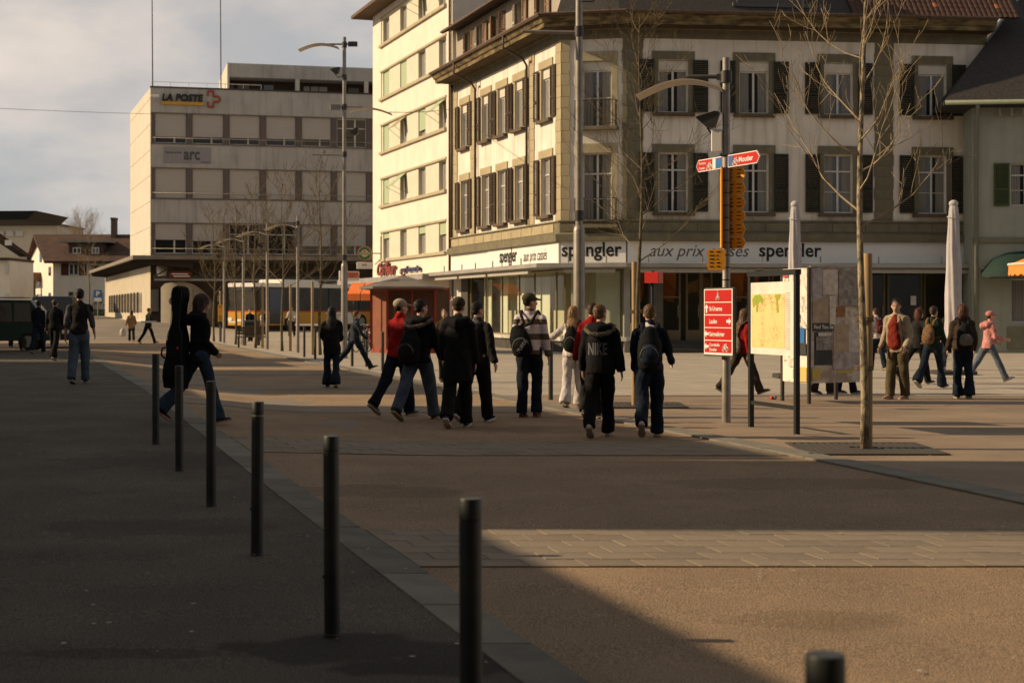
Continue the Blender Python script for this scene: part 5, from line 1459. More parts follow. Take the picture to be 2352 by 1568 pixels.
# orange hiking plates
hk = thing('hiking_sign_stack', 'column of orange hiking route plates with pointed right ends behind the near lamp post', 'sign', (pole3x + .045, pole3y + .06, 0), R(-38))
z = 1.53 + (714 - 386) * 21.8 / 3626
for i, (h, mm) in enumerate(((.20, osg), (.20, osg), (.18, osg2), (.18, osg2), (.19, osg2), (.17, osg2))):
    z -= h
    tip = .045
    p = MB().prism([(0, z + .003), (0, z + h - .003), (.215, z + h - .003), (.215 + tip, z + h / 2), (.215, z + .003)], -.008, .008, 'y').build('plate', mm, hk)
    mb = MB()
    for k in range(3):
        zz = z + h - .045 - k * .05
        L = random.uniform(.03, .07); mb.box(.015, .015 + L, -.0105, -.0085, zz, zz + .014); mb.box(.13, .185 + random.uniform(0, .02), -.0105, -.0085, zz, zz + .013)
    tag(mb.build('print', inkm, p), kind='stuff')
h2_ = thing('hiking_sign_edge', 'orange hiking plates seen edge on just left of the near lamp post', 'sign', (pole3x - .05, pole3y + .12, 0), R(-96))
MB().box(-.3, .3, -.01, .01, 2.40, 3.50).build('plate', osg2, h2_)
yl = thing('hiking_sign', 'bright orange hiking plate pointing left under the column of plates', 'sign', (pole3x - .285, pole3y - .10, 0), R(-8))
z1 = 1.53 + (714 - 573) * 21.7 / 3626; z0 = 1.53 + (714 - 621) * 21.7 / 3626; zm = (z0 + z1) / 2
yp = MB().prism([(.03, z0), (.0, z0 + .07), (.03, zm), (0, z1 - .07), (.03, z1), (.25, z1), (.25, z0)], -.008, .008, 'y').build('plate', osg, yl)
mb = MB()
for k in range(5):
    zz = z1 - .045 - k * .05
    mb.box(.045, .045 + random.uniform(.04, .07), -.0105, -.0085, zz, zz + .016); mb.box(.14, .14 + random.uniform(.02, .05), -.0105, -.0085, zz, zz + .016)
tag(mb.build('print', inkm, yp), kind='stuff')
mb = MB()
for k in range(11): mb.tube([(pole3x, pole3y, 1.95 + k * .17), (pole3x, pole3y, 1.965 + k * .17)], .0585, 14)
tag(mb.build('clamp_bands', steeld), 'steel clamp bands fixing the signs to the near lamp post', 'bracket')

# ================================================================== town map board
ML = Vector((gx(1725, 20.86), 20.86, 0)); MR = Vector((gx(1830, 19.6), 19.6, 0))
md = (MR - ML); Lm = md.length
mp_ = thing('map_board', 'town map on a black framed stand between the red guide board and the poster column', 'map board', tuple(ML + Vector((0, 0, g(ML.x, ML.y)))), math.atan2(md.y, md.x))
MB().box(-.03, .03, -.03, .03, 0, 1.98).build('leg', blackp, mp_); MB().box(Lm - .03, Lm + .03, -.03, .03, -.03, 1.98).build('leg', blackp, mp_)
MB().box(-.04, Lm + .04, -.04, .04, 1.981, 2.05).build('top_bar', blackp, mp_); MB().box(.03, Lm - .03, -.02, .02, .30, .35).build('cross_bar', blackp, mp_)
mz0, mz1 = .97, 1.90
MB().box(.035, Lm - .035, -.02, .02, mz0, mz1).build('panel', mat('map_panel_white', (.80, .77, .68), .4), mp_)
# printed map
mm = bpy.data.materials.new('map_print'); mm.use_nodes = True
n, l = mm.node_tree.nodes, mm.node_tree.links; b = n['Principled BSDF']; b.inputs['Roughness'].default_value = .35
t = n.new('ShaderNodeTexCoord'); q1 = n.new('ShaderNodeTexNoise'); q1.inputs['Scale'].default_value = 55; q1.inputs['Detail'].default_value = 3; q2 = n.new('ShaderNodeTexNoise'); q2.inputs['Scale'].default_value = 3.2
r1 = n.new('ShaderNodeValToRGB'); r1.color_ramp.elements[0].position = .52; r1.color_ramp.elements[1].position = .60
r2 = n.new('ShaderNodeValToRGB'); r2.color_ramp.elements[0].position = .46; r2.color_ramp.elements[1].position = .60
l.new(t.outputs['Object'], q1.inputs[0]); l.new(t.outputs['Object'], q2.inputs[0]); l.new(q1.outputs[0], r1.inputs[0]); l.new(q2.outputs[0], r2.inputs[0])
mu = n.new('ShaderNodeMath'); mu.operation = 'MULTIPLY'; l.new(r1.outputs[0], mu.inputs[0]); l.new(r2.outputs[0], mu.inputs[1])
mx = n.new('ShaderNodeMix'); mx.data_type = 'RGBA'; mx.inputs[6].default_value = (.80, .62, .27, 1); mx.inputs[7].default_value = (.55, .18, .07, 1)
l.new(mu.outputs[0], mx.inputs[0]); l.new(mx.outputs[2], b.inputs['Base Color'])
MB().box(.07, Lm - .28, -.024, -.0205, mz0 + .09, mz1 - .15).build('printed_map', mm, mp_)
gm = mat('map_green', (.25, .38, .05), .4, (.42, .38, .05), 14)
for pts in ([(.12, .0), (.2, .06), (.36, .07), (.46, 0), (.42, -.06), (.37, -.02), (.31, -.04), (.28, -.16), (.24, -.16), (.24, -.05), (.15, -.1)], [(.78, .06), (.95, .07), (.93, .02), (.87, -.02), (.9, -.16), (.84, -.17), (.83, -.02)]):
    MB().prism([(x - .03, mz1 - .225 + z) for x, z in pts], -.0275, -.0245, 'y').build('map_green_area', gm, mp_)
mb = MB()
for i in range(26): mb.box(Lm - .26, Lm - .14, -.0235, -.0205, mz1 - .14 - i * .028, mz1 - .15 - i * .028)
tag(mb.build('street_index', mat('map_index_grey', (.45, .43, .36), .5), mp_), kind='stuff')

# ================================================================== poster column
PA, PB, PC = Vector((gx(1797, 26.95), 26.95, 0)), Vector((gx(1858, 26.0), 26.0, 0)), Vector((gx(1976, 26.5), 26.5, 0))
pc = thing('poster_column', 'three sided poster column plastered with torn bills beside the young tree', 'advertising column', tuple(PB), 0)
pz0, pz1 = .34, 2.24
bill = mat('torn_bills', (.66, .60, .52), .85, (.38, .31, .24), 3.5, 8, bump=.3, bscale=12, contrast=(.44, .56))
billw = mat('white_bills', (.72, .68, .60), .85, (.42, .36, .28), 5, 8, bump=.3, contrast=(.36, .46))
MB().prism([(PA.x - PB.x + .03, PA.y - PB.y), (0, .03), (PC.x - PB.x - .03, PC.y - PB.y + .02), (PC.x - PB.x - .3, .85)], pz0, pz1 - .01, 'z').build('panel_core', bill, pc)
def legp(p, dy=0): MB().cyl(p.x - PB.x, p.y - PB.y + dy, 0, pz1 + .01, .035, 12).build('leg', steeld, pc)
legp(PA); legp(PB); legp(Vector((gx(1920, 27.3), 27.3, 0)))
MB().box(.02, PC.x - PB.x, -.02 , .03, pz1, pz1 + .03).build('top_rail', steel, pc).rotation_euler = (0, 0, math.atan2(PC.y - PB.y, PC.x - PB.x))
def face(Pa, Pb, name):
    d = Pb - Pa; e = put(name, None, pc, tuple(Pa - PB), math.atan2(d.y, d.x)); return e, d.length
eL, LL = face(PA, PB, 'left_face'); eR, LR = face(PB, PC, 'right_face')
MB().box(.04, LL - .04, -.012, .0, pz0, pz1).build('bill_ground', billw, eL)
random.seed(21)
def poster(e, x0, x1, z0, z1, m, name='poster', y=-.016): return MB().box(x0, x1, y, y + .003, z0, z1).build(name, m, e)
pcols = [mat('paper_lilac', (.52, .47, .47), .8, (.30, .26, .25), 9), mat('paper_sand', (.50, .40, .28), .8, (.36, .28, .19), 9), mat('paper_grey', (.40, .37, .33), .8, (.18, .16, .14), 12), mat('paper_pale', (.72, .67, .60), .8, (.46, .4, .33), 9), mat('paper_orange', (.45, .2, .07), .8, (.16, .1, .06), 9)]
pdark = mat('paper_dark', (.025, .03, .03), .6, (.05, .05, .045), 9); pyel = mat('paper_yellow', (.62, .45, .06), .7, (.5, .4, .2), 6); pred = mat('paper_red', (.5, .06, .05), .7)
MB().box(.03, LR - .02, -.012, .0, pz0, pz1).build('bill_ground', bill, eR)
S = (pz1 - pz0) / 610.0     # zoom rows to metres, x: 660..980 -> 0..LR
def rx(a): return .03 + (a - 660) / 318 * (LR - .05)
def rz(b): return pz1 - (b - 700) * S
for a, b, c, d, m_ in ((668, 738, 705, 880, pcols[0]), (735, 830, 708, 840, pcols[3]), (835, 975, 712, 900, pcols[2]), (668, 770, 870, 995, pcols[1]), (775, 815, 850, 1000, pcols[3]), (815, 880, 905, 960, pcols[4]), (668, 800, 990, 1035, pdark), (680, 795, 1040, 1215, pdark), (705, 790, 1042, 1062, pcols[3]), (690, 790, 1065, 1135, pcols[2]), (805, 905, 1000, 1150, pcols[1]), (800, 970, 1150, 1240, pcols[0]), (665, 720, 1228, 1290, pyel), (830, 930, 1240, 1262, pyel), (880, 975, 960, 1150, pcols[3]), (740, 830, 705, 716, pred)):
    poster(eR, rx(a), rx(b), rz(d), rz(c), m_, y=-.016 - .0035 * random.randint(0, 5))
tt = text('Find You Se', .09, wsg, eR, rx(672), -.040, rz(1022), width=rx(797) - rx(672), bold=.01, shear=.1)
for i in range(26):
    x = random.uniform(.05, LL - .3); z = random.uniform(pz0, pz1 - .2); poster(eL, x, x + random.uniform(.08, .25), z, z + random.uniform(.06, .25), random.choice(pcols + [billw, billw, billw]), 'bill', y=-.016 - .0035 * (i % 6))
poster(eL, .62, .9, 1.0, 1.25, bsg, y=-.04); poster(eL, .62, .95, .8, 1.0, pdark, y=-.04); poster(eL, .65, .98, .36, .6, pyel, y=-.04); poster(eL, .1, .3, 2.1, 2.2, pred, y=-.04)

# ================================================================== red box on a black post
X, Y, z = foot(1499, 938)
rb = thing('red_pointer_box', 'small red box sign with white arrow on a slim black post beyond the blond boy', 'sign', (X, Y, z), R(-30))
MB().cyl(0, 0, 0, 2.16, .028, 12).build('post', blackp, rb)
zt0 = 1.53 + (714 - 650) * Y / 3626; zt1 = 1.53 + (714 - 625) * Y / 3626
MB().bbox(-.10, .14, -.09, .09, zt0, zt1, .006).build('box', rsg, rb)
o = MB().prism([(-.05, (zt0 + zt1) / 2), (.0, zt1 - .03), (.0, zt1 - .06), (.06, zt1 - .06), (.06, zt0 + .06), (.0, zt0 + .06), (.0, zt0 + .03)], -.102, -.1, 'x'); o.build('white_arrow', wsg, rb)

# ================================================================== folded parasols
pf_m = mat('parasol_cover_white', (.46, .44, .45), .85, (.38, .36, .37), 3, bump=.3, bscale=14)
def folded(label, px, ytop, Y, w, drape):
    X = gx(px, Y); zt_ = gz(ytop, Y)
    t = thing('folded_parasol', label, 'parasol', (X, Y, g(X, Y)), 0, 'large white parasols folded shut')
    MB().cyl(0, 0, 0, zt_ - .1, .04, 10).build('pole', steel, t); MB().bbox(-.45, .45, -.45, .45, 0, .1, .02).build('base', steeld, t)
    mb = MB(); n = 40; vs = []
    prof = [(.02, 1), (.09, .992), (.125, .965), (.14, .9), (.165, .75), (.19, .6), (.205, .45), (.225, .3), (.24, .2), (.225, .165)]
    zb_ = .75
    for r, u in prof:
        for i in range(n):
            a = 6.28318 * i / n
            rr = r * w * (1 + (.11 * math.sin(a * 8 + u * 7) + .05 * math.sin(a * 5 - u * 16)) * (1 if u < .96 else .3) + .03 * math.sin(u * 22 + a))
            vs.append((rr * math.cos(a), rr * math.sin(a) * .9, zb_ + (zt_ - zb_) * (u - .16) / .84))
    mb.add(vs, [(i * n + j, i * n + (j + 1) % n, (i + 1) * n + (j + 1) % n, (i + 1) * n + j) for i in range(len(prof) - 1) for j in range(n)])
    mb.add([], [])
    o = mb.build('cover', pf_m, t, smooth=True)
    MB().ell((0, 0, zt_ - .02), (.13 * w, .12 * w, .09), 14).build('cap', pf_m, t, smooth=True)
    MB().tube([(.17 * w * math.cos(k * .6), .16 * w * math.sin(k * .6), zt_ - .35 - .02 * math.sin(k)) for k in range(12)], .012, 5).build('strap', pf_m, t)
folded('white folded parasol rising behind the poster column and map board', 1826, 468, 36.0, .78, 1)
folded('white folded parasol behind the walkers with backpacks, left of the pink jacket', 2190, 466, 38.0, .88, 1)

# ================================================================== trees
barkg = mat('pale_bark', (.36, .30, .20), .9, (.12, .10, .065), 16, 5, bump=.5, bscale=40, contrast=(.42, .58), stretch=(1, 1, .5))
barkd = mat('olive_bark', (.15, .125, .07), .9, (.07, .06, .035), 12, 5, bump=.4)
twigm = mat('twig_bark', (.44, .34, .21), .9, (.26, .2, .12), 9)
twigd = mat('twig_bark_dark', (.20, .155, .09), .9, (.11, .085, .05), 9)
stakem = mat('stake_wood', (.42, .30, .16), .85, (.30, .20, .10), 3, 5, bump=.3, bscale=30, stretch=(6, 6, .5))
ropem = mat('tie_rope', (.16, .12, .06), .9)
def tree(label, X, Y, H, r0, first, spread, seed, lean=(0, 0), bark=barkg, dens=1.0, grp='young leafless trees along the square', levels=3, sides=5, tmin=.004, nb=None, up=.35, twig=None):
    rnd = random.Random(seed)
    t = thing('bare_tree', label, 'tree', (X, Y, g(X, Y)), 0, grp)
    pts, rs = [], []
    n = 16
    ph = rnd.random() * 6
    for i in range(n + 1):
        u = i / n
        pts.append(Vector((lean[0] * u * H + .035 * math.sin(u * 9 + ph), lean[1] * u * H + .03 * math.cos(u * 8 + ph), u * H)))
        rs.append(max(.006, r0 * (1 - u) ** .8 * (1.0 if u > .02 else 1.15)))
    MB().tube(pts, rs, 12).build('trunk', bark, t, smooth=True)
    cb = MB()
    def branch(p, d, L, r, lev):
        k = 6 if lev < 2 else 4
        P_, R_ = [p.copy()], [r]
        q = p.copy(); dd = d.copy()
        for i in range(k):
            dd = (dd + Vector((rnd.uniform(-.22, .22), rnd.uniform(-.22, .22), rnd.uniform(.02, .26)))).normalized()
            q = q + dd * (L / k); P_.append(q.copy()); R_.append(max(tmin, r * (1 - (i + 1) / (k + .6))))
        cb.tube(P_, R_, sides if lev < 2 else 3, cap=False)
        if lev < levels:
            m = max(1, int((3 + 4 * L) * dens)) if lev == 1 else int(2.6 * dens + rnd.random())
            for j in range(m):
                u = .25 + .72 * (j + rnd.random()) / m
                idx = min(k - 1, int(u * k)); pp = P_[idx].lerp(P_[idx + 1], u * k - idx)
                ax = (P_[idx + 1] - P_[idx]).normalized()
                side = ax.orthogonal().normalized(); side = Matrix.Rotation(rnd.uniform(0, 6.28), 3, ax) @ side
                nd = (ax * rnd.uniform(.55, 1.0) + side * rnd.uniform(.5, .9) + Vector((0, 0, .15))).normalized()
                branch(pp, nd, L * rnd.uniform(.28, .5), max(tmin * 1.2, R_[idx] * .62), lev + 1)
    nb = nb or int(17 * dens)
    for i in range(nb):
        u = first / H + (1 - first / H) * ((i + rnd.random() * .6) / nb) ** 1.05
        u = min(u, .97)
        idx = min(n - 1, int(u * n)); p = pts[idx].lerp(pts[idx + 1], u * n - idx)
        a = i * 2.4 + rnd.uniform(-.5, .5)
        rise = rnd.uniform(up, up + .45) + .6 * (u - first / H)
        d = Vector((math.cos(a), math.sin(a), rise)).normalized()
        L = spread * (1.15 - .72 * ((u * H - first) / (H - first))) * rnd.uniform(.8, 1.2)
        branch(p, d, L, max(.007, rs[idx] * .38), 1)
    cb.build('crown', twig or twigm, t, smooth=True, fix=False)
    return t
def stake(label, X, Y, h, ties=(), grp='tree stakes', tx=0, r=.048):
    t = thing('tree_stake', label, 'stake', (X, Y, g(X, Y)), 0, grp)
    MB().tube([(0, 0, 0), (.004, 0, h * .5), (0, 0, h - .02), (0, 0, h)], [r * 1.03, r, r * .97, r * .9], 14).build('post', stakem, t, smooth='auto')
    for z in ties:
        for k in range(3):
            MB().tube([(tx / 2 + (abs(tx) / 2 + r + .012) * math.cos(a * .5236), (r + .015) * math.sin(a * .5236), z + .018 * k + .006 * math.sin(a)) for a in range(13)], .006, 5).build('rope_tie', ropem, t)
X, Y, z = foot(1979, 1031)
tree('nearest leafless tree with mottled pale trunk, tied to a stout stake', X, Y, 7.4, .047, 2.45, 1.45, 4, lean=(.004, .002), dens=1.0, nb=24, tmin=.003, up=.2)
X2, Y2, _ = foot(1994, 1030)
stake('stout round stake beside the nearest mottled tree', X2 + .0, Y2 + .02, 2.17, (.88, 1.42), tx=-.075, r=.051)
X, Y, z = foot(1467, 931)
tree('slender leafless tree in front of the grey quoined shop corner', X, Y, 6.3, .042, 2.3, 1.6, 9, lean=(.006, 0), bark=barkd, dens=1.0, nb=24, tmin=.003, twig=twigd, up=.2)
X2, Y2, _ = foot(1457, 930)
stake('stake at the slender tree behind the boys in black and navy', X2, Y2, 2.33, (1.5,), tx=.1, r=.045)
grate = mat('tree_grate_iron', (.075, .066, .055), .7, metal=.3)
for (px, py, lab) in ((1985, 1031, 'dark iron grate round the foot of the nearest mottled tree'), (1465, 931, 'dark iron grate round the foot of the slender tree behind the boys')):
    X, Y, z = foot(px, py)
    gr_ = thing('tree_grate', lab, 'tree grate', (X, Y, z + .004), 0, 'tree grates')
    mb = MB()
    mb.box(-.75, .75, -.75, -.68, 0, .012); mb.box(-.75, .75, .68, .75, 0, .012); mb.box(-.75, -.68, -.68, .68, 0, .012); mb.box(.68, .75, -.68, .68, 0, .012)
    for i in range(16):
        x = -.64 + i * .085
        if abs(x) < .16: mb.box(x, x + .06, -.68, -.16, 0, .011); mb.box(x, x + .06, .16, .68, 0, .011)
        else: mb.box(x, x + .06, -.68, .68, 0, .011)
    mb.build('bars', grate, gr_); MB().box(-.7, .7, -.7, .7, -.01, .001).build('pit', jointm, gr_)
fars = [(492, 784, 'farthest of the distant leafless trees, left of the yellow ticket box'), (541, 791, 'second farthest leafless tree before the bus front'), (586, 799.5, 'leafless tree before the bus beside the grey litter bin'), (649, 806, 'tall leafless tree before the middle of the bus'), (736, 815, 'distant leafless tree directly left of the tall lamp post')]
for k, (px, py, lab) in enumerate(fars):
    X, Y, z = foot(px, py)
    tree(lab, X, Y, 6.6 - .25 * (k < 2), .055, 2.3, 1.7, 30 + k, bark=barkd, dens=.8, levels=3, sides=4, tmin=.0062, nb=20, twig=twigd)
    stake(['far stake with the farthest tree', 'far stake with the tree before the bus front', 'far stake between the litter bin and the bus door', 'far stake with the tree before the middle of the bus', 'far stake left of the tall lamp post'][k], X + (.30 if k < 4 else -.28), Y, 2.55, (), r=.05)
tree('thin bare tree in front of the white gabled house', gx(205, 135), 135, 6.5, .08, 2.5, 2.0, 77, bark=barkd, grp=None, levels=2, sides=4)
tt_ = tree('distant bare tree crown showing over the roof ridge of the white gabled house', gx(190, 195), 195, 11.6, .25, 6.0, 4.2, 78, bark=barkd, grp=None, levels=3, sides=4, dens=1.6)

# ================================================================== kiosk
kk = thing('kiosk', 'red news kiosk with a low grey pyramid roof behind the man in the beige cap', 'kiosk', (gx(926, 57.2), 57.2, 0))
kred = mat('kiosk_red', (.27, .036, .02), .65, (.22, .03, .018), 2); kbr = mat('kiosk_panel', (.22, .075, .036), .8, (.17, .058, .028), 2)
def kp(px, Y): return (gx(px, Y) - kk.location.x, Y - 57.2)
plan = [kp(853, 58.4), kp(890, 57.2), kp(1000, 57.0), kp(1030, 58.3), kp(1020, 60.2), kp(870, 60.6)]
MB().prism([(x * .99, y + .02) for x, y in plan], .12, 2.36, 'z').build('wall_panel', kbr, kk)
MB().prism([(x * 1.0, y) for x, y in plan], .0, .14, 'z').build('base', kred, kk)
shadep = mat('kiosk_front_panel_shaded', (.085, .030, .014), .75, (.06, .022, .011), 2)  # front panels coloured darker to carry the shade under the roof
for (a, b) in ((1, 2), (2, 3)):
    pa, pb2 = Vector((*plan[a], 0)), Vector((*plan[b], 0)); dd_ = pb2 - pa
    MB().box(.06, dd_.length - .06, -.03, .01, .16, 2.25).build('front_panel', shadep, kk, loc=tuple(pa), rz=math.atan2(dd_.y, dd_.x))
mb = MB()
for (x, y) in plan: mb.box(x - .045, x + .045, y - .045, y + .045, .14, 2.38)
xm, ym = kp(947, 57.1); mb.box(xm - .04, xm + .04, ym - .04, ym + .04, .14, 2.38)
for (a, b) in zip(plan, plan[1:] + plan[:1]):
    mb.tube([(a[0], a[1], 2.3), (b[0], b[1], 2.3)], .05, 4)
mb.build('red_frame', kred, kk)
eav = [kp(825, 57.6), kp(856, 56.2), kp(985, 56.0), kp(1019, 57.4), kp(1030, 61.2), kp(850, 61.6)]
apx = (kp(926, 58.8)[0], 1.7, 2.86)
mb = MB(); vs = [apx] + [(x, y, 2.40) for x, y in eav] + [(x, y, 2.33) for x, y in eav]
mb.add(vs, [(0, i + 1, (i + 1) % 6 + 1) for i in range(6)] + [(i + 1, i + 7, (i + 1) % 6 + 7, (i + 1) % 6 + 1) for i in range(6)] + [tuple(range(12, 6, -1))])
mb.build('roof', mat('kiosk_roof', (.17, .145, .125), .6, (.12, .10, .09), 1.5), kk)
mb = MB(); mb.tube([(apx[0] + .14 * math.cos(i * .5236), apx[1], 2.98 + .1 * math.sin(i * .5236)) for i in range(13)], .014, 5).cyl(apx[0], apx[1], 2.8, 2.9, .12, 10, r1=.05); mb.build('finial', kred, kk)
# orange awning behind the kiosk, little pink sign
Ya = 74.0
oa = thing('orange_awning', 'orange shop awning left of the red kiosk', 'awning', (gx(797, Ya), Ya, 0), R(-8))
orm = mat('awning_orange', (.80, .21, .05), .8, (.7, .17, .04), 2)
za1, za0 = gz(656, Ya), gz(676, Ya); zv = gz(690, Ya)
for x0, x1 in ((0, .62), (.66, 1.5)):
    mb = MB(); mb.prism([(0, za0), (0, za0 + .03), (1.0, za1 + .15), (1.0, za1 + .12)], x0, x1, 'x'); mb.box(x0, x1, -.02, .0, zv, za0 + .02); mb.build('awning_cloth', orm, oa)
MB().tube([(.64, -.02, za0), (.64, 1.0, za1 + .13)], .02, 6).build('arm', steeld, oa)
MB().cyl(.05, 1.2, 0, za1, .05, 8).build('post', steeld, oa)
pk_ = thing('pink_sign', 'small pink poster in the passage between kiosk and shop', 'sign', (gx(1027, 70), 70, gz(690, 70)), 0)
MB().box(-.18, .18, 0, .03, 0, .33).build('plate', mat('pink_paper', (.65, .16, .17), .7), pk_)
# ================================================================== bicycles, bin, bench, boxes
def bicycle(label, X, Y, rz, m, seed):
    t = thing('bicycle', label, 'bicycle', (X, Y, g(X, Y)), rz, 'bicycles parked beside the kiosk')
    def ring_(cx, r_): return MB().tube([(cx + r_ * math.cos(i * .2618), 0, .34 + r_ * math.sin(i * .2618)) for i in range(25)], .018, 5)
    for cx in (-.52, .52):
        w = ring_(cx, .33).build('wheel', tyre, t)
        s_ = MB()
        for i in range(10): s_.tube([(cx, 0, .34), (cx + .32 * math.cos(i * .628), 0, .34 + .32 * math.sin(i * .628))], .003, 3)
        s_.build('spokes', steel, w)
    f = MB()
    for a, b in (((-.52, .34), (-.1, .32)), ((-.52, .34), (-.18, .82)), ((-.1, .32), (-.2, .9)), ((-.18, .8), (.32, .85)), ((-.1, .32), (.34, .72)), ((.30, .95), (.38, .66)), ((.38, .66), (.52, .34))):
        f.tube([(a[0], 0, a[1]), (b[0], 0, b[1])], .017, 6)
    f.build('frame', m, t)
    MB().ell((-.21, 0, .93), (.13, .07, .035), 10).build('saddle', blackp, t, smooth=True)
    MB().tube([(.22, -.27, 1.02), (.30, -.1, 1.0), (.30, .1, 1.0), (.22, .27, 1.02)], .013, 6).build('handlebar', steel, t, smooth=True)
    MB().tube([(-.1, -.1, .2), (-.1, -.06, .32), (-.1, .06, .32), (-.1, .1, .44)], .012, 5).build('pedals', blackp, t)
for i, (px, Y, rz) in enumerate(((832, 59.0, 70), (838, 60.2, 98), (846, 61.0, 80), (850, 59.6, 110))):
    bicycle(['green bicycle parked leftmost of the bunch beside the kiosk', 'black bicycle second from the left beside the kiosk', 'silver bicycle in the bunch close to the kiosk wall', 'dark red bicycle leaning nearest the kiosk wall'][i], gx(px, Y), Y, R(rz), [mat('bike_green', (.03, .07, .03), .4), blackp, steel, mat('bike_red', (.2, .03, .02), .4)][i], i)
X, Y, z = foot(581, 793)
bn = thing('litter_bin', 'dark grey litter bin standing at the far stake before the bus', 'litter bin', (X, Y, z))
MB().bbox(-.42, .32, -.2, .2, .35, 1.12, .03).build('body', mat('bin_grey', (.07, .07, .06), .6), bn); MB().box(-.4, -.32, -.18, .18, 0, .35).box(.22, .3, -.18, .18, 0, .35).build('legs', steeld, bn); MB().box(-.32, .12, -.21, -.201, .9, 1.0).build('slot', blackp, bn)
bh = thing('bench', 'bench with a dark slatted seat beside the litter bin and a far stake', 'bench', (gx(576, 66), 66, 0), R(6))
for i in range(4): MB().box(-.62, .62, -.2 + i * .11, -.11 + i * .11, .42, .46).build('seat_slat', sillm, bh)
for i in range(3): MB().box(-.62, .62, .24, .27, .55 + i * .11, .64 + i * .11).build('back_slat', sillm, bh)
for x in (-.5, .5): MB().box(x - .03, x + .03, -.18, .22, 0, .42).box(x - .03, x + .03, .22, .26, 0, .9).build('leg', steeld, bh)
X, Y, z = foot(507, 785)
yb = thing('ticket_box', 'tall yellow ticket box on a post left of the bus', 'ticket machine', (X, Y, z))
MB().bbox(-.11, .13, -.12, .12, gz(738, Y), gz(700, Y), .015).build('body', ybus, yb); MB().bbox(-.12, .14, -.13, .13, gz(745, Y), gz(738, Y), .01).build('base_plate', steeld, yb); MB().cyl(0, 0, 0, gz(745, Y), .05, 8).build('post', steeld, yb); MB().box(-.08, .1, -.124, -.121, gz(724, Y), gz(706, Y)).build('label_plate', osg, yb)
lb = thing('white_bench', 'long pale bench slab in front of the bus beyond the two bollards', 'bench', (gx(705, 93), 93, g(gx(705, 93), 93)))
MB().bbox(-.75, .8, -.2, .2, .38, .48, .02).build('seat', whitep, lb); MB().box(-.6, -.5, -.15, .15, 0, .38).box(.5, .6, -.15, .15, 0, .38).build('leg', steeld, lb)
# parking sign
Y = 108
psn = thing('parking_sign', 'blue parking sign with white P on a thin pole left of the post building', 'sign', (gx(225, Y), Y, g(gx(225, Y), Y)))
z1, z0 = gz(666, Y) - psn.location.z, gz(683, Y) - psn.location.z
MB().cyl(-.02, .03, -.3, z1, .03, 8).build('pole', steel, psn); MB().box(-.28, .28, -.02, .0, z0, z1).build('plate', bsg, psn)
text('P', .45, wsg, psn, -.12, -.025, z0 + .1, width=.26, bold=.02); MB().box(-.25, .25, -.02, 0, z0 - .27, z0 - .02).build('lower_plate', wsg, psn)
# can on the ground
X, Y, z = foot(1776, 917)
cn_ = thing('drink_can', 'crushed red and white drink can lying on the square near the map board', 'can', (X, Y, z + .034), R(35))
MB().tube([(-.06, 0, 0), (-.052, 0, 0), (.052, 0, 0), (.06, 0, 0)], [.026, .033, .033, .026], 14).build('body', pred, cn_, smooth=True); MB().tube([(-.015, 0, 0), (.02, 0, 0)], .0338, 14).build('white_band', wsg, cn_)
# wires
def wire(label, pts, r=.018):
    mb = MB(); P_ = []
    a, b, sag = Vector(pts[0]), Vector(pts[1]), pts[2]
    for i in range(13):
        u = i / 12; p = a.lerp(b, u); p.z -= sag * 4 * u * (1 - u); P_.append(p)
    mb.tube(P_, r, 5)
    tag(mb.build('overhead_wire', steeld, smooth=True), label, 'cable', 'overhead wires')
wire('thin overhead wire running from the left edge to the post building corner', ((gx(-600, 70), 70, gz(214, 70)), (gx(345, 99.6), 99.6, gz(262, 99.6)), .12), .012)
wl0 = fw.at(fw.t(1345)); wire('thin overhead wire from the tall lamp arm to the cream apartment house', ((gx(893, Y1), Y1, gz(258, Y1)), (wl0.x, wl0.y - .05, gz(252, wl0.y)), .05), .012)

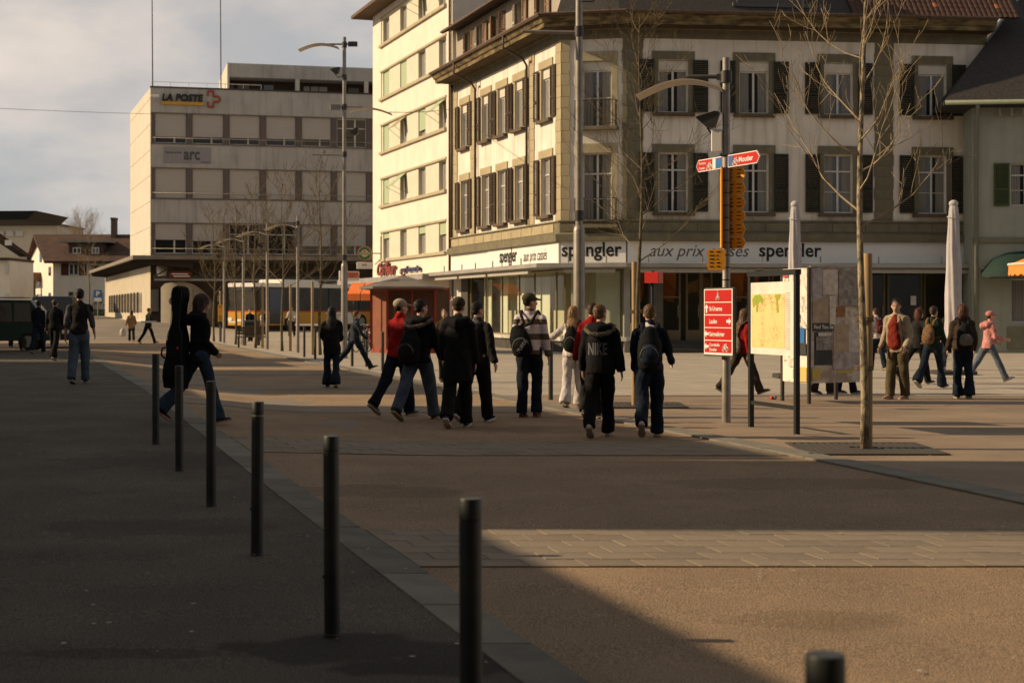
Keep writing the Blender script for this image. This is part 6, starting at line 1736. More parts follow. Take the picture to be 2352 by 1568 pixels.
# ================================================================== parked vehicles at the left
def vehicle(name, label, cat, X, Y, rz, L, W, H, m, van=False):
    t = thing(name, label, cat, (X, Y, g(X, Y)), rz)
    hl = L / 2
    if van: prof = [(-hl, .35), (-hl + .02, 1.1), (-hl + .35, 1.25), (-hl + .95, H - .06), (-hl + 1.2, H), (hl - .15, H), (hl - .02, H - .12), (hl, .35)]
    else: prof = [(-hl, .32), (-hl + .02, .72), (-hl + .25, .88), (-hl + 1.0, 1.0), (-hl + 1.75, H - .05), (-hl + 2.1, H), (hl - .75, H - .02), (hl - .22, 1.05), (hl - .02, .95), (hl, .35)]
    n = len(prof)
    mb = MB(); secs = [(-W / 2, .55), (-W / 2 + .06, 1.0), (W / 2 - .06, 1.0), (W / 2, .55)]
    vs = []
    for y, s_ in secs:
        for x, z in prof:
            yy = y
            if z > 1.0: yy = y * (1 - .13 * (z - 1.0) / max(.3, H - 1.0))
            k = .985 if abs(s_ - .55) < .01 else 1
            vs.append((x * k, yy, .32 + (z - .32) * (.99 if k < 1 else 1)))
    mb.add(vs, [(i * n + j, (i + 1) * n + j, (i + 1) * n + (j + 1) % n, i * n + (j + 1) % n) for i in range(3) for j in range(n)] + [tuple(range(n)), tuple(range(4 * n - 1, 3 * n - 1, -1))])
    mb.build('body', m, t, smooth='auto')
    z0, z1 = (1.15, H - .2) if van else (.98, H - .12)
    for s_ in (-1, 1):
        y = s_ * (W / 2 - .015)
        for a, b in ((-.9, 0), (.06, .95), (1.0, 1.55)):
            if van and a > .5: continue
            yt = lambda z: s_ * (W / 2 * (1 - .13 * (z - 1.0) / max(.3, H - 1.0)) + .012)
            MB().add([(a, yt(max(z0, 1.0)), z0), (b, yt(max(z0, 1.0)), z0), (b - .05, yt(z1), z1), (a + (.25 if a < -.5 else .0), yt(z1), z1)], [(0, 1, 2, 3)]).build('window', glassd, t, fix=False)
    a = -hl + 1.03
    wx0, wz0, wx1, wz1 = (-hl + .36, 1.27, -hl + .93, H - .1) if van else (-hl + 1.03, 1.03, -hl + 1.72, H - .07)
    MB().add([(wx0 - .012, -W / 2 + .1, wz0), (wx0 - .012, W / 2 - .1, wz0), (wx1 - .012, W / 2 - .2, wz1), (wx1 - .012, -W / 2 + .2, wz1)], [(0, 1, 2, 3)]).build('windscreen', glassd, t, fix=False)
    for x in (-hl + .85, hl - .8):
        for s_ in (-1, 1):
            w = MB().tube([(x, s_ * (W / 2 - .2), .32), (x, s_ * (W / 2 + .005), .32)], .32, 18, lat=(1, 0, 0)).build('wheel', tyre, t)
            MB().tube([(x, s_ * (W / 2 + .006), .32), (x, s_ * (W / 2 + .015), .32)], .19, 12, lat=(1, 0, 0)).build('rim', steel, w)
    for s_ in (-1, 1):
        MB().bbox(-hl - .01, -hl + .1, s_ * (W / 2 - .28) - .14, s_ * (W / 2 - .28) + .14, .62, .76, .01).build('headlight', whitep, t)
        MB().bbox(-hl + 1.3, -hl + 1.42, s_ * (W / 2 + .1) - .1, s_ * (W / 2 + .1) + .1, 1.0, 1.13, .02).build('mirror', m, t)
    MB().tube([(-.4, -W / 2 + .2, H + .06), (1.3, -W / 2 + .2, H + .06)], .018, 5).tube([(-.4, W / 2 - .2, H + .06), (1.3, W / 2 - .2, H + .06)], .018, 5).build('roof_rail', steel, t)
    return t
teal = mat('car_paint_dark_green', (.018, .045, .038), .25, metal=.3); blk = mat('van_paint_black', (.02, .02, .018), .3, metal=.3)
vehicle('parked_car', 'dark green estate car parked at the left edge behind the walkers', 'car', gx(-28, 53), 53, R(8), 4.5, 1.8, 1.72, teal)
vehicle('parked_van', 'small dark van parked beyond the walkers at the left', 'van', gx(128, 66), 66, R(100), 4.4, 1.8, 2.15, blk, van=True)
# ================================================================== people
skinm = mat('skin', (.52, .32, .225), .6, (.46, .27, .185), 8)
def remesh(mb, voxel, smooth_it=4, mats=None, name='m'):
    me = mb.mesh(name, [])
    bm = bmesh.new(); bm.from_mesh(me); bmesh.ops.recalc_face_normals(bm, faces=bm.faces); bm.to_mesh(me); bm.free()
    o = bpy.data.objects.new('tmp', me); col.objects.link(o)
    m = o.modifiers.new('r', 'REMESH'); m.mode = 'VOXEL'; m.voxel_size = voxel; m.use_smooth_shade = True
    if smooth_it:
        s_ = o.modifiers.new('s', 'SMOOTH'); s_.factor = .6; s_.iterations = smooth_it
    dg = bpy.context.evaluated_depsgraph_get(); dg.update()
    r = bpy.data.meshes.new_from_object(o.evaluated_get(dg))
    bpy.data.objects.remove(o); bpy.data.meshes.remove(me)
    r.name = name; r.materials.clear()
    r.polygons.foreach_set('use_smooth', [True] * len(r.polygons))
    return r
def folds(me, amp, seed, fz=9.0, keep=None):
    n = len(me.vertices)
    co = np.empty(n * 3); me.vertices.foreach_get('co', co); co = co.reshape(-1, 3)
    no = np.empty(n * 3); me.vertices.foreach_get('normal', no); no = no.reshape(-1, 3)
    rs = np.random.RandomState(seed); d = np.zeros(n)
    for i in range(7):
        k = rs.normal(size=3) * np.array([12, 12, fz * 1.6]) * (1 + .25 * i)
        w = np.array([np.sin(co[:, 2] * 5 + i), np.cos(co[:, 2] * 4 + i)]).sum(0)
        d += np.sin(co @ k + rs.uniform(0, 6.28) + w) / (1 + .35 * i)
    d = np.sign(d) * np.abs(d) ** .85
    co += no * (d * amp * .55)[:, None]
    me.vertices.foreach_set('co', co.ravel()); me.update()
def fibres(me, amp, seed, cx=0, cy=0):
    n = len(me.vertices)
    co = np.empty(n * 3); me.vertices.foreach_get('co', co); co = co.reshape(-1, 3)
    no = np.empty(n * 3); me.vertices.foreach_get('normal', no); no = no.reshape(-1, 3)
    a = np.arctan2(co[:, 1] - cy, co[:, 0] - cx)
    d = np.sin(a * 17 + seed + 2.5 * np.sin(co[:, 2] * 9)) + .7 * np.sin(co[:, 0] * 130 + 3 * np.sin(co[:, 2] * 40) + seed) * np.sin(co[:, 1] * 110) + .8 * np.sin(co[:, 2] * 75 + a * 5)
    co += no * (d * amp * .5)[:, None]
    me.vertices.foreach_set('co', co.ravel()); me.update()
def rotx(v, a): c, s_ = math.cos(a), math.sin(a); return Vector((v.x, v.y * c - v.z * s_, v.y * s_ + v.z * c))
def tufts(me, kind, seed, s_, vox):
    rnd = random.Random(seed); P_ = me.polygons; n = len(P_)
    v = [tuple(q.co) for q in me.vertices]; f = [tuple(p.vertices) for p in P_]
    zs = [q[2] for q in v]; z1, z0 = max(zs), min(zs)
    cnt = 300 if vox > .02 else 900
    for i in range(cnt):
        p = P_[rnd.randrange(n)]; c = p.center; no = p.normal
        L = rnd.uniform(.010, .020) if kind == 'short' else rnd.uniform(.04, .10)
        if kind != 'short' and c.z > z1 - .06: L *= .6
        side = no.cross(Vector((0, 0, 1)))
        if side.length < .1: side = Vector((1, 0, 0))
        side.normalize(); dn = Vector((rnd.uniform(-.25, .25), rnd.uniform(-.25, .25), -1))
        dn = (dn - no * dn.dot(no) * .9).normalized()
        if kind == 'short': dn = (dn * .9 + no * .22 + side * rnd.uniform(-.4, .4)).normalized()
        w = rnd.uniform(.002, .0045)
        a = c + no * .001; lf = .4 if kind == 'short' else 1.0
        m_ = a + dn * L * .55 + no * .010 * lf; e = a + dn * L + no * rnd.uniform(.0, .012) * lf
        k = len(v); v += [tuple(a - side * w), tuple(a + side * w), tuple(m_ + side * w * .8), tuple(m_ - side * w * .8), tuple(e)]
        f += [(k, k + 1, k + 2, k + 3), (k + 3, k + 2, k + 4)]
    me.clear_geometry(); me.from_pydata(v, [], f); me.polygons.foreach_set('use_smooth', [True] * len(me.polygons)); me.update()
NP = [0]
def person(label, px, py, hgt, head, legs, arms, look, lean=4, hy=0, hp_=0, vox=.016, grp=None, at=None):
    """legs: (hip, knee) left, right in degrees forward; arms: (shoulder fwd, elbow bend, abduction) left, right; faces +y before turning"""
    NP[0] += 1; sd_ = NP[0]
    X, Y, z = at if at else foot(px, py)
    t = thing('person', label, 'person', (X, Y, z), R(head), grp)
    s = hgt / 1.75
    fem = look.get('fem', False)
    J = {}
    # ---- skeleton
    hip_w, sh_w = (.085, .150) if fem else (.088, .168)
    foots = []
    def leg(sgn, hipa, knee):
        h = Vector((sgn * hip_w, 0, 0)); a = R(hipa); b = R(hipa - knee)
        k = h + Vector((sgn * .008, math.sin(a), -math.cos(a))) * .43
        an = k + Vector((0, math.sin(b), -math.cos(b))) * .42
        return h, k, an, b
    L = [leg(-1, *legs[0][:2]), leg(1, *legs[1][:2])]
    def footpitch(b, p=None):
        if p is not None: return R(p)
        return min(0, b * 1.15 + R(12)) if b < -R(14) else (max(0, b * .8))
    info = []
    for q, (h, k, an, b) in enumerate(L):
        fpch = footpitch(b, legs[q][2] if len(legs[q]) > 2 else None)
        fdir = Vector((0, math.cos(fpch), math.sin(fpch))); up = Vector((0, -math.sin(fpch), math.cos(fpch)))
        heel = an - up * .075 - fdir * .05; toe = an - up * .075 + fdir * .19
        info.append((fdir, up, heel, toe)); foots.append(min(heel.z, toe.z))
    lift = -min(foots)
    pel = Vector((0, 0, lift))
    L = [(h + pel, k + pel, an + pel, b) for h, k, an, b in L]
    la = R(lean)
    sp = lambda d, x=0, y=0: pel + Vector((x, math.sin(la) * d + y * math.cos(la), math.cos(la) * d - y * math.sin(la)))
    neck = sp(.50); chin = sp(.53)
    hc = sp(.655, 0, .012)
    A = []
    for q, sgn in enumerate((-1, 1)):
        fwd, el, ab = arms[q][:3]
        S_ = sp(.435, sgn * sh_w)
        a = R(fwd)
        d1 = Vector((sgn * math.sin(R(ab)), math.sin(a) * math.cos(R(ab)), -math.cos(a) * math.cos(R(ab)))).normalized()
        e = S_ + d1 * .28
        inw = R(arms[q][3]) if len(arms[q]) > 3 else R(10)
        ax = Vector((1, 0, 0))
        d2 = Matrix.Rotation(R(el), 3, ax) @ d1
        d2 = (d2 + Vector((-sgn * math.sin(inw) * (.4 + el / 90), 0, 0))).normalized()
        w = e + d2 * .24
        A.append((S_, e, w, d2))
    # ---- body
    B = MB()
    B.rtube([sp(-.03), sp(.06), sp(.20), sp(.33), sp(.44)], [.125, .13, .11, .13, .105], 14, lat=(1, 0, 0), r2=[.08, .09, .078, .09, .07])
    B.rtube([sp(.44), sp(.50), sp(.57)], [.07, .052, .05], 12)
    B.rtube([sp(.415, -sh_w + .03), sp(.44), sp(.415, sh_w - .03)], [.038, .05, .038], 10)
    for (h, k, an, b) in L: B.rtube([h, h.lerp(k, .45), k, k.lerp(an, .35), an], [.083, .072, .052, .05, .034], 10)
    for q, (fdir, up, heel, toe) in enumerate(info):
        an = L[q][2]; B.rtube([an, an - up * .03], [.036, .036], 8); B.rtube([an - up * .045 - fdir * .03, an - up * .05 + fdir * .06, an - up * .06 + fdir * .15], [.03, .035, .032], 8, lat=(1, 0, 0), r2=[.026, .024, .016])
    for q, (S_, e, w, d2) in enumerate(A):
        B.rtube([S_ - Vector((0, 0, .02)), S_.lerp(e, .5), e, e.lerp(w, .4), w], [.038, .04, .036, .036, .025], 10)
        sgn = -1 if q == 0 else 1
        side = Vector((0, 1, 0)) - d2 * d2.y; side = side.normalized() if side.length > .1 else Vector((1, 0, 0))
        nrm = d2.cross(side).normalized() * sgn
        pc_ = w + d2 * .05
        B.rtube([w, pc_, w + d2 * .085], [.024, .037, .036], 8, lat=tuple(side), r2=[.02, .016, .014])
        for i in range(4):
            off = side * (.027 - .018 * i)
            b0 = w + d2 * .075 + off; fl_ = (.072, .078, .072, .056)[i]
            b1 = b0 + d2 * fl_ * .5 - nrm * .006; b2 = b1 + (d2 * .8 - nrm * .6).normalized() * fl_ * .5
            B.rtube([b0, b1, b2], [.0092, .0088, .0075], 6)
        t0 = w + d2 * .03 + side * .028; B.rtube([t0, t0 + (d2 * .7 + side * .55).normalized() * .04, t0 + (d2 * .95 + side * .35).normalized() * .072], [.011, .0105, .0085], 6)
    # head in its own frame
    HR = Euler((R(hp_) - la * .4, 0, R(hy)), 'XYZ').to_matrix()
    H = lambda x, y, z_: hc + HR @ Vector((x, y, z_))
    B.ell(H(0, -.012, .028), (.076, .094, .092), 16, rot=HR); B.ell(H(0, .018, -.035), (.060, .072, .080), 14, rot=HR)
    B.ell(H(0, .045, -.085), (.036, .036, .026), 10, rot=HR)
    B.rtube([H(0, .088, .01), H(0, .104, -.022)], [.010, .0145], 8); B.rtube([H(-.022, .082, -.062), H(0, .088, -.062), H(.022, .082, -.062)], [.007, .009, .007], 6)
    B.rtube([H(-.04, .078, .022), H(0, .086, .022), H(.04, .078, .022)], [.009, .01, .009], 6)
    for sgn in (-1, 1): B.ell(H(sgn * .078, -.005, -.018), (.010, .020, .032), 8, rot=HR)
    me = remesh(B, min(vox, .0125) if vox < .02 else .018, 2, name='body')
    me.materials.append(look.get('skin', skinm))
    parts = [('body', me)]
    hv = .012 if vox < .02 else .018
    # eyes
    if look.get('face'):
        for sgn in (-1, 1):
            parts.append(('eye', MB().ell(H(sgn * .032, .079, .0), (.011, .008, .0055), 8, rot=HR).mesh('eye', wsg, True)))
            parts.append(('pupil', MB().ell(H(sgn * .030, .088, .0), (.0052, .003, .005), 8, rot=HR).mesh('pupil', inkm, True)))
            parts.append(('eyebrow', MB().tube([H(sgn * .016, .094, .026), H(sgn * .034, .090, .031), H(sgn * .050, .078, .024)], .0042, 5).mesh('eyebrow', look['hairm'], True)))
        parts.append(('mouth', MB().tube([H(-.027, .082, -.050), H(0, .0965, -.060), H(.027, .082, -.050)], [.0025, .0048, .0025], 5).mesh('mouth', mat('lips', (.25, .08, .06), .6), True)))
    # ---- shoes
    shm_ = look.get('shoe', inkm); solem = look.get('sole', mat('shoe_sole', (.34, .30, .24), .8))
    for q, (fdir, up, heel, toe) in enumerate(info):
        an = L[q][2]; S2 = MB()
        bse = an - up * .075
        S2.rtube([bse - fdir * .045 + up * .038, bse + fdir * .02 + up * .045, bse + fdir * .09 + up * .034, bse + fdir * .17 + up * .024], [.036, .041, .046, .036], 10, lat=(1, 0, 0), r2=[.036, .042, .032, .021])
        S2.rtube([an + up * .02, an - up * .03], [.046, .043], 10)
        sm = remesh(S2, .011 if vox < .02 else .016, 2, name='shoe'); sm.materials.append(shm_)
        parts.append(('shoe', sm, 0))
        SO = MB(); pl = [(-.032, -.072), (.032, -.072), (.040, -.03), (.036, .04), (.050, .12), (.042, .18), (.018, .208), (-.018, .208), (-.042, .18), (-.050, .12), (-.036, .04), (-.040, -.03)]
        SO.X = Matrix.Translation(bse + up * .004) @ Matrix(((1, 0, 0), (0, fdir.y, up.y), (0, fdir.z, up.z))).to_4x4()
        SO.prism(pl, -.004, .020, 'z')
        parts.append(('sole', SO.mesh('sole', solem), 1))
    # ---- trousers
    T = MB(); tw = look.get('tw', 1.0) * 1.10; fl2 = look.get('flare', 1.0)
    T.rtube([sp(-.05), sp(.03), sp(.10)], [.138, .142, .138], 14, lat=(1, 0, 0), r2=[.096, .104, .098])
    for q, (h, k, an, b) in enumerate(L):
        sg = -1 if q == 0 else 1
        hem = an - (k - an).normalized() * .022
        T.tube([h + Vector((0, 0, .06)), h + Vector((0, 0, .0)), h.lerp(k, .4), k, k.lerp(an, .4), k.lerp(an, .8), hem], [.06, .090, .083 * tw, .070 * tw, .067 * tw, .067 * tw * fl2, .070 * tw * fl2], 12)
    tm = remesh(T, vox, 3, name='trousers'); folds(tm, .009 if look.get('fold', 1) else .003, sd_ * 3 + 1, 6)
    tm.materials.append(look['tm']); parts.append(('trousers', tm))
    # ---- jacket
    jl = look.get('jl', .0) + .07          # how far below the hips it reaches
    jw = look.get('jw', 1.0)
    Jk = MB()
    low = -jl
    pts = [sp(low), sp(.04), sp(.20), sp(.33), sp(.43), sp(.475)]; ww = [.170 * jw, .166 * jw, (.142 if fem else .156) * jw, .160 * jw, .135 * jw, .07]; dd = [.130 * jw, .130 * jw, .120 * jw, .130 * jw, .100, .07]
    Jk.tube(pts, ww, 18, lat=(1, 0, 0), r2=dd)
    Jk.rtube([sp(.425, -sh_w + .02), sp(.455, -.07), sp(.455, .07), sp(.425, sh_w - .02)], [.058, .068, .068, .058], 10)
    sl = look.get('sleeve', 1.0)
    for (S_, e, w, d2) in A:
        wr = e.lerp(w, sl * 1.04)
        if sl > .2: Jk.tube([S_ + (S_ - e).normalized() * .045, S_ + (S_ - e).normalized() * .02, S_ - Vector((0, 0, .01)), S_.lerp(e, .5), e, e.lerp(wr, .5), wr], [.03, .052, .064 * jw, .060 * jw, .056 * jw, .052 * jw, .047 * jw], 12)
        else: Jk.rtube([S_ - Vector((0, 0, .005)), S_.lerp(e, .25)], [.066, .062], 10)
    if look.get('hood'):
        hb = sp(.50, 0, -.095)
        Jk.rtube([sp(.50, -.13, .0), sp(.465, -.12, -.11), sp(.425, 0, -.17), sp(.465, .12, -.11), sp(.50, .13, .0)], [.045, .062, .078, .062, .045], 12)
        Jk.ell(sp(.47, 0, -.10), (.12, .085, .085), 12)
    else:
        Jk.rtube([sp(.47), sp(.525, 0, -.005)], [.075, .066], 12)
    jm = remesh(Jk, vox, 3, name=look.get('jn', 'jacket')); folds(jm, look.get('jf', .011), sd_ * 7 + 2, 7)
    jm.materials.append(look['jm']); parts.append((look.get('jn', 'jacket'), jm))
    jbvh = BVHTree.FromPolygons([v.co[:] for v in jm.vertices], [p.vertices[:] for p in jm.polygons])
    if look.get('fur'):
        F_ = MB(); random.seed(sd_)
        base = [sp(.50, -.165, .02), sp(.455, -.175, -.09), sp(.395, -.105, -.20), sp(.375, 0, -.235), sp(.395, .105, -.20), sp(.455, .175, -.09), sp(.50, .165, .02)]
        for i in range(900):
            u = random.random() * 5.999; a = base[int(u)].lerp(base[int(u) + 1], u % 1)
            d = Vector((random.gauss(0, 1), random.gauss(0, 1), random.gauss(0, 1))).normalized()
            a = a + d * .022; tip = a + d * random.uniform(.014, .034); sd2 = d.orthogonal() * .003
            F_.add([a - sd2, a + sd2, tip], [(0, 1, 2)])
        F_.rtube(base, .028, 8)
        parts.append(('fur_trim', F_.mesh('fur_trim', mat('fur_grey', (.16, .135, .105), .95, (.08, .065, .05), 40))))
    # vest: bare arms in grey shirt
    if look.get('shirt_sleeves'):
        V = MB()
        for (S_, e, w, d2) in A: V.rtube([S_, S_.lerp(e, .5), e, e.lerp(w, .25)], [.064, .060, .055, .053], 12)
        vm = remesh(V, vox, 3, name='shirt_sleeves'); folds(vm, .006, 5); vm.materials.append(look['shirt_sleeves']); parts.append(('shirt_sleeves', vm))
    if look.get('collar'):
        C_ = MB(); C_.rtube([sp(.49, 0, -.01), sp(.525, 0, -.008)], [.066, .061], 12); C_.ell(sp(.462, 0, -.055), (.095, .05, .052), 12)
        cm = remesh(C_, hv, 2, name='collar'); cm.materials.append(look['collar']); parts.append(('collar', cm))
    if look.get('open_front'):
        O_ = MB(); O_.rtube([sp(-.02, 0, .045), sp(.2, 0, .060), sp(.36, 0, .065), sp(.47, 0, .03)], [.150, .142, .14, .06], 14, lat=(1, 0, 0), r2=[.118, .100, .100, .075])
        om = remesh(O_, hv, 2, name='shirt'); folds(om, .008, 9); om.materials.append(look['open_front']); parts.append(('shirt', om))
        for sgn in (-1, 1):
            V = MB(); V.rtube([sp(-.07, sgn * .135, .10), sp(.2, sgn * .115, .115), sp(.36, sgn * .10, .12), sp(.47, sgn * .06, .06)], [.034, .032, .034, .034], 8, lat=(1, 0, 0), r2=[.014, .014, .016, .02])
            parts.append(('lapel', V.mesh('lapel', look['jm'], True)))
    # ---- hair and hats
    hm = look.get('hairm'); hl = look.get('hair', 'short')
    Hh = MB()
    if hl == 'short':
        Hh.ell(H(0, -.022, .042), (.082, .094, .086), 16, rot=HR); Hh.ell(H(0, -.042, -.000), (.070, .066, .060), 14, rot=HR)
    elif hl == 'mid':
        Hh.ell(H(0, -.024, .036), (.088, .098, .094), 16, rot=HR); Hh.rtube([H(0, -.05, .02), H(0, -.058, -.06), H(0, -.055, -.105)], [.084, .094, .086], 14, lat=(1, 0, 0), r2=[.07, .065, .05])
    elif hl == 'long':
        Hh.ell(H(0, -.022, .036), (.088, .098, .096), 16, rot=HR); Hh.rtube([H(0, -.05, .02), H(0, -.066, -.10), sp(.44, 0, -.125), sp(.32, 0, -.15)], [.084, .092, .094, .062], 14, lat=(1, 0, 0), r2=[.066, .055, .042, .026])
    elif hl == 'pony':
        Hh.ell(H(0, -.026, .036), (.083, .094, .092), 16, rot=HR); Hh.ell(H(0, -.05, -.01), (.068, .062, .06), 12, rot=HR); Hh.rtube([H(0, -.105, .04), H(0, -.15, .0), H(0, -.145, -.09), H(0, -.12, -.17)], [.022, .036, .034, .016], 10)
    if hl != 'bald':
        hmesh = remesh(Hh, hv, 2, name='hair'); c_ = H(0, -.03, 0); fibres(hmesh, .003 if hl != 'short' else .002, sd_, c_.x, c_.y); (None if (look.get('cap') or look.get('beanie')) and hl == 'short' else tufts(hmesh, hl, sd_, s, vox)); hmesh.materials.append(hm); parts.append(('hair', hmesh))
    if look.get('cap'):
        cpm = look['cap']; K = MB(); cr_ = look.get('capyaw', 0)
        KR_ = HR @ Euler((0, 0, R(cr_))).to_matrix()
        K.ell(H(0, -.02, .055), (.094, .104, .080), 18, rot=HR)
        K.rtube([hc + KR_ @ Vector((-.055, .075, .050)), hc + KR_ @ Vector((0, .088, .052)), hc + KR_ @ Vector((.055, .075, .050))], [.014, .012, .014], 8)
        nb_ = 8
        for i in range(5):
            y = .08 + .02 * i
            K.rtube([hc + KR_ @ Vector((-.062 + .006 * i * (i > 2), y - .008, .045 - .003 * i)), hc + KR_ @ Vector((0, y + .004, .052 - .003 * i)), hc + KR_ @ Vector((.062 - .006 * i * (i > 2), y - .008, .045 - .003 * i))], .011, 6)
        km = remesh(K, .010 if vox < .02 else .016, 2, name='cap'); km.materials.append(cpm); parts.append(('cap', km))
    if look.get('beanie'):
        K = MB(); K.ell(H(0, -.02, .050), (.092, .102, .088), 16, rot=HR); km = remesh(K, .012, 2, name='cap'); km.materials.append(look['beanie']); parts.append(('cap', km))
    last = None
    for p in parts:
        name, me_ = p[0], p[1]
        par = t
        o = put(name, me_, t)
        if len(p) > 2 and p[2] == 0: last = o
        elif len(p) > 2: o.parent = last
        if not (len(p) > 2 and p[2] == 1): o.scale = (s, s, s)
    # ---- what they carry: things of their own, placed in the same frame
    def carried(name, label_, cat):
        c = thing(name, label_, cat, (X, Y, z), R(head)); c.scale = (s, s, s); return c
    bp = look.get('backpack')
    if bp:
        c = carried('backpack', bp['label'], 'backpack')
        w_, h_, d_ = bp.get('size', (.165, .25, .10)); zc_, yc_ = bp.get('z', .26), -.125 * jw - d_ * .62
        ctr = sp(zc_, bp.get('x', 0), yc_)
        RR = Euler((-la, 0, R(bp.get('tilt', 0))), 'XYZ').to_matrix() @ Euler((0, R(bp.get('roll', 0)), 0)).to_matrix()
        Kb = MB(); Kb.X = Matrix.Translation(ctr) @ RR.to_4x4()
        Kb.rtube([(0, 0, -h_ * .72), (0, 0, -h_ * .3), (0, .01, h_ * .3), (0, .02, h_ * .80)], [w_ * .96, w_, w_ * .92, w_ * .58], 16, lat=(1, 0, 0), r2=[d_ * .95, d_, d_ * .9, d_ * .6])
        m1 = remesh(Kb, .014, 2, name='bag'); folds(m1, .005, sd_); m1.materials.append(bp['m']); put('bag', m1, c)
        Kp = MB(); Kp.X = Matrix.Translation(ctr) @ RR.to_4x4()
        Kp.rtube([(0, -d_ * .75, -h_ * .62), (0, -d_ * .82, -h_ * .3), (0, -d_ * .72, h_ * .05)], [w_ * .72, w_ * .76, w_ * .6], 14, lat=(1, 0, 0), r2=[d_ * .4, d_ * .45, d_ * .35])
        m2 = remesh(Kp, .014, 2, name='pocket'); m2.materials.append(bp.get('pm', bp['m'])); put('pocket', m2, c)
        zp = MB(); zp.X = Kp.X
        zp.tube([(w_ * .74 * math.cos(a), -d_ * 1.0, -h_ * .42 + h_ * .5 * math.sin(a)) for a in [i * math.pi / 10 for i in range(11)]], .007, 5)
        put('piping', zp.mesh('piping', bp.get('zip', mat('piping_grey', (.12, .12, .12), .7)), True), c)
        if not bp.get('sling'):
            for sgn in (-1, 1):
                St = MB(); St.tube([sp(.36, sgn * .07, -.150 * jw), sp(.47, sgn * .085, -.125), sp(.535, sgn * .10, -.03), sp(.50, sgn * .115, .085), sp(.33, sgn * .13, .14 * jw), sp(.16, sgn * .165, .02), sp(.12, sgn * .12, -.15 * jw)], [.026] * 7, 6, lat=(1, 0, 0), r2=[.008] * 7)
                put('strap', St.mesh('strap', bp['m'], True), c)
        else:
            for sgn in (-1, 1):
                St = MB(); St.tube([ctr + RR @ Vector((0, .02, h_ * .7)), sp(.36, sgn * .05, -.155), sp(.47, sgn * .10, -.118), sp(.54, sgn * .115, -.02), sp(.48, sgn * .125, .09), sp(.30, sgn * .16, .10)], [.022] * 6, 6, lat=(1, 0, 0), r2=[.008] * 6)
                put('strap', St.mesh('strap', bp['m'], True), c)
        if bp.get('text'):
            bb = BVHTree.FromPolygons([v.co[:] for v in m2.vertices] + [v.co[:] for v in m1.vertices], [p.vertices[:] for p in m2.polygons] + [tuple(i + len(m2.vertices) for i in p.vertices) for p in m1.polygons])
            stamp(bp['text'], bb, ctr + Vector((bp.get('tx', 0), 0, -h_ * .35)), bp.get('tw', .16), .055, c, RR @ Euler((0, R(bp.get('trot', 0)), 0)).to_matrix(), mat('print_grey', (.32, .32, .32), .8))
    if look.get('print'):
        tx, tz, tw_, th_ = look['printpos']
        stamp(look['print'], jbvh, sp(tz, tx), tw_, th_, t, Euler((-la, 0, 0)).to_matrix(), mat('print_grey2', (.10, .105, .11), .8), s)
    return t, sp, s, (X, Y, z), A, carried
def stamp(txt, bvh, c, w, h, parent, rot, m, s=1):
    me = text_mesh(txt, 1, bold=.03)
    co = np.empty(len(me.vertices) * 3); me.vertices.foreach_get('co', co); co = co.reshape(-1, 3)
    lo, hi = co.min(0), co.max(0)
    # subdivide a little so that the print follows the cloth
    bm = bmesh.new(); bm.from_mesh(me); bmesh.ops.triangulate(bm, faces=bm.faces); bmesh.ops.subdivide_edges(bm, edges=[e for e in bm.edges if e.calc_length() > .25], cuts=3); bm.to_mesh(me); bm.free()
    for v in me.vertices:
        p = Vector(((v.co.x - lo[0]) / (hi[0] - lo[0]) * w - w / 2, 0, (v.co.z - lo[2]) / (hi[2] - lo[2]) * h - h / 2))
        p = c + rot @ p
        hit = bvh.ray_cast(Vector((p.x, -1.5, p.z)), Vector((0, 1, 0)))
        v.co = Vector((p.x, (hit[0].y if hit[0] else p.y) - .004, p.z))
    me.materials.clear(); me.materials.append(m)
    o = put('lettering', me, parent); o.scale = (s, s, s)
    return o

def C(n_, c): return cloth('cloth_' + n_, c)
black = C('black', (.010, .010, .011)); black2 = C('charcoal', (.018, .017, .017)); navy = C('navy', (.010, .014, .026)); denimd = C('dark_denim', (.012, .020, .034)); denim = C('denim', (.085, .115, .155)); denimm = C('mid_denim', (.03, .05, .085)); denimg = C('light_denim', (.12, .15, .19))
redc = C('red', (.32, .012, .012)); whitec = C('white', (.62, .58, .56)); grey = C('grey', (.10, .10, .105)); brown = C('brown', (.055, .038, .024)); tan = C('tan', (.30, .19, .10)); beigec = C('beige', (.40, .33, .23)); khaki = C('khaki', (.11, .085, .045)); pinkc = C('pink', (.62, .27, .25)); greenc = C('dark_green', (.02, .032, .018)); shirtr = C('shirt_red', (.22, .028, .018)); scarf = C('scarf', (.5, .45, .36))
hblack = mat('hair_black', (.012, .009, .007), .6, (.006, .005, .004), 30, stretch=(6, 6, .6)); hbrown = mat('hair_brown', (.06, .03, .015), .55, (.03, .015, .008), 30, stretch=(6, 6, .6)); hblond = mat('hair_blond', (.36, .22, .09), .5, (.2, .11, .045), 30, stretch=(6, 6, .6)); hsand = mat('hair_dark_blond', (.17, .09, .04), .55, (.08, .042, .02), 30, stretch=(6, 6, .6)); haub = mat('hair_auburn', (.13, .045, .02), .55, (.06, .02, .01), 30, stretch=(6, 6, .6))
caps = mat('cap_beige', (.36, .31, .22), .9); capd = mat('cap_dark_olive', (.045, .042, .025), .9); bagtan = C('bag_tan', (.19, .11, .055)); bagblack = C('bag_black', (.012, .013, .014)); bagblue = C('bag_blue', (.022, .032, .05)); baggrey = C('bag_grey', (.17, .15, .12))
shoew = mat('shoe_white', (.55, .5, .44), .6); shoet = mat('shoe_tan', (.32, .16, .06), .7); shoed = mat('shoe_dark', (.02, .018, .016), .6); soled = mat('sole_dark', (.05, .045, .04), .8)
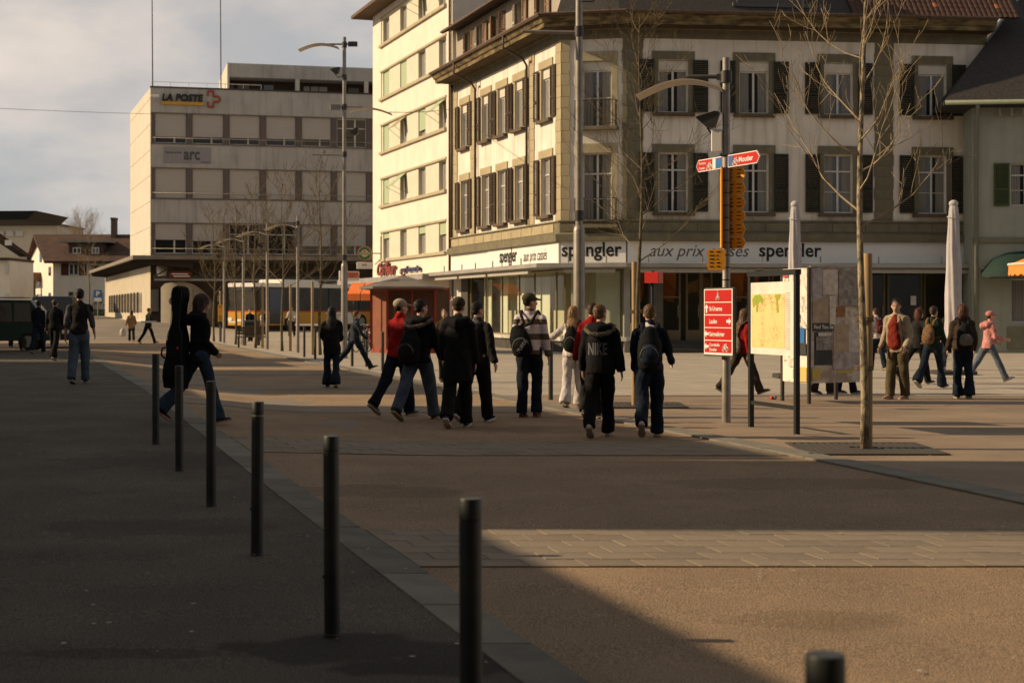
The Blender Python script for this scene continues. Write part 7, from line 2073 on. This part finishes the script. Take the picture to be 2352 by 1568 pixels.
stripe = bpy.data.materials.new('striped_knit'); stripe.use_nodes = True
n, l = stripe.node_tree.nodes, stripe.node_tree.links; b = n['Principled BSDF']; b.inputs['Roughness'].default_value = .95
tcn = n.new('ShaderNodeTexCoord'); sp_ = n.new('ShaderNodeSeparateXYZ'); r = n.new('ShaderNodeValToRGB'); mr = n.new('ShaderNodeMapRange')
l.new(tcn.outputs['Object'], sp_.inputs[0]); l.new(sp_.outputs[2], mr.inputs[0]); mr.inputs[1].default_value = .85; mr.inputs[2].default_value = 1.55; l.new(mr.outputs[0], r.inputs[0])
r.color_ramp.interpolation = 'CONSTANT'
el = r.color_ramp.elements; W_, Bn = (.60, .55, .56, 1), (.10, .072, .048, 1)
el[0].position = 0; el[0].color = Bn; el[1].position = .10; el[1].color = W_
for p, c_ in ((.30, Bn), (.42, W_), (.60, Bn), (.70, W_), (.86, Bn), (.93, W_)):
    e_ = el.new(p); e_.color = c_
l.new(r.outputs[0], b.inputs['Base Color'])

WALK = ((22, 6), (-18, 12)); WALK2 = ((-20, 22), (24, 4))
# -- left side group
person('man in black vest, grey shirt and blue jeans walking away on the left pavement', 182, 881, 1.78, 4, ((-6, 16), (8, 3)), ((-8, 22, 12), (8, 28, 10)), dict(tm=denim, jm=black2, jn='vest', sleeve=.0, jl=-.02, shirt_sleeves=grey, hairm=hblack, shoe=shoed, tw=1.1), vox=.018)
person('figure in black jacket and black flared trousers walking left of the man in the vest', 125, 828, 1.70, -6, ((16, 4), (-16, 10)), ((-10, 20, 8), (12, 20, 8)), dict(tm=black, jm=black, hairm=hbrown, flare=1.3, shoe=shoed), vox=.022)
person('figure in dark blue jacket and jeans among the walkers at the left edge', 88, 812, 1.70, -10, ((-14, 14), (14, 4)), ((10, 20, 8), (-10, 20, 8)), dict(tm=denimd, jm=navy, hairm=hblack, cap=None, shoe=shoed), vox=.022)
person('figure in long brown coat and tan boots with a pink bag at the left edge', 54, 806, 1.68, -5, ((6, 3), (-10, 10)), ((-5, 10, 8), (5, 15, 8)), dict(tm=brown, jm=C('brown_coat', (.022, .016, .011)), jl=.35, hairm=hblack, fem=True, hair='mid', shoe=shoet), vox=.022)
person('small dark figure half hidden at the left edge in front of the green car', 26, 797, 1.62, -5, ((10, 5), (-10, 8)), ((-5, 10, 8), (5, 15, 8)), dict(tm=black, jm=black, hairm=haub, shoe=shoed), vox=.022)
X, Y, z = foot(70, 800)
pb = thing('pink_bag', 'pink wheeled bag beside the figure in the brown coat at the left', 'bag', (X, Y, z))
MB().bbox(-.14, .14, -.1, .1, .08, .55, .03).build('bag', C('pink_bag', (.30, .12, .15)), pb); MB().cyl(-.1, 0, 0, .08, .04, 8).cyl(.1, 0, 0, .08, .04, 8).build('wheel', blackp, pb); MB().tube([(-.1, 0, .55), (-.1, .05, .95), (.1, .05, .95), (.1, 0, .55)], .01, 5).build('handle', blackp, pb)
# -- guitar walker
t, sp, s, loc, A, carried = person('long haired walker in a dark jacket with pale hood lining, carrying a guitar bag', 458, 973, 1.72, -62, ((-27, 14), (17, 6)), ((-4, 26, 4), (4, 44, 2, 40)), dict(tm=denimm, jm=black, hood=1, jl=.05, hairm=hbrown, hair='mid', fem=True, shoe=brown, sole=mat('sole_pink', (.45, .3, .22), .8), flare=1.35, collar=C('hood_lining', (.42, .41, .46))), lean=3, vox=.0145)
gbag = thing('guitar_bag', 'tall black guitar bag with a small red mark on the long haired walker\'s back', 'guitar bag', (loc[0], loc[1], loc[2]), R(-30)); gbag.scale = (s, s, s)
K = MB()
pf2 = [(-.165, -.10), (-.205, 0.03), (-.20, .16), (-.155, .30), (-.15, .38), (-.165, .48), (-.14, .60), (-.09, .70), (-.085, .95), (-.11, 1.12), (-.085, 1.20), (0, 1.225)]
pf2 = [(x * .88, z_) for x, z_ in pf2]
pr2 = pf2 + [(-x, z_) for x, z_ in reversed(pf2[:-1])]
K.prism([(x, z_) for x, z_ in pr2], -.075, .075, 'y')
gm_ = remesh(K, .014, 3, name='bag'); folds(gm_, .004, 4); gm_.materials.append(bagblack)
o = put('bag', gm_, gbag, (-.24, -.17, .56)); o.rotation_euler = (R(-2), R(2), 0)
def gput(mb, name, m_):
    o = mb.build(name, m_, gbag, smooth=True, loc=(-.24, -.17, .56)); o.rotation_euler = (R(-2), R(2), 0)
gput(MB().tube([(x * .93, -.078, z_ * .98 + .01) for x, z_ in pr2], .004, 5), 'piping', mat('piping_dark', (.05, .05, .05), .7))
gput(MB().tube([(-.2, -.02, .42), (-.25, -.02, .40), (-.26, -.02, .32), (-.2, -.02, .28)], .012, 6), 'handle', bagblack)
gput(MB().ell((.07, -.085, .42), (.022, .006, .022), 8), 'red_mark', rsg)
gput(MB().bbox(-.14, .14, -.10, -.07, .0, .26, .02), 'pocket', bagblack)
# -- far people in the sun
person('woman in a tan coat walking in the sun before the post building', 302, 784, 1.62, 20, ((10, 6), (-12, 10)), ((-12, 10, 20), (10, 30, 15)), dict(tm=black2, jm=tan, jl=.18, hairm=haub, hair='mid', fem=True, shoe=shoed, jw=1.1), vox=.026)
Xw, Yw, zw = foot(296, 781)
bg2 = thing('carrier_bag', 'white plastic carrier bag hanging from the hand of the woman in tan', 'bag', (Xw - .30, Yw, zw + .28)); K = MB(); K.rtube([(0, 0, 0), (0, 0, .22), (0, 0, .34)], [.17, .16, .05], 10, lat=(1, 0, 0), r2=[.08, .08, .03]); K.build('bag', whitec, bg2, smooth=True)
MB().tube([(-.03, 0, .34), (0, 0, .47), (.03, 0, .34)], .008, 5).build('handle', whitec, bg2)
t, sp, s, loc, A, carried = person('man in a dark green jumper holding a white folder before the post building', 340, 790, 1.74, -50, ((-20, 16), (22, 4)), ((10, 70, 10), (-10, 20, 12)), dict(tm=black, jm=greenc, hairm=haub, shoe=shoed), vox=.026)
fo = thing('folder', 'white folder held at the waist of the man in dark green', 'folder', (loc[0] + .08, loc[1] - .22, loc[2] + 1.02), R(5)); MB().box(-.36, .36, -.02, .02, -.03, .05).build('cover', whitep, fo)
person('person in navy jacket standing behind the litter bin at the bus', 575, 784, 1.70, 170, ((4, 3), (-4, 4)), ((5, 20, 5), (5, 20, 5)), dict(tm=black2, jm=navy, hairm=hbrown, shoe=shoed), vox=.026)
person('person in open dark jacket over a white shirt walking by the bus door', 604, 785, 1.73, 165, ((-16, 12), (16, 3)), ((15, 20, 8), (-12, 20, 8)), dict(tm=black, jm=black2, open_front=whitec, hairm=hsand, shoe=shoed), vox=.026)
person('person in a white shirt and dark trousers walking towards the camera before the bus', 670, 773, 1.72, 175, ((-12, 12), (12, 3)), ((15, 60, 12), (20, 60, 12)), dict(tm=black2, jm=whitec, jn='shirt', hairm=hsand, shoe=shoed), vox=.026)
# -- the middle group
t, sp, s, loc, A, carried = person('long haired girl in long black jacket and flared jeans left of the tall lamp post', 762, 890, 1.66, 5, ((6, 4), (-8, 12)), ((8, 60, 8), (10, 60, 8)), dict(tm=denimd, jm=black, jl=.16, jw=1.12, hairm=hblack, hair='long', fem=True, flare=1.55, shoe=shoed), vox=.018)
person('striding walker in dark denim jacket and jeans right beside the tall lamp post', 815, 850, 1.66, -72, ((-32, 10), (30, 2)), ((-25, 15, 8), (22, 20, 8)), dict(tm=denimd, jm=C('denim_jacket', (.035, .042, .055)), hairm=hsand, hair='short', fem=True, shoe=shoed), vox=.02)
person('man in a beige baseball cap and red jumper walking away beside the kiosk', 915, 955, 1.76, -38, ((-22, 18), (12, 5)), ((14, 55, 8), (10, 50, 8)), dict(tm=navy, jm=redc, jn='jumper', hairm=hblack, cap=caps, shoe=shoed, tw=1.12), hy=-22, vox=.0155)
person('boy in light jeans and black fur hooded jacket in wide stride', 962, 964, 1.78, -28, ((-26, 10), (20, 3)), ((-12, 20, 10), (12, 20, 10)), dict(tm=denim, jm=black, hood=1, fur=1, jl=.03, jw=1.08, hairm=hblack, shoe=brown, sole=mat('sole_olive', (.30, .24, .12), .8), tw=1.16, backpack=dict(label='black backpack with a curved grey seam on the boy in light jeans', m=bagblack, size=(.17, .24, .11), z=.12, x=-.03)), hy=-25, vox=.0145)
person('walker in a long black hooded coat and black trousers in the middle of the group', 1052, 981, 1.76, -8, ((-12, 24), (8, 2)), ((0, 40, 8), (-4, 20, 8)), dict(tm=black, jm=black, jl=.26, jw=1.14, hood=1, hairm=hbrown, beanie=mat('cap_brown', (.040, .028, .014), .9), shoe=shoed, sole=shoew, tw=1.2, collar=C('brown_collar', (.045, .028, .014))), vox=.0145)
person('black haired boy in a dark zipped jacket half hidden behind the black coated walker', 1093, 969, 1.72, -28, ((-18, 16), (14, 4)), ((8, 20, 8), (-8, 14, 16)), dict(tm=black, jm=black2, jl=.04, hairm=hblack, shoe=navy, sole=shoew, tw=1.15, collar=grey), hy=-30, vox=.0155)
person('brown haired woman half hidden between the fur hooded boy and the black coated walker', 1022, 878, 1.64, 175, ((8, 4), (-8, 6)), ((5, 20, 8), (5, 20, 8)), dict(tm=black, jm=brown, jl=.1, hairm=hbrown, hair='mid', fem=True, shoe=shoed), vox=.022)
person('tall boy in a brown and white striped jumper and dark baseball cap', 1216, 957, 1.84, -12, ((-2, 3), (10, 20)), ((2, 12, 6), (-4, 12, 12)), dict(tm=denimd, jm=stripe, jn='striped_jumper', hairm=hblack, cap=capd, shoe=shoed, sole=mat('sole_red', (.25, .03, .02), .7), tw=1.06, jf=.007,
       backpack=dict(label='black drawstring sports bag with grey lettering slung on the striped jumper boy', m=bagblack, size=(.15, .22, .075), z=.12, x=-.10, roll=-18, sling=1, text='PUMA', tw=.20, trot=-38, tx=.05)), hy=-55, vox=.0135)
person('blond girl in a white hooded top and white trousers with a black backpack', 1316, 937, 1.65, -14, ((-8, 14), (8, 2)), ((20, 80, 48, -60), (10, 50, 8)), dict(tm=whitec, jm=whitec, jn='hooded_top', hairm=hblond, hair='long', fem=True, shoe=beigec, flare=1.3, backpack=dict(label='black backpack with a hanging strap on the girl in white', m=bagblack, size=(.125, .22, .08), z=.22)), vox=.0145)
person('boy in a red jacket almost hidden behind the boy with big letters on his jacket', 1360, 958, 1.70, -8, ((-14, 12), (12, 4)), ((4, 12, 12), (4, 20, 6)), dict(tm=black2, jm=redc, hairm=hbrown, shoe=shoed), vox=.018)
person('boy in a dark hooded jacket with big grey letters across the back', 1378, 1003, 1.66, -10, ((-13, 24), (9, 2)), ((4, 14, 10), (-8, 16, 14)), dict(tm=black, jm=black, hood=1, fur=1, jl=.05, jw=1.14, hairm=hsand, shoe=shoew, tw=1.12, print='NIKE', printpos=(-.02, .21, .25, .155)), hy=-35, vox=.0135)
person('short haired blond boy in a navy jacket with a white collar', 1492, 1004, 1.66, -6, ((-18, 26), (8, 2)), ((4, 22, 6), (10, 45, 16)), dict(tm=denimd, jm=navy, jl=.0, hairm=hsand, shoe=shoew, tw=1.14, collar=whitec, backpack=dict(label='large dark blue backpack with grey piping on the blond boy', m=bagblack, pm=bagblue, size=(.155, .27, .12), z=.20)), vox=.0135)
# -- between and behind the boards
person('long haired woman in a red top seen between the red guide board and map board', 1706, 906, 1.66, -72, ((-28, 8), (24, 3)), ((10, 20, 8), (-8, 10, 10)), dict(tm=brown, jm=redc, jn='top', hairm=hsand, hair='long', fem=True, shoe=shoed, backpack=dict(label='grey shoulder bag on the woman in the red top', m=baggrey, size=(.17, .16, .07), z=.06, x=.02, sling=1)), vox=.0155)
person('walker behind the poster column of whom only brown trouser legs show under the panel', 1893, 905, 1.7, -60, ((-8, 8), (6, 3)), ((0, 10, 6), (0, 10, 6)), dict(tm=brown, jm=black2, hairm=hbrown, shoe=shoed), vox=.02)
person('walker behind the poster column of whom only dark blue trouser legs show under the panel', 1943, 904, 1.7, -70, ((-6, 6), (8, 3)), ((0, 10, 6), (0, 10, 6)), dict(tm=navy, jm=black2, hairm=hbrown, shoe=shoed), vox=.02)
person('smiling man with receding dark hair in an open beige jacket, red shirt and khaki trousers', 2062, 916, 1.80, 138, ((-4, 4), (9, 5)), ((-6, 40, 10), (4, 30, 10)), dict(tm=khaki, jm=beigec, jl=.06, jw=1.08, hairm=hblack, shoe=shoet, tw=1.1, open_front=shirtr, face=1), hy=22, hp_=-10, vox=.0135)
person('person with dark hair in a white and navy jacket and jeans behind the smiling man', 2014, 850, 1.66, 25, ((10, 3), (-12, 8)), ((0, 20, 8), (0, 20, 8)), dict(tm=denimd, jm=whitec, hairm=hbrown, hair='short', shoe=shoed, backpack=dict(label='small dark red backpack on the person in white behind the smiling man', m=C('bag_red', (.12, .02, .02)), size=(.12, .2, .07))), vox=.02)
person('auburn haired woman in a black coat striding left behind the smiling man', 2108, 882, 1.66, -60, ((-34, 14), (16, 4)), ((-14, 20, 10), (10, 20, 8)), dict(tm=black, jm=black2, jl=.06, hairm=haub, hair='mid', fem=True, shoe=shoed), vox=.018)
person('dark haired walker in a black jacket with a tan backpack and flared jeans', 2142, 892, 1.70, -45, ((-26, 12), (18, 4)), ((-4, 20, 8), (12, 20, 8)), dict(tm=denimd, jm=greenc, jf=.007, hairm=hbrown, hair='short', fem=True, flare=1.35, shoe=shoed, backpack=dict(label='tan canvas backpack on the walker in flared jeans', m=bagtan, size=(.14, .19, .09), z=.2)), vox=.017)
person('brown haired walker with a cream scarf and pale jeans behind the tan backpack', 2183, 850, 1.70, 20, ((14, 4), (-14, 10)), ((0, 20, 8), (0, 20, 8)), dict(tm=denimg, jm=greenc, hairm=haub, hair='short', shoe=shoew, collar=scarf), vox=.02)
person('curly auburn haired walker in a dark brown jacket with a grey and black backpack', 2212, 915, 1.70, -5, ((4, 3), (-5, 8)), ((6, 25, 12), (6, 25, 12)), dict(tm=denimd, jm=brown, jw=1.12, hairm=haub, hair='mid', fem=True, flare=1.4, shoe=shoed, backpack=dict(label='grey and black backpack on the curly auburn haired walker', m=bagblack, pm=baggrey, size=(.16, .22, .10), z=.18)), vox=.0155)
person('girl in a pink hooded jacket, pink cap and blue jeans striding to the right', 2270, 879, 1.62, -80, ((-30, 4), (28, 2)), ((6, 60, 10), (10, 70, 12)), dict(tm=denimg, jm=pinkc, jl=.02, hood=1, hairm=hbrown, cap=mat('cap_pink', (.50, .2, .2), .9), fem=True, shoe=mat('shoe_beige', (.5, .36, .28), .7), sole=shoew), vox=.017)
